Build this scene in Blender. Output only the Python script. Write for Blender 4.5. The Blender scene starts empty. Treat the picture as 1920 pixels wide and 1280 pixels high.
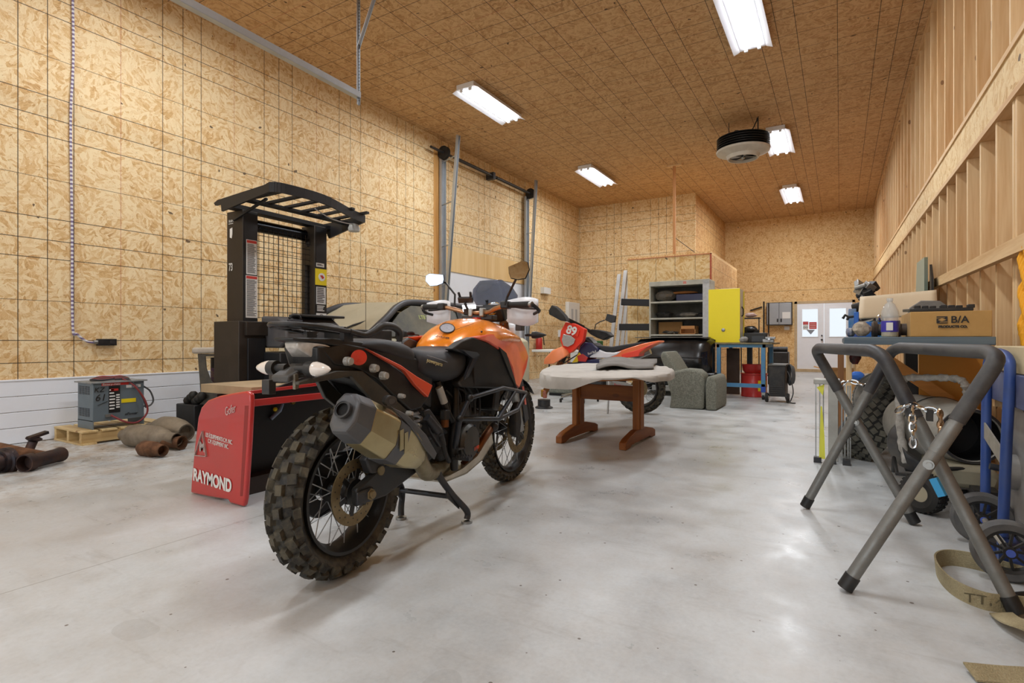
import bpy, bmesh, math, random
from mathutils import Vector, Matrix, Euler
random.seed(7)
C = bpy.context.scene.collection
PI = math.pi
def R(d): return math.radians(d)
# ---------- camera model (used to place measured points at real distances)
H = 0.91; F = 1020.0; CY = 638.0; YAW = R(31.1)
FW = (-math.sin(YAW), math.cos(YAW)); RT = (math.cos(YAW), math.sin(YAW))
def ray(px, py):
    u = (px-960)/F; v = (CY-py)/F
    return (FW[0]+RT[0]*u, FW[1]+RT[1]*u, v)
def at(px, py, d):
    r = ray(px, py); return Vector((r[0]*d, r[1]*d, H+r[2]*d))
def fl(px, py, z=0.0):
    return at(px, py, (z-H)/ray(px, py)[2])
def ply(px, py, y): return at(px, py, y/ray(px, py)[1])
def plx(px, py, x): return at(px, py, x/ray(px, py)[0])
def plane(px, py, a, b):
    "point on the vertical plane through ground points a and b"
    r = ray(px, py); n = (-(b[1]-a[1]), b[0]-a[0])
    return at(px, py, (a[0]*n[0]+a[1]*n[1])/(r[0]*n[0]+r[1]*n[1]))
# ---------- objects
def tag(o, label=None, cat=None, group=None, kind=None):
    if label: o['label'] = label
    if cat: o['category'] = cat
    if group: o['group'] = group
    if kind: o['kind'] = kind
    return o
BASE = {}
def thing(name, label, cat, loc=(0,0,0), rz=0, group=None, world=True, rot=None):
    o = bpy.data.objects.new(name, None); C.objects.link(o)
    o.empty_display_size = 0.1
    o.location = loc; o.rotation_euler = rot if rot else (0, 0, rz)
    M = Matrix.Translation(Vector(loc)) @ o.rotation_euler.to_matrix().to_4x4()
    BASE[o.name] = M.inverted() if world else None
    return tag(o, label, cat, group)
class MB:
    def __init__(s): s.v = []; s.f = []; s.mi = []; s.cur = 0
    def add(s, vs, fs):
        n = len(s.v); s.v += [tuple(p) for p in vs]
        for f in fs: s.f.append(tuple(i+n for i in f)); s.mi.append(s.cur)
        return s
    def m(s, i): s.cur = i; return s
    def box(s, c, d, rot=None, taper=1.0):
        x, y, z = d[0]/2, d[1]/2, d[2]/2
        vs = [Vector((a*x*(taper if k > 0 else 1), b*y*(taper if k > 0 else 1), k*z)) for k in (-1, 1) for b in (-1, 1) for a in (-1, 1)]
        if rot is not None:
            M = rot if isinstance(rot, Matrix) else Euler(rot).to_matrix()
            vs = [M @ p for p in vs]
        c = Vector(c); vs = [p+c for p in vs]
        return s.add(vs, [(0,2,3,1),(4,5,7,6),(0,1,5,4),(2,6,7,3),(0,4,6,2),(1,3,7,5)])
    def box2(s, a, b):
        return s.box([(a[i]+b[i])/2 for i in range(3)], [abs(a[i]-b[i]) for i in range(3)])
    def beam(s, a, b, w, h, up=(0,0,1)):
        a = Vector(a); b = Vector(b); d = b-a; L = d.length; d.normalize(); u = Vector(up)
        if abs(d.dot(u)) > .98: u = Vector((1,0,0))
        y = u.cross(d).normalized(); z = d.cross(y)
        M = Matrix((d, y, z)).transposed()
        return s.box((a+b)/2, (L, w, h), M)
    def tube(s, pts, r, n=10, caps=True, flat=1.0, smooth=0, up=None):
        pts = [Vector(p) for p in pts]
        if smooth: pts, r = spline(pts, r, smooth)
        rs = list(r) if isinstance(r, (list, tuple)) else [r]*len(pts)
        k = len(pts); ref = None; rings = []
        for i in range(k):
            t = (pts[min(i+1, k-1)]-pts[max(i-1, 0)])
            if t.length < 1e-9: t = Vector((0,0,1))
            t.normalize()
            if ref is None:
                ref = Vector(up) if up else (Vector((0,0,1)) if abs(t.z) < .9 else Vector((1,0,0)))
            x = ref-t*ref.dot(t)
            if x.length < 1e-6: x = Vector((1,0,0))-t*t.x
            x.normalize(); ref = x; y = t.cross(x)
            rings.append([pts[i]+x*(math.cos(2*PI*j/n)*rs[i])+y*(math.sin(2*PI*j/n)*rs[i]*flat) for j in range(n)])
        return s.loft(rings, caps)
    def loft(s, rings, caps=True, closed=True, loop=False):
        n = len(rings[0]); vs = [p for r in rings for p in r]; fs = []
        K = len(rings)
        for i in range(K if loop else K-1):
            i2 = (i+1) % K
            for j in range(n if closed else n-1):
                j2 = (j+1) % n
                fs.append((i*n+j, i*n+j2, i2*n+j2, i2*n+j))
        if caps and closed and not loop:
            fs.append(tuple(range(n-1, -1, -1))); fs.append(tuple((K-1)*n+j for j in range(n)))
        return s.add(vs, fs)
    def lathe(s, prof, c=(0,0,0), axis=(0,0,1), n=24, caps=True, arc=None, loop=False):
        "prof: [(radius, height along axis)]"
        a = Vector(axis).normalized(); c = Vector(c)
        x = a.orthogonal().normalized(); y = a.cross(x)
        rings = [[c+a*h+x*(math.cos(2*PI*j/n)*r)+y*(math.sin(2*PI*j/n)*r) for j in range(n)] for r, h in prof]
        return s.loft(rings, caps, loop=loop)
    def cyl(s, a, b, r, n=16, r2=None): return s.tube([a, b], [r, r if r2 is None else r2], n)
    def ball(s, c, r, n=12, sc=(1,1,1)):
        c = Vector(c); rings = []
        m = max(4, n//2)
        for i in range(1, m):
            t = PI*i/m
            rings.append([c+Vector((math.cos(2*PI*j/n)*math.sin(t)*r*sc[0], math.sin(2*PI*j/n)*math.sin(t)*r*sc[1], -math.cos(t)*r*sc[2])) for j in range(n)])
        return s.loft(rings)
    def torus(s, c, R_, r, axis=(0,0,1), n=24, m=8):
        a = Vector(axis).normalized(); c = Vector(c); x = a.orthogonal().normalized(); y = a.cross(x)
        rings = []
        for i in range(n):
            d = x*math.cos(2*PI*i/n)+y*math.sin(2*PI*i/n)
            rings.append([c+d*(R_+r*math.cos(2*PI*j/m))+a*(r*math.sin(2*PI*j/m)) for j in range(m)])
        return s.loft(rings, False, loop=True)
    def slab(s, pts, off, inset=0.0):
        "polygon extruded by vector off, both faces kept"
        pts = [Vector(p) for p in pts]; off = Vector(off); n = len(pts)
        c = sum(pts, Vector())/n
        top = [p+off for p in pts]
        if inset: top = [p+(c-p).normalized()*inset+Vector(off) for p in pts]
        fs = [tuple(range(n-1, -1, -1)), tuple(range(n, 2*n))]+[(j, (j+1) % n, n+(j+1) % n, n+j) for j in range(n)]
        return s.add(pts+top, fs)
    def grid(s, nu, nv, fn, closed_u=False):
        vs = [fn(i/(nu-1) if not closed_u else i/nu, j/(nv-1)) for i in range(nu) for j in range(nv)]
        fs = []
        for i in range(nu if closed_u else nu-1):
            i2 = (i+1) % nu
            for j in range(nv-1): fs.append((i*nv+j, i2*nv+j, i2*nv+j+1, i*nv+j+1))
        return s.add(vs, fs)
    def build(s, name, mat, parent=None, bevel=0, sharp=38, solid=0, sub=0, centre=None, seg=2, flatsh=False):
        me = bpy.data.meshes.new(name)
        off = Vector((0,0,0))
        if parent is None and centre is None: centre = True
        if centre and parent is None:
            xs = [p[0] for p in s.v]; ys = [p[1] for p in s.v]; zs = [p[2] for p in s.v]
            off = Vector(((min(xs)+max(xs))/2, (min(ys)+max(ys))/2, min(zs)))
        me.from_pydata([tuple(Vector(p)-off) for p in s.v], [], s.f)
        mats = mat if isinstance(mat, (list, tuple)) else [mat]
        for q in mats: me.materials.append(q)
        if len(mats) > 1: me.polygons.foreach_set('material_index', s.mi)
        bm = bmesh.new(); bm.from_mesh(me); bmesh.ops.recalc_face_normals(bm, faces=bm.faces); bm.to_mesh(me); bm.free()
        if not flatsh:
            me.shade_smooth(); me.set_sharp_from_angle(angle=R(sharp))
        o = bpy.data.objects.new(name, me); C.objects.link(o); o.location = off
        attach(o, parent)
        if solid: q = o.modifiers.new('s', 'SOLIDIFY'); q.thickness = solid; q.offset = 0
        if bevel:
            q = o.modifiers.new('b', 'BEVEL'); q.width = bevel; q.segments = seg; q.limit_method = 'ANGLE'; q.angle_limit = R(40)
        if sub:
            q = o.modifiers.new('u', 'SUBSURF'); q.levels = sub; q.render_levels = sub
        return o
def attach(o, parent):
    if parent is None: return
    o.parent = parent
    M = BASE.get(parent.name)
    if parent.type == 'EMPTY' and M is not None: o.matrix_parent_inverse = M
def spline(pts, r, k):
    rs = list(r) if isinstance(r, (list, tuple)) else [r]*len(pts)
    out = []; ro = []
    n = len(pts)
    for i in range(n-1):
        p0 = pts[max(i-1, 0)]; p1 = pts[i]; p2 = pts[i+1]; p3 = pts[min(i+2, n-1)]
        for j in range(k):
            t = j/k
            out.append(0.5*((2*p1)+(p2-p0)*t+(2*p0-5*p1+4*p2-p3)*t*t+(3*p1-p0-3*p2+p3)*t**3)); ro.append(rs[i]*(1-t)+rs[i+1]*t)
    out.append(pts[-1]); ro.append(rs[-1])
    return out, ro
def sp(pts, k=6): return spline([Vector(p) for p in pts], 1, k)[0]
def struct(mb, name, mat, bevel=0):
    o = mb.build(name, mat, centre=False, bevel=bevel); o['kind'] = 'structure'; return o
def text(name, body, size, mat, parent, M, ext=0.0008, align='CENTER', bold=0, xs=1.0, shear=0.0):
    cu = bpy.data.curves.new(name, 'FONT'); cu.body = body; cu.size = size; cu.extrude = ext; cu.align_x = align; cu.align_y = 'CENTER'
    cu.offset = bold; cu.shear = shear; cu.space_character = 1.0
    t = bpy.data.objects.new(name, cu); C.objects.link(t)
    dg = bpy.context.evaluated_depsgraph_get()
    me = bpy.data.meshes.new_from_object(t.evaluated_get(dg)); bpy.data.objects.remove(t); bpy.data.curves.remove(cu)
    me.transform(M @ Matrix.Diagonal((xs, 1, 1, 1))); me.materials.clear(); me.materials.append(mat)
    me.name = name
    o = bpy.data.objects.new(name, me); C.objects.link(o); attach(o, parent)
    return o
def frame(o, xdir, n):
    "matrix: text x along xdir, facing n"
    x = Vector(xdir).normalized(); z = Vector(n).normalized(); x = (x-z*x.dot(z)).normalized(); y = z.cross(x)
    M = Matrix((x, y, z)).transposed().to_4x4(); M.translation = Vector(o); return M
def copy_tree(o, parent=None):
    c = o.copy(); C.objects.link(c)
    if parent: c.parent = parent
    for ch in [q for q in bpy.data.objects if q.parent == o]: copy_tree(ch, c)
    return c
# ---------- materials
def lin(h):
    if isinstance(h, str):
        h = h.lstrip('#'); c = [int(h[i:i+2], 16)/255 for i in (0, 2, 4)]
    else: c = h
    return [x/12.92 if x <= .04045 else ((x+.055)/1.055)**2.4 for x in c]+[1]
class NT:
    def __init__(s, name):
        s.mat = bpy.data.materials.new(name); s.mat.use_nodes = True; s.t = s.mat.node_tree; s.n = s.t.nodes
        s.b = s.n['Principled BSDF']
    def node(s, kind, ins=None, **kw):
        q = s.n.new(kind)
        for k, v in kw.items(): setattr(q, k, v)
        for k, v in (ins or {}).items(): s.set(q.inputs[k], v)
        return q
    def set(s, sock, v):
        if hasattr(v, 'is_output') or isinstance(v, bpy.types.NodeSocket): s.t.links.new(v, sock)
        else:
            try: sock.default_value = v
            except Exception: sock.default_value = v[:3]
    def math(s, op, a, b=0.0, c=0.0, clamp=False):
        q = s.n.new('ShaderNodeMath'); q.operation = op; q.use_clamp = clamp
        s.set(q.inputs[0], a); s.set(q.inputs[1], b); s.set(q.inputs[2], c); return q.outputs[0]
    def vmath(s, op, a, b=None, scale=None):
        q = s.n.new('ShaderNodeVectorMath'); q.operation = op; s.set(q.inputs[0], a)
        if b is not None: s.set(q.inputs[1], b)
        if scale is not None: s.set(q.inputs[3], scale)
        return q.outputs[0]
    def mix(s, f, a, b, blend='MIX'):
        q = s.n.new('ShaderNodeMix'); q.data_type = 'RGBA'; q.blend_type = blend
        s.set(q.inputs[0], f); s.set(q.inputs[6], a); s.set(q.inputs[7], b); return q.outputs[2]
    def ramp(s, f, stops):
        q = s.n.new('ShaderNodeValToRGB'); s.set(q.inputs[0], f); e = q.color_ramp.elements
        while len(e) < len(stops): e.new(0.5)
        for i, (p, c) in enumerate(stops): e[i].position = p; e[i].color = lin(c) if isinstance(c, str) else (c, c, c, 1)
        return q.outputs[0]
    def noise(s, vec, scale, detail=3, rough=.5, dim='3D'):
        q = s.n.new('ShaderNodeTexNoise'); q.noise_dimensions = dim; s.set(q.inputs['Vector'], vec)
        q.inputs['Scale'].default_value = scale; q.inputs['Detail'].default_value = detail; q.inputs['Roughness'].default_value = rough
        return q.outputs[0]
    def obj(s): return s.node('ShaderNodeTexCoord').outputs['Object']
    def out(s, color=None, rough=None, metal=None, bump=None, bs=.2, bd=.01, **kw):
        if color is not None: s.set(s.b.inputs['Base Color'], color)
        if rough is not None: s.set(s.b.inputs['Roughness'], rough)
        if metal is not None: s.set(s.b.inputs['Metallic'], metal)
        for k, v in kw.items(): s.set(s.b.inputs[k.replace('_', ' ')], v)
        if bump is not None:
            q = s.node('ShaderNodeBump', {'Strength': bs, 'Distance': bd, 'Height': bump}); s.set(s.b.inputs['Normal'], q.outputs[0])
        return s.mat
MC = {}
def mat(col, rough=.5, metal=0.0, dirt=0.0, dirtcol='#9a8f7c', ds=6.0, bump=0.0, bscale=120.0, coat=0.0, spec=.5, name=None):
    key = (col, rough, metal, dirt, dirtcol, ds, bump, bscale, coat, spec)
    if key in MC: return MC[key]
    t = NT(name or 'm_'+col.strip('#')); c = lin(col)
    co = t.obj()
    base = c
    n1 = t.noise(co, ds, 5, .65)
    if dirt:
        f = t.math('MULTIPLY', t.ramp(n1, [(.38, 0.0), (.68, 1.0)]), dirt)
        base = t.mix(f, c, lin(dirtcol)); rr = t.math('ADD', t.math('MULTIPLY', f, .5), rough, clamp=True)
    else:
        base = t.mix(t.math('MULTIPLY', t.ramp(n1, [(.3, 0.0), (.7, 1.0)]), .12), c, [c[0]*.6, c[1]*.6, c[2]*.6, 1]); rr = rough
    b = t.noise(co, bscale, 3) if bump else None
    t.out(base, rr, metal, bump=b, bs=bump, bd=.003, Coat_Weight=coat, Specular_IOR_Level=spec)
    MC[key] = t.mat; return t.mat
def emit(col, st):
    t = NT('glow'); t.out(lin(col), .5, Emission_Color=lin(col), Emission_Strength=st); return t.mat
def glass(col='#ffffff', rough=.02, alpha=1.0, name='glass', trans=1.0, ior=1.45):
    t = NT(name); t.out(lin(col), rough, 0, Transmission_Weight=trans, IOR=ior, Alpha=alpha); return t.mat
def osb(name, ax, light, mid, dark, lines=None, hlines=None, seed=0.0, fs=1.0, linecol='#2a1d10', redcol='#a8452e'):
    "oriented strand board on the plane of axes ax; lines/hlines = (period, offset, [positions], red position)"
    t = NT(name); co = t.obj(); sep = t.node('ShaderNodeSeparateXYZ', {0: co})
    a = sep.outputs[ax[0]]; b = sep.outputs[ax[1]]
    P = t.node('ShaderNodeCombineXYZ', {0: a, 1: b, 2: seed}).outputs[0]
    wn = t.node('ShaderNodeTexNoise', {'Vector': P, 'Scale': 14.0*fs, 'Detail': 2.0}).outputs['Color']
    W = t.vmath('ADD', P, t.vmath('SCALE', t.vmath('SUBTRACT', wn, (.5, .5, .5)), scale=.05/fs))
    v1 = t.node('ShaderNodeTexVoronoi', {'Vector': W, 'Scale': 8.5*fs, 'Randomness': 1.0}, voronoi_dimensions='2D')
    c1 = t.node('ShaderNodeSeparateColor', {0: v1.outputs['Color']})
    def rotated(src, ang):
        q = t.n.new('ShaderNodeVectorRotate'); q.rotation_type = 'Z_AXIS'; t.set(q.inputs['Vector'], src); t.set(q.inputs['Angle'], ang); return q.outputs[0]
    Q = rotated(W, t.math('MULTIPLY', c1.outputs[0], 6.28))
    Q2 = t.vmath('MULTIPLY', Q, (17*fs, 52*fs, 1))
    v2 = t.node('ShaderNodeTexVoronoi', {'Vector': Q2, 'Scale': 1.0, 'Randomness': 1.0}, voronoi_dimensions='2D')
    c2 = t.node('ShaderNodeSeparateColor', {0: v2.outputs['Color']})
    Q3 = rotated(Q, t.math('MULTIPLY', c2.outputs[0], 1.6))
    st = t.noise(t.vmath('MULTIPLY', Q3, (9*fs, 170*fs, 1)), 1.0, 3, .6)
    fine = t.noise(t.vmath('MULTIPLY', Q3, (26*fs, 60*fs, 1)), 1.0, 2, .6)
    val = t.math('ADD', t.math('MULTIPLY', c2.outputs[1], .30), t.math('MULTIPLY', st, .58))
    val = t.math('ADD', val, t.math('MULTIPLY', c1.outputs[1], .12))
    big = t.noise(P, .9, 2)
    val = t.math('ADD', val, t.math('MULTIPLY', t.math('SUBTRACT', big, .5), .12))
    col = t.ramp(val, [(.16, dark), (.36, mid), (.58, light), (.8, light)])
    edge = t.math('LESS_THAN', t.math('SUBTRACT', v2.outputs['Distance'], .0), .09)
    # crevice shadows between strands and occasional bark specks
    crev = t.math('MULTIPLY', t.math('LESS_THAN', fine, .335), .55)
    col = t.mix(crev, col, lin(dark))
    v3 = t.node('ShaderNodeTexVoronoi', {'Vector': t.vmath('MULTIPLY', rotated(W, t.math('MULTIPLY', c1.outputs[2], 3.1)), (1.5, .8, 1)), 'Scale': 3.2*fs}, voronoi_dimensions='2D')
    c3 = t.node('ShaderNodeSeparateColor', {0: v3.outputs['Color']})
    spk = t.math('MULTIPLY', t.math('LESS_THAN', v3.outputs['Distance'], t.math('MULTIPLY', c3.outputs[1], .075)), t.math('GREATER_THAN', c3.outputs[0], .80))
    col = t.mix(t.math('MULTIPLY', spk, .85), col, lin('#3c2412'))
    def lset(src, spec, col):
        per, off, pos, red = spec
        m = t.math('MULTIPLY', t.math('FRACT', t.math('DIVIDE', t.math('SUBTRACT', src, off), per)), per)
        tot = None
        for p in pos:
            h = t.math('LESS_THAN', t.math('ABSOLUTE', t.math('SUBTRACT', m, p)), .0034)
            tot = h if tot is None else t.math('MAXIMUM', tot, h)
        col = t.mix(t.math('MULTIPLY', tot, .92), col, lin(linecol))
        if red is not None:
            h = t.math('LESS_THAN', t.math('ABSOLUTE', t.math('SUBTRACT', m, red)), .0028)
            col = t.mix(t.math('MULTIPLY', h, .6), col, lin(redcol))
        return col
    if lines: col = lset(a, lines, col)
    if hlines: col = lset(b, hlines, col)
    return t.out(col, .72, bump=st, bs=.12, bd=.004)
def lumber(name, ax, c1, c2, knots=True, scale=1.0, dark=None):
    "sawn softwood: ax = grain axis index"
    t = NT(name); co = t.obj()
    sc = [14, 14, 14]; sc[ax] = .8
    info = t.node('ShaderNodeObjectInfo').outputs['Random']
    co2 = t.vmath('ADD', co, t.node('ShaderNodeCombineXYZ', {0: t.math('MULTIPLY', info, 7.0), 1: info, 2: info}).outputs[0])
    Pn = t.vmath('MULTIPLY', co2, tuple(q*scale for q in sc))
    g = t.noise(Pn, 1.0, 4, .6); g2 = t.noise(t.vmath('MULTIPLY', Pn, (5, 5, 5)), 1.0, 2)
    v = t.math('ADD', t.math('MULTIPLY', g, .75), t.math('MULTIPLY', g2, .25))
    col = t.ramp(v, [(.3, c2), (.62, c1)])
    ks = [1, 1, 1]; ks[ax] = .55
    if knots:
        vo = t.node('ShaderNodeTexVoronoi', {'Vector': t.vmath('MULTIPLY', co2, tuple(ks)), 'Scale': 5.0})
        k = t.math('LESS_THAN', vo.outputs['Distance'], .09)
        col = t.mix(t.math('MULTIPLY', k, .7), col, lin('#6b3d1c'))
    return t.out(col, .6, bump=v, bs=.1, bd=.004)
# ================= shared materials
OS_L, OS_M, OS_D = '#e9d2a6', '#d3ab72', '#a37740'
ZL = (1.12, 0.15, [0.001, .39, .56, .76], None)
m_wallL = osb('osb_left', (1, 2), OS_L, OS_M, OS_D, (1.2, 0.26, [.4, .61, .81], 0.003), ZL, 1.0)
m_wallF = osb('osb_far', (0, 2), '#e8c891', '#cf9f60', '#9f6d38', None, (2.4, 0, [2.38], None), 5.0, 1.3)
m_wallB = osb('osb_block', (0, 2), OS_L, OS_M, OS_D, (1.2, 0.2, [.4, .61, .81], 0.003), ZL, 3.0)
m_wallP = osb('osb_plain', (0, 2), '#ecd2a0', '#d8ad6c', '#b98748', (1.2, -.13, [.004, .4, .8], None), None, 9.0, .7)
m_wallS = osb('osb_side', (1, 2), '#dcb780', '#bd8748', '#8d5a2a', (1.2, 0.2, [.4, .81], 0.003), ZL, 4.0)
m_ceil = osb('osb_ceiling', (0, 1), '#cfa878', '#b58a58', '#86603a', (1.22, -.03, [.003, .41, .61, .81], None), (1.2, .1, [.003, .4, .61, .8], .2), 2.0)
m_hdr = osb('osb_header', (1, 2), '#ecd2a2', '#d9b277', '#a97a43', None, None, 6.0, .8)
m_stud = lumber('stud_wood', 2, '#ebcd9e', '#cfa26b')
m_studY = lumber('plate_wood', 1, '#e6c594', '#c8975c')
m_ply = lumber('plywood', 2, '#e3c48e', '#cda261', knots=False, scale=.3)
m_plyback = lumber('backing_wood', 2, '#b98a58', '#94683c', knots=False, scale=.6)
def floor_mat():
    t = NT('concrete'); co = t.obj()
    n1 = t.noise(co, .55, 4, .6); n2 = t.noise(co, 3.0, 5, .65); n3 = t.noise(co, 60, 3, .6)
    v = t.math('ADD', t.math('MULTIPLY', n1, .5), t.math('MULTIPLY', n2, .35)); v = t.math('ADD', v, t.math('MULTIPLY', n3, .15))
    col = t.ramp(v, [(.34, '#a2a6a8'), (.5, '#bdc1c2'), (.66, '#cdd1d3')])
    # brown dirt near left wall, scattered
    sx = t.node('ShaderNodeSeparateXYZ', {0: co}).outputs[0]
    near = t.math('MULTIPLY', t.math('ADD', sx, 3.6), -.45, clamp=True)
    d = t.math('MULTIPLY', t.ramp(t.noise(co, 4.0, 6, .75), [(.42, 0.0), (.62, 1.0)]), t.math('ADD', t.math('MULTIPLY', near, .8), .12))
    col = t.mix(d, col, lin('#9c8465'))
    gr = t.math('MULTIPLY', t.ramp(t.noise(t.vmath('MULTIPLY', co, (1.0, .55, 1.0)), 26, 5, .75), [(.52, 0.0), (.60, 1.0)]), t.math('ADD', t.math('MULTIPLY', near, .75), .05))
    col = t.mix(gr, col, lin('#6d5338'))
    scr = t.ramp(t.noise(t.vmath('MULTIPLY', co, (1.0, 5.0, 1.0)), 1.6, 5, .7), [(.58, 0.0), (.72, 1.0)])
    col = t.mix(t.math('MULTIPLY', scr, .35), col, lin('#8d8a84'))
    vo = t.node('ShaderNodeTexVoronoi', {'Vector': co, 'Scale': 9.0}, voronoi_dimensions='2D')
    cc = t.node('ShaderNodeSeparateColor', {0: vo.outputs['Color']})
    sp_ = t.math('MULTIPLY', t.math('LESS_THAN', vo.outputs['Distance'], t.math('MULTIPLY', cc.outputs[1], .06)), t.math('GREATER_THAN', cc.outputs[0], .8))
    col = t.mix(t.math('MULTIPLY', sp_, .8), col, lin('#4b3a28'))
    jt = t.math('LESS_THAN', t.math('ABSOLUTE', t.math('ADD', sx, 2.58)), .0028)
    col = t.mix(t.math('MULTIPLY', jt, .6), col, lin('#6f6d66'))
    stain = t.math('LESS_THAN', t.noise(co, 1.3, 2), .34)
    col = t.mix(t.math('MULTIPLY', stain, .14), col, lin('#77756f'))
    rg = t.ramp(n2, [(.35, .27), (.65, .5)])
    return t.out(col, rg, bump=n3, bs=.08, bd=.002)
m_floor = floor_mat()
m_steel = mat('#a9adb0', .38, .85, .25, '#8a8378')
m_galv = mat('#b4b9bd', .42, .7, .2, '#8f9294')
m_white = mat('#e9ecf2', .45)
m_whitepanel = mat('#e3e7ee', .5, 0, .12, '#b5b3ad', 3)
m_black = mat('#141516', .42, 0, .25, '#4a4640', 9)
m_blackg = mat('#0d0e10', .22, 0, .12, '#55504a', 7)
m_bpl = mat('#1b1c1e', .5, 0, .35, '#5b564d', 10, bump=.2, bscale=300)
m_rubber = mat('#1a1a1a', .7, 0, .3, '#4d4840', 14, bump=.2, bscale=60)
m_dustblk = mat('#26262a', .6, 0, .8, '#8b8374', 5)
m_chrome = mat('#c9cbcc', .15, 1.0)
m_rust = mat('#6e4a30', .8, .2, .8, '#3a2c22', 12, bump=.5, bscale=60)
m_card = mat('#b98f5c', .8, 0, .25, '#9b7545', 5)
m_red = mat('#c2302c', .3, 0, .22, '#8a3a30', 4, coat=.3)
m_blue = mat('#2d4b8f', .4, .1, .35, '#54607a', 9)
# ================= room
YF = 18.0; ZC = 4.57; YB = -4.5; XL = -6.22; XR = .86
def xr(y): return .78+.007*(18-y)
struct(MB().box2((XL-.2, YB, -.12), (1.3, YF+.2, 0)), 'floor', m_floor)
struct(MB().box2((XL-.2, YB, ZC), (1.3, YF+.2, ZC+.1)), 'ceiling', m_ceil)
# left wall, white panel skirt and the overhead door opening (y 7.75 - 10.9)
w = MB(); w.box2((XL-.15, YB, 0), (XL, 7.72, ZC)); w.box2((XL-.15, 10.92, 0), (XL, YF, ZC)); w.box2((XL-.15, 7.72, 2.7), (XL-.03, 10.92, ZC))
struct(w, 'wall_left', m_wallL)
sk = MB()
for i in range(4):
    sk.box2((XL, YB, .004+i*.138), (XL+.018, 7.6, .004+i*.138+.134))
sk.box2((XL, YB, .55), (XL+.024, 7.6, .566))
struct(sk, 'baseboard_left', m_whitepanel, bevel=.004)
struct(MB().box2((XL, YF, 0), (-1.15, YF+.15, ZC)).box2((.35, YF, 0), (1.2, YF+.15, ZC)).box2((-1.15, YF, 2.05), (.35, YF+.15, ZC)), 'wall_far', m_wallF)
# enclosed block in the left far corner
struct(MB().box2((XL, 13.9, 0), (-3.08, 13.99, ZC)), 'wall_corner_block', m_wallB)
struct(MB().box2((-3.17, 13.99, 0), (-3.08, YF, ZC)), 'wall_block_side', m_wallS)
# low utility room in front of it
struct(MB().box2((-3.95, 11.4, 0), (-2.22, 11.48, 2.65)), 'wall_utility_front', m_wallP)
struct(MB().box2((-2.30, 11.48, 0), (-2.22, 14.6, 2.65)).box2((-3.95, 11.48, 0), (-3.87, 13.9, 2.65)), 'wall_utility_side', m_wallS)
struct(MB().box2((-3.95, 11.4, 2.65), (-2.22, 14.6, 2.70)), 'trim_1', m_wallF)
struct(MB().box2((-2.235, 11.385, .0), (-2.205, 11.405, 2.66)), 'trim_2', mat('#b0553a', .7))
struct(MB().box2((-3.95, 11.385, 2.645), (-2.2, 11.4, 2.66)), 'trim_3', mat('#c07a55', .7))
# back wall behind the camera with an open overhead door
struct(MB().box2((XL-.15, YB-.15, 0), (-5.2, YB, ZC)).box2((.2, YB-.15, 0), (1.2, YB, ZC)).box2((-5.2, YB-.15, 3.7), (.2, YB, ZC)), 'wall_back', m_wallF)
# right wall: open stud framing in two storeys with an OSB rim board between
def rw(y, z, dx=0): return (xr(y)+dx, y, z)
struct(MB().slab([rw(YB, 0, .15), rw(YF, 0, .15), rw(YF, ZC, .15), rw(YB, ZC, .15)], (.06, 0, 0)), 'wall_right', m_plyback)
def hz(y, b): # rim board heights read a touch lower near the camera
    k = max(0, min(1, (y-3.0)/15)); return (2.31+.27*k) if b == 0 else (2.65+.22*k)
up = MB(); y = 4.38-.455*12; lo = MB()
while y < 17.9:
    x = xr(y)
    up.box((x+.075, y, (hz(y, 1)+ZC)/2), (.14, .038, ZC-hz(y, 1)))
    lo.box((x+.075, y-.13, hz(y-.13, 0)/2), (.14, .038, hz(y-.13, 0)))
    if abs(y-4.38) < .1 or abs(y-1.65) < .1: lo.box((x+.075, y-.07, hz(y, 0)/2), (.14, .038, hz(y, 0)))
    y += .455
struct(up, 'wall_right_upper_studs', m_stud, bevel=.003); struct(lo, 'wall_right_lower_studs', m_stud, bevel=.003)
struct(MB().slab([rw(-1, hz(-1, 0)+.04), rw(3, hz(3, 0)+.04), rw(YF, hz(YF, 0)+.04), rw(YF, hz(YF, 1)-.03), rw(3, hz(3, 1)-.03), rw(-1, hz(-1, 1)-.03)], (.15, 0, 0)), 'wall_right_rim', m_hdr)
pl = MB()
for zz, dx in ((ZC-.04, 0), (.0, 0)):
    pl.slab([rw(-1, zz, -.0), rw(YF, zz, 0), rw(YF, zz+.038, 0), rw(-1, zz+.038, 0)], (.145, 0, 0))
for b, s in ((0, 0), (1, -.035)):
    pl.slab([rw(-1, hz(-1, b)+s, -.012), rw(3, hz(3, b)+s, -.012), rw(YF, hz(YF, b)+s, -.012), rw(YF, hz(YF, b)+s+.038, -.012), rw(3, hz(3, b)+s+.038, -.012), rw(-1, hz(-1, b)+s+.038, -.012)], (.15, 0, 0))
struct(pl, 'trim_4', m_studY)
# diagonal-looking ledger rail across lower studs
a = rw(2.4, 1.40, -.045); b = rw(8.3, 1.50, -.045)
ld = MB(); ld.beam(a, b, .045, .085); tag(ld.build('ledger_rail', m_studY), 'pale two-by-four rail nailed along the lower wall studs', 'board')
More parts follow.
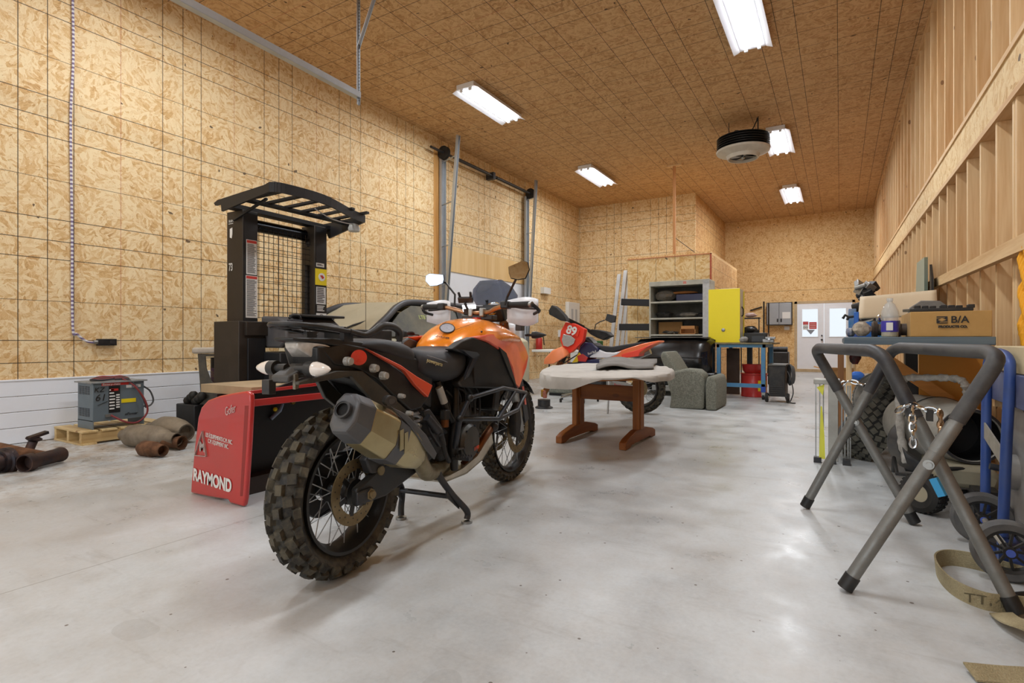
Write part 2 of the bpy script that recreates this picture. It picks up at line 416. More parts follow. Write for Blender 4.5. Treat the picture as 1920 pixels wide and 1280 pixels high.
# ================= camera, world, render look
cam = bpy.data.cameras.new('camera'); co_ = bpy.data.objects.new('camera', cam); C.objects.link(co_)
cam.sensor_width = 36; cam.lens = 36*F/1920; cam.shift_y = -2/1920; cam.clip_start = .05; cam.clip_end = 100
co_.location = (0, 0, H); co_.rotation_euler = (R(90), 0, YAW)
sc = bpy.context.scene; sc.camera = co_
sc.cycles.max_bounces = 8; sc.cycles.diffuse_bounces = 4; sc.cycles.glossy_bounces = 4; sc.cycles.use_adaptive_sampling = True; sc.cycles.adaptive_threshold = .025
sc.view_settings.view_transform = 'Standard'; sc.view_settings.look = 'None'; sc.view_settings.gamma = 1; sc.view_settings.exposure = -0.70
wd = bpy.data.worlds.new('world'); sc.world = wd; wd.use_nodes = True
wd.node_tree.nodes['Background'].inputs[0].default_value = (.85, .93, 1, 1); wd.node_tree.nodes['Background'].inputs[1].default_value = 1.7
def area(name, loc, rot, sx, sy, power, col=(1, 1, 1)):
    L = bpy.data.lights.new(name, 'AREA'); L.shape = 'RECTANGLE'; L.size = sx; L.size_y = sy; L.energy = power; L.color = col
    o = bpy.data.objects.new(name, L); C.objects.link(o); o.location = loc; o.rotation_euler = rot; return o
area('daylight_overhead_door', (-2.5, YB+.05, 1.9), (R(90), 0, 0), 5.2, 3.5, 120, (.93, .97, 1))
# ================= strip lights
m_tube = emit('#f4f7ff', 26); m_pan = mat('#e8eaee', .35)
def strip_light(x, y, label, L=1.28, pw=95, plate=False):
    t = thing('ceiling_light', label, 'light', (x, y, ZC), 0, 'strip lights on the board ceiling', world=False)
    MB().box((0, 0, -.035), (.30, L, .07)).build('housing', m_pan, t, bevel=.006)
    for s in (-1, 1):
        MB().cyl((s*.075, -L/2+.04, -.085), (s*.075, L/2-.04, -.085), .016, 12).build('tube', m_tube, t)
        e = MB(); e.box((s*.075, -L/2+.03, -.08), (.04, .03, .045)); e.box((s*.075, L/2-.03, -.08), (.04, .03, .045)); e.build('socket', m_pan, t)
    MB().slab([(-.15, -L/2, -.07), (-.22, -L/2, -.10), (-.22, L/2, -.10), (-.15, L/2, -.07)], (0, 0, -.004)).slab([(.15, -L/2, -.07), (.22, -L/2, -.10), (.22, L/2, -.10), (.15, L/2, -.07)], (0, 0, -.004)).build('reflector', m_pan, t)
    A = area('ceiling_light_lamp', (0, 0, -.115), (0, 0, 0), .3, L-.05, pw, (.92, .965, 1)); A.parent = t
strip_light(-4.57, 6.95, 'bright strip light above the left wall, nearest the black truck tower', 1.35)
strip_light(-4.57, 11.2, 'bright strip light near the far left corner above the door track', 1.4)
strip_light(-.92, 6.6, 'largest and nearest strip light at the top centre right of the ceiling', 1.35)
strip_light(-.95, 10.95, 'bright strip light just right of the round ceiling heater', 1.35)
strip_light(-1.02, 15.1, 'small distant strip light before the far wall', 1.6, 165)
strip_light(-4.57, 2.6, 'strip light above the left side behind the frame', 1.3, 95)
strip_light(-.92, 2.3, 'strip light overhead of the viewer on the right', 1.3, 95)
strip_light(-4.57, -1.8, 'strip light at the rear left of the hall', 1.3, 95)
strip_light(-.92, -1.8, 'strip light at the rear right of the hall', 1.3, 95)
# ================= adventure motorcycle
BO = (-1.669, 1.429); BT = math.atan2(2.987-1.429, -1.854+1.669)
BX = (math.cos(BT), math.sin(BT)); BY = (-math.sin(BT), math.cos(BT))
def mk_frame(O, T):
    X = (math.cos(T), math.sin(T)); Y = (-math.sin(T), math.cos(T))
    def f(px, py, lat):
        "measured point -> local (forward, left, up) on the plane at lateral offset lat"
        r = ray(px, py); d = (lat+O[0]*Y[0]+O[1]*Y[1])/(r[0]*Y[0]+r[1]*Y[1])
        p = at(px, py, d)
        return Vector(((p[0]-O[0])*X[0]+(p[1]-O[1])*X[1], lat, p[2]))
    return f
B = mk_frame(BO, BT)
def mir(p): return Vector((p[0], -p[1], p[2]))
m_org = mat('#f08a1c', .25, .1, .14, '#c27a35', 5, coat=.6)
m_orgd = mat('#e0522e', .3, .05, .3, '#a86450', 7, coat=.4)
m_orgp = mat('#f07a3c', .4, 0, .1, '#d59468', 4)
m_plast = mat('#18191b', .4, 0, .25, '#514d45', 8, bump=.15, bscale=400)
m_seat = mat('#2a2c30', .55, 0, .15, '#45474b', 5, bump=.12, bscale=500)
m_gun = mat('#33353a', .4, .5, .3, '#6a6253', 12)
m_alu = mat('#a5a7a6', .35, .9, .35, '#857a64', 10)
m_muff = mat('#b3a57c', .27, .8, .35, '#85744c', 3.5)
m_cap = mat('#4a4c50', .42, .2, .35, '#77736a', 6)
m_disc = mat('#8c7c5c', .4, .7, .5, '#6b5a3e', 14)
m_bronze = mat('#7a4a24', .4, .7, .4, '#4c3320', 10)
m_lens = mat('#e9e2d8', .12, 0, .1, '#c9a89a', 30, coat=.6)
m_tyre = mat('#161617', .62, 0, .38, '#7c7460', 26, bump=.35, bscale=90)
m_knob = mat('#1e1d1a', .65, 0, .5, '#7d745e', 18, bump=.35, bscale=90)
m_engine = mat('#1f1f20', .5, .3, .5, '#4d473c', 16, bump=.3, bscale=80)
m_cream = mat('#d3c7a6', .6)
m_spring = mat('#d8dade', .3, .3)
def knobby(name, parent, Ro, W, rr, n, h, rows, m=m_tyre):
    "off-road tyre about the Y axis"
    t = MB(); bw = W/2; base = Ro-h
    prof = []
    for i in range(17):
        a = -1.32+2.64*i/16
        prof.append((base-(1-math.cos(a))*(base-rr)*.62, math.sin(a)*bw*.97))
    prof = [(rr, -bw*.52), (rr+.012, -bw*.66)]+prof+[(rr+.012, bw*.66), (rr, bw*.52), (rr+.004, 0)]
    t.lathe([(r, y) for r, y in prof], axis=(0, 1, 0), n=72, caps=False, loop=True)
    t.m(1)
    for k in range(n):
        for (ya, wy, lx, tilt, sh) in rows:
            a = 2*PI*(k+sh)/n
            q = ya*1.15
            rad = base-(1-math.cos(q))*(base-rr)*.62+h*.42; yy = math.sin(q)*bw*.97
            er = Vector((math.cos(a), 0, math.sin(a))); et = Vector((-math.sin(a), 0, math.cos(a))); ey = Vector((0, 1, 0))
            ph = q*.85
            nn = (er*math.cos(ph)+ey*math.sin(ph)).normalized(); ss = nn.cross(et)
            et2 = (et*math.cos(tilt)+ss*math.sin(tilt)).normalized(); ss2 = nn.cross(et2)
            M = Matrix((et2, ss2, nn)).transposed()
            t.box(er*rad+ey*yy, (lx*2*PI*Ro/n, wy*W, h*1.25), M, taper=.86)
    return t.build(name, [m, m_knob], parent, sharp=25)
def spokes(parent, n, rh, yh, rr, yr, mt):
    s0 = None
    for k in range(n):
        side = 1 if k % 2 else -1; cr = 1 if (k//2) % 2 else -1
        a = 2*PI*k/n; b = a+cr*.55
        p = Vector((math.cos(b)*rh, side*yh, math.sin(b)*rh)); q = Vector((math.cos(a)*rr, side*yr, math.sin(a)*rr))
        MB().tube([p, q], .0021, 6).build('spoke', mt, parent)
        if k % 1 == 0:
            pass
def disc(name, parent, y, r0, r1, mt, arms=5, carrier=m_black, holes=26):
    d = MB(); n = 96
    o = MB(); o.lathe([(r0, -.0025), (r1, -.0025), (r1, .0025), (r0, .0025)], (0, y, 0), (0, 1, 0), 56, caps=False, loop=True)
    q = o.build(name, mt, parent)
    h = MB()
    for k in range(holes):
        a = 2*PI*k/holes; rad = r0+(r1-r0)*(.35 if k % 2 else .68)
        h.cyl((math.cos(a)*rad, y-.0032, math.sin(a)*rad), (math.cos(a)*rad, y+.0032, math.sin(a)*rad), .003, 8)
    h.build('drilled_hole_row', m_black, q)
    c = MB()
    for k in range(arms):
        a = 2*PI*k/arms+.3
        c.beam((math.cos(a)*.03, y, math.sin(a)*.03), (math.cos(a)*(r0+.006), y, math.sin(a)*(r0+.006)), .02, .006, up=(0, 1, 0))
    c.lathe([(.025, -.006), (.05, -.006), (.05, .006), (.025, .006)], (0, y, 0), (0, 1, 0), 24, caps=False, loop=True)
    c.build('carrier', carrier, q)
    return q
def wheel(root, name, x, z, Ro, W, rr, tyreargs, nsp, discs, rimmat=m_black, spm=m_galv, rz=0, hubm=m_black, tm=m_tyre, tyrename='tyre'):
    rim = MB(); w = W*.42
    rim.lathe([(rr+.008, -w), (rr-.004, -w), (rr-.012, -w*.75), (rr-.022, -w*.4), (rr-.026, 0), (rr-.022, w*.4), (rr-.012, w*.75), (rr-.004, w), (rr+.008, w), (rr-.004, 0)], (0, 0, 0), (0, 1, 0), 64, caps=False, loop=True)
    r = rim.build(name, rimmat, root, centre=False); r.location = (x, 0, z); r.rotation_euler = (0, 0, rz)
    knobby(tyrename, r, Ro, W, rr, *tyreargs, m=tm)
    hb = MB(); hb.lathe([(.02, -.075), (.042, -.07), (.05, -.052), (.05, -.045), (.03, -.04), (.03, .04), (.05, .045), (.05, .052), (.042, .07), (.02, .075)], (0, 0, 0), (0, 1, 0), 28)
    hb.build('hub', hubm, r)
    spokes(r, nsp, .048, .048, rr-.02, .02, spm)
    for d in discs: disc('brake_disc', r, *d)
    return r
bike = thing('adventure_motorcycle', 'large orange and black adventure motorcycle with dusty silver muffler on its centre stand', 'motorcycle', (BO[0], BO[1], 0), BT, world=False)
rwh = wheel(bike, 'rear_wheel', .045, .326, .327, .145, .226,
    (26, .017, [(-.18, .2, .5, .12, 0), (.22, .2, .5, -.12, .32), (-.62, .24, .5, .25, .45), (.64, .24, .5, -.25, .8), (-1.06, .20, .46, .1, .02), (1.06, .2, .46, -.1, .3)]),
    32, [(-.072, .083, .126, m_disc, 6)])
wheel(bike, 'front_wheel', 1.615, .338, .342, .10, .268,
    (40, .011, [(-.18, .24, .5, .12, 0), (.25, .24, .5, -.12, .4), (-.68, .24, .5, .2, .5), (.7, .24, .5, -.2, .9), (-1.08, .18, .46, .1, .0), (1.08, .18, .46, -.1, .3)]),
    32, [(-.072, .105, .152, m_disc, 6), (.072, .105, .152, m_disc, 6)], rz=R(-2))
# sprocket and chain on the far side
MB().lathe([(.05, -.004), (.115, -.004), (.118, .004), (.05, .004)], (.012, .085, .333), (0, 1, 0), 40, caps=False, loop=True).build('sprocket', m_gun, bike).location = (.033, 0, -.007)
MB().tube([(.02, .085, .45), (.58, .085, .43), (.62, .085, .39), (.58, .085, .35), (.02, .085, .215)], .009, 6).build('chain', m_gun, bike)
# swingarm
def swing(s):
    lat = s*.125
    o = MB()
    P_ = [(-.02, .36), (.09, .40), (.30, .47), (.56, .47), (.58, .40), (.36, .335), (.15, .29), (-.02, .295)]
    o.slab([(x, lat-.016*s, z) for x, z in P_], (0, .032*s, 0))
    return o.build('swingarm', m_black, bike, bevel=.008)
sa = swing(-1); swing(1)
MB().box((.45, 0, .43), (.10, .22, .07)).build('swingarm_bridge', m_black, bike, bevel=.01)
text('lettering', 'KTM', .022, m_white, sa, frame((.33, -.1425, .448), (1, 0, .22), (0, -1, 0)))
for s in (-1, 1):
    ax = MB(); ax.cyl((.045, s*.14, .326), (.045, s*.155, .326), .024, 6); ax.cyl((.045, s*.15, .326), (.045, s*.165, .326), .015, 16)
    ax.build('axle_nut', m_disc, bike, bevel=.002)
    MB().box((.015, s*.145, .326), (.09, .014, .05)).build('chain_adjuster', m_gun, bike, bevel=.005)
# rear caliper
cal = MB(); cal.slab([(.06, -.10, .40), (.17, -.10, .37), (.20, -.10, .42), (.17, -.10, .475), (.09, -.10, .495), (.03, -.10, .46)], (0, -.04, 0))
cb = cal.build('rear_caliper', m_gun, bike, bevel=.008)
text('lettering', 'Brembo', .021, mat('#d9d4c8', .5), cb, frame((.115, -.1415, .45), (1, 0, -.1), (0, -1, 0)))
MB().cyl((.115, -.13, .40), (.115, -.148, .40), .018, 16).build('caliper_piston_cap', m_disc, bike)
# muffler: angular can
def ring(c, ax, hh, hw, cut=.45):
    c = Vector(c); ax = Vector(ax).normalized(); side = Vector((0, -1, 0)); side = (side-ax*side.dot(ax)).normalized(); upv = side.cross(ax)
    if upv.z < 0: upv = -upv
    pts = [(-.9, .55), (-.5, 1), (.35, 1), (.95, .62), (1.0, -.35), (.55, -.95), (-.5, -1), (-.9, -.6)]
    return [c+side*(a*hw)+upv*(b*hh) for a, b in pts]
ma = B(648, 775, -.24); mb_ = B(775, 848, -.20); max_ = mb_-ma
def mpt(t): return ma+max_*t
mu = MB(); mu.loft([ring(mpt(.16), max_, .082, .059), ring(mpt(.45), max_, .092, .066), ring(mpt(.8), max_, .088, .062), ring(mpt(1.02), max_, .066, .05), ring(mpt(1.10), max_, .045, .035)])
mf = mu.build('muffler', m_muff, bike, bevel=.006, sharp=30)
ca = MB(); ca.loft([ring(mpt(-.02), max_, .060, .046), ring(mpt(.0), max_, .072, .054), ring(mpt(.17), max_, .084, .061)])
ca.m(0)
cap = ca.build('muffler_end_cap', m_cap, mf, bevel=.006, sharp=30)
e = mpt(-.03); an = max_.normalized()
MB().lathe([(.027, 0), (.027, -.012), (.022, -.012), (.022, .03), (.0005, .03)], e+Vector((0, -.004, .006)), an, 24, caps=False).build('exhaust_outlet', m_black, mf)
MB().lathe([(.0215, 0), (.0005, 0)], e+Vector((0, -.004, .006)), an, 24, caps=False).build('outlet_dark_disc', mat('#050505', .8), mf)  # flat black disc stands in for the dark depth of the outlet
MB().lathe([(.0265, -.002), (.03, -.002), (.03, -.014), (.0265, -.014)], e+Vector((0, -.004, .006)), an, 24, caps=False, loop=True).build('outlet_ring', m_gun, mf)
sb = MB(); sb.loft([ring(mpt(.5), max_, .0935, .0675), ring(mpt(.66), max_, .0925, .0665)]); sb.build('muffler_band', m_cap, mf, sharp=30)
for k in (0, 1):
    c0 = mpt(.55+.07*k)+Vector((0, -.0685, -.006)); MB().slab([c0+an*(-.014)+Vector((0, 0, -.045)), c0+an*.014+Vector((0, 0, -.03)), c0+an*.014+Vector((0, 0, .045)), c0+an*(-.014)+Vector((0, 0, .03))], (0, -.003, 0)).build('band_window', m_muff, mf)
hs = MB(); hs.slab([B(733, 762, -.275), B(765, 778, -.28), B(800, 815, -.27), B(820, 850, -.25), B(815, 862, -.24), B(800, 845, -.26), B(770, 800, -.28)], (0, .012, .004))
hs.build('heat_shield', m_cap, mf, bevel=.004)
MB().tube([mpt(1.05), B(790, 870, -.19), B(800, 886, -.15), B(815, 880, -.10), B(832, 868, -.05)], [.045, .034, .036, .04, .045], 14, smooth=4).build('exhaust_pipe', mat('#8f8468', .35, .8, .5, '#5f5236', 8), bike)
MB().cyl(B(726, 750, -.23), B(734, 752, -.30), .020).cyl(B(734, 752, -.29), B(735, 752, -.305), .011).build('muffler_hanger', m_gun, bike)
# tail side panels
tp = [(603, 655), (645, 643), (690, 652), (745, 690), (790, 722), (806, 742), (790, 765), (772, 770), (735, 738), (708, 712), (668, 690), (628, 684)]
tl = [-.085, -.10, -.12, -.145, -.165, -.17, -.17, -.165, -.15, -.135, -.11, -.09]
for s in (1, -1):
    pts = [B(a, b, c) for (a, b), c in zip(tp, tl)]
    if s < 0: pts = [mir(p) for p in pts]
    MB().slab(pts, (0, .03*s, 0)).build('tail_side_panel', m_plast, bike, bevel=.006)
    # lower rear guard
    q = [B(560, 716, -.07), B(632, 695, -.10), B(680, 695, -.12), B(720, 728, -.14), B(778, 782, -.16), B(774, 800, -.16), B(700, 750, -.13), B(660, 705, -.10), B(560, 722, -.07)]
    if s < 0: q = [mir(p) for p in q]
    MB().slab(q, (0, .02*s, 0)).build('tail_lower_guard', mat('#3a3a38', .5, 0, .5, '#6a6455', 9), bike, bevel=.003)
    st = [(688, 653, -.135), (712, 664, -.145), (752, 684, -.17), (782, 705, -.185), (812, 722, -.19), (803, 745, -.185), (780, 722, -.185), (760, 695, -.175), (722, 674, -.155)]
    q = [B(*p) for p in st]
    if s < 0: q = [mir(p) for p in q]
    MB().slab(q, (0, .022*s, 0)).build('tail_trim', m_orgd, bike, bevel=.004)
# tail core, tail light, fender, plate bracket
MB().loft([[(-.14, -.07, .80), (-.14, .07, .80), (-.16, .085, .89), (-.16, -.085, .89)], [(.2, -.11, .72), (.2, .11, .72), (.2, .12, .88), (.2, -.12, .88)], [(.5, -.13, .60), (.5, .13, .60), (.5, .14, .80), (.5, -.14, .80)]]).build('tail_body', m_plast, bike, bevel=.01)
tlt = MB(); tlt.loft([[(-.20, y*1.0, z) for y, z in ((-.03, .905), (.03, .905), (.03, .885), (-.03, .885))], [(-.15, y, z) for y, z in ((-.075, .908), (.07, .908), (.05, .85), (-.05, .85))], [(-.06, y, z) for y, z in ((-.098, .875), (.098, .875), (.08, .835), (-.08, .835))]])
tlt.build('tail_light', mat('#d8d3cb', .12, 0, .35, '#8b8578', 45, coat=.5), bike, bevel=.006)
MB().loft([[(-.235, y, z) for y, z in ((-.045, .92), (.045, .92), (.045, .91), (-.045, .91))], [(-.10, y, z) for y, z in ((-.095, .918), (.095, .918), (.095, .893), (-.095, .893))], [(.15, y, z) for y, z in ((-.11, .895), (.11, .895), (.11, .86), (-.11, .86))]]).build('tail_cover', m_plast, bike, bevel=.006)
f = MB(); f.loft([[(-.10, -.075, .84), (-.10, .075, .84), (-.10, .06, .79), (-.10, -.06, .79)], [(-.19, -.045, .815), (-.19, .045, .815), (-.19, .04, .785), (-.19, -.04, .785)], [(-.25, -.04, .79), (-.25, .04, .79), (-.25, .04, .765), (-.25, -.04, .765)]])
f.build('rear_fender', mat('#3b3b3c', .45, 0, .4, '#77736a', 6), bike, bevel=.006)
MB().box((-.25, .05, .75), (.03, .035, .05)).build('plate_bracket', m_gun, bike, bevel=.002)
MB().slab([B(553, 702, -.05), B(559, 700, -.05), B(561, 720, -.05), B(560, 728, -.05), B(554, 730, -.05)], (0, .012, 0)).build('reflector_bracket', mat('#8b8578', .4, .6, .5, '#5a4a38', 60), bike)
for s in (-1, 1):
    c = Vector((-.195, s*.085, .812))
    MB().tube([c+Vector((0, -s*.06, 0)), c], [.016, .014], 12).build('signal_stalk', m_plast, bike)
    ts = MB(); ts.lathe([(.004, -.0), (.024, .008), (.026, .03), (.02, .055), (.011, .078), (.002, .09)], c, (0, s, 0), 16)
    o = ts.build('turn_signal', m_lens, bike)
    MB().cyl(c+Vector((0, -s*.012, 0)), c+Vector((0, s*.018, 0)), .0265, 16).build('signal_housing', m_plast, o)
MB().cyl(B(673, 670, -.128), B(673, 670, -.136), .029, 28).build('side_reflector', mat('#c8301f', .25, 0, .1), bike)
for a, b, c in ((648, 677, -.118), (697, 690, -.14), (715, 704, -.148), (748, 742, -.165), (763, 774, -.168)):
    p = B(a, b, c); r_ = .013 if a < 740 else .008
    bo = MB(); bo.cyl(p, p+Vector((0, -.018, 0)), r_*1.25, 14); bo.cyl(p+Vector((0, -.015, 0)), p+Vector((0, -.028, 0)), r_, 14); bo.build('side_bolt', mat('#b9b6af', .35, .4), bike)
# rack with grab handles
rk = MB()
rk.slab([(-.36, -.06, .965), (-.22, -.13, .965), (.05, -.135, .945), (.05, .135, .945), (-.22, .13, .965), (-.36, .06, .965)], (0, 0, .014))
rack = MB()
for s in (-1, 1):
    rack.tube([(-.255, 0, .966), (-.248, s*.045, .966), (-.19, s*.095, .961), (-.03, s*.115, .943), (.05, s*.13, .93)], .0088, 10, smooth=4)
    MB().tube([(-.03, s*.115, .943), (.025, s*.135, .93), (.06, s*.15, .942), (.10, s*.158, .965), (.17, s*.158, .965), (.225, s*.15, .943), (.232, s*.145, .905)], [.011, .012, .0145, .016, .015, .014, .012], 12, smooth=4).build('grab_handle', m_plast, bike)
for x in (-.22, -.16, -.10, -.04):
    w_ = .075 if x < -.2 else .10
    rack.tube([(x, -w_, .955), (x+.01, 0, .962), (x, w_, .955)], .006, 8)
rack.tube([(-.255, 0, .965), (.04, 0, .94)], .007, 8)
for s in (-1, 1): rack.box((-.02, s*.09, .925), (.05, .02, .04))
rack.build('luggage_rack', m_plast, bike)
# seats
def seatloft(secs, name, m):
    o = MB(); rings = []
    for x, w, zt, zb in secs:
        rings.append([(x, a*w, zb+(zt-zb)*b) for a, b in ((-.8, 0), (-1, .25), (-1.02, .6), (-.88, .88), (-.5, .98), (0, .97), (.5, .98), (.88, .88), (1.02, .6), (1, .25), (.8, 0))])
    o.loft(rings); return o.build(name, m, bike, sub=2, sharp=80)
seatloft([(.02, .09, .905, .88), (.06, .115, .915, .87), (.16, .125, .922, .85), (.26, .13, .918, .82), (.35, .135, .90, .80), (.385, .13, .87, .79)], 'pillion_seat', m_seat)
fs_ = seatloft([(.38, .135, .87, .77), (.40, .155, .88, .75), (.50, .17, .868, .715), (.62, .178, .870, .70), (.73, .172, .888, .705), (.80, .145, .905, .74), (.83, .11, .90, .79)], 'rider_seat', m_seat)
text('lettering', 'powerparts', .027, mat('#b7a878', .6), fs_, frame((.455, -.174, .812), (1, 0, -.22), (0, -1, .1)), shear=.3)
MB().tube([(.41, -.164, .845), (.52, -.172, .82), (.66, -.160, .79), (.75, -.125, .80)], .0016, 6, smooth=5).build('stitching', mat('#8d8f94', .6), fs_)
# tank cover
TS = [(.70, .10, .893, .86), (.78, .155, .955, .885), (.88, .195, 1.005, .905), (1.0, .215, 1.035, .925), (1.12, .22, 1.04, .935), (1.25, .215, 1.015, .935), (1.38, .20, .975, .925), (1.47, .17, .93, .905)]
cs = []
for x, w_, zt, zs in TS:
    half = [(0, 0), (.35, .06), (.62, .22), (.86, .6), (1.0, 1.0), (.99, 1.35)]
    r_ = [(x, -a*w_, zt-(zt-zs)*b) for a, b in reversed(half)]+[(x, a*w_, zt-(zt-zs)*b) for a, b in half[1:]]
    cs.append(r_+[(x, w_*.5, zs-.09), (x, -w_*.5, zs-.09)])
tk = MB(); tk.loft(cs); tank = tk.build('fuel_tank', m_org, bike, sub=1, sharp=70)
MB().tube([(.92, -.12, 1.0), (.80, -.08, .965)], .001, 4).build('tank_seam', m_plast, tank)
em = MB(); ec = Vector((.800, -.030, .972)); 
Me = frame(ec, (.25, -.85, -.1), (-.55, -.45, 1))
em.lathe([(.036, 0), (.036, .003), (.0005, .004)], (0, 0, 0), (0, 0, 1), 28); em.v = [tuple(Me @ Vector((p[0], p[1]*1.15, p[2]))) for p in em.v]
em.build('tank_emblem', mat('#b9bcc6', .25, .3, .3, '#4a5068', 60), tank)
em = MB(); em.torus((0, 0, .002), .037, .003, n=28, m=6); em.v = [tuple(Me @ Vector((p[0], p[1]*1.15, p[2]))) for p in em.v]; em.build('emblem_ring', m_black, tank)
text('lettering', 'ADVRIDER', .017, m_black, tank, frame(ec+Vector((-.062, -.005, -.045)), (.25, -.85, -.1), (-.7, -.4, 1)))
for p in ((.905, -.175, .955), (1.20, -.16, 1.0)):
    MB().ball(p, .006).build('tank_bolt', m_black, tank)
# side panels: black knee panel and orange fairing
kp = [(848, 655, -.17), (868, 640, -.20), (888, 632, -.215), (915, 641, -.232), (936, 655, -.238), (948, 680, -.24), (957, 702, -.238), (966, 726, -.225), (930, 728, -.22), (890, 727, -.21), (866, 726, -.19), (860, 716, -.175), (884, 690, -.185), (886, 668, -.185)]
fp = [(888, 632, -.215), (925, 626, -.20), (960, 625, -.18), (975, 632, -.17), (986, 652, -.185), (992, 668, -.205), (988, 690, -.22), (980, 712, -.225), (974, 728, -.225), (967, 722, -.232), (960, 690, -.245), (952, 672, -.247), (940, 657, -.244), (915, 641, -.238)]
for s in (1, -1):
    q = [B(*p) for p in kp]; q = q if s > 0 else [mir(p) for p in q]
    MB().slab(q, (0, .05*s, 0)).build('knee_panel', m_plast, bike, bevel=.008)
    q = [B(*p) for p in fp]; q = q if s > 0 else [mir(p) for p in q]
    o = MB().slab(q, (0, .045*s, 0)).build('side_fairing', m_orgd, bike, bevel=.008)
    q = [B(866, 655, -.205), B(896, 660, -.225), B(900, 665, -.215), B(880, 705, -.195), B(872, 712, -.19), B(888, 672, -.195)]
    q = q if s > 0 else [mir(p) for p in q]
    MB().slab(q, (0, .02*s, 0)).build('knee_panel_fin', mat('#34363b', .3), bike, bevel=.003)
    q = [B(936, 650, -.247), B(950, 662, -.25), B(962, 700, -.25), B(970, 728, -.235), B(958, 705, -.247), B(948, 680, -.249)]
    q = q if s > 0 else [mir(p) for p in q]
    MB().slab(q, (0, .02*s, 0)).build('fairing_vent', m_black, bike)
# front mask, screen, dash
MB().loft([[(1.36, -.17, .84), (1.36, .17, .84), (1.36, .17, 1.0), (1.36, -.17, 1.0)], [(1.55, -.13, .80), (1.55, .13, .80), (1.50, .12, 1.04), (1.50, -.12, 1.04)], [(1.66, -.07, .82), (1.66, .07, .82), (1.58, .07, 1.05), (1.58, -.07, 1.05)]]).build('front_mask', mat('#dfe2e6', .3, 0, .15), bike, bevel=.015)
m_screen = NT('smoked_screen'); m_screen = m_screen.out(lin('#3d5073'), .08, 0, Alpha=.62, Coat_Weight=.3)
def scr(u, v):
    a = (u-.5)*2
    w_ = [.10, .17, .175, .14, .07][min(4, int(v*4.99))]; f_ = v*4-int(v*4) if v < 1 else 0
    ws = [.085, .14, .158, .135, .075]; i = min(3, int(v*4)); w_ = ws[i]+(ws[i+1]-ws[i])*(v*4-i)
    return (1.56-.10*v-.10*abs(a)**1.6, a*w_, 1.09+.20*v-(.015*a*a*v))
MB().grid(13, 9, scr).build('windscreen', m_screen, bike, solid=.004)
for s in (-1, 1):
    MB().tube([(1.44, s*.07, 1.09), (1.46, s*.075, 1.15), (1.455, s*.075, 1.165)], [.01, .008, .011], 8).build('screen_mount', m_black, bike)
MB().box((1.36, 0, 1.075), (.06, .20, .10), (0, R(-35), 0)).build('dashboard', m_black, bike, bevel=.012)
g = MB(); g.lathe([(.045, 0), (.05, .004), (.05, -.01), (.045, -.01)], (1.345, -.02, 1.105), (-.75, 0, .65), 28, caps=False, loop=True); g.build('gauge_ring', m_chrome, bike)
MB().lathe([(.046, 0), (.0005, 0)], (1.347, -.02, 1.102), (-.75, 0, .65), 28, caps=False).build('gauge_face', mat('#cfd4da', .2), bike)
MB().box((1.35, .075, 1.10), (.004, .07, .06), (0, R(-35), 0)).build('display', mat('#d7dde6', .15), bike, bevel=.003)
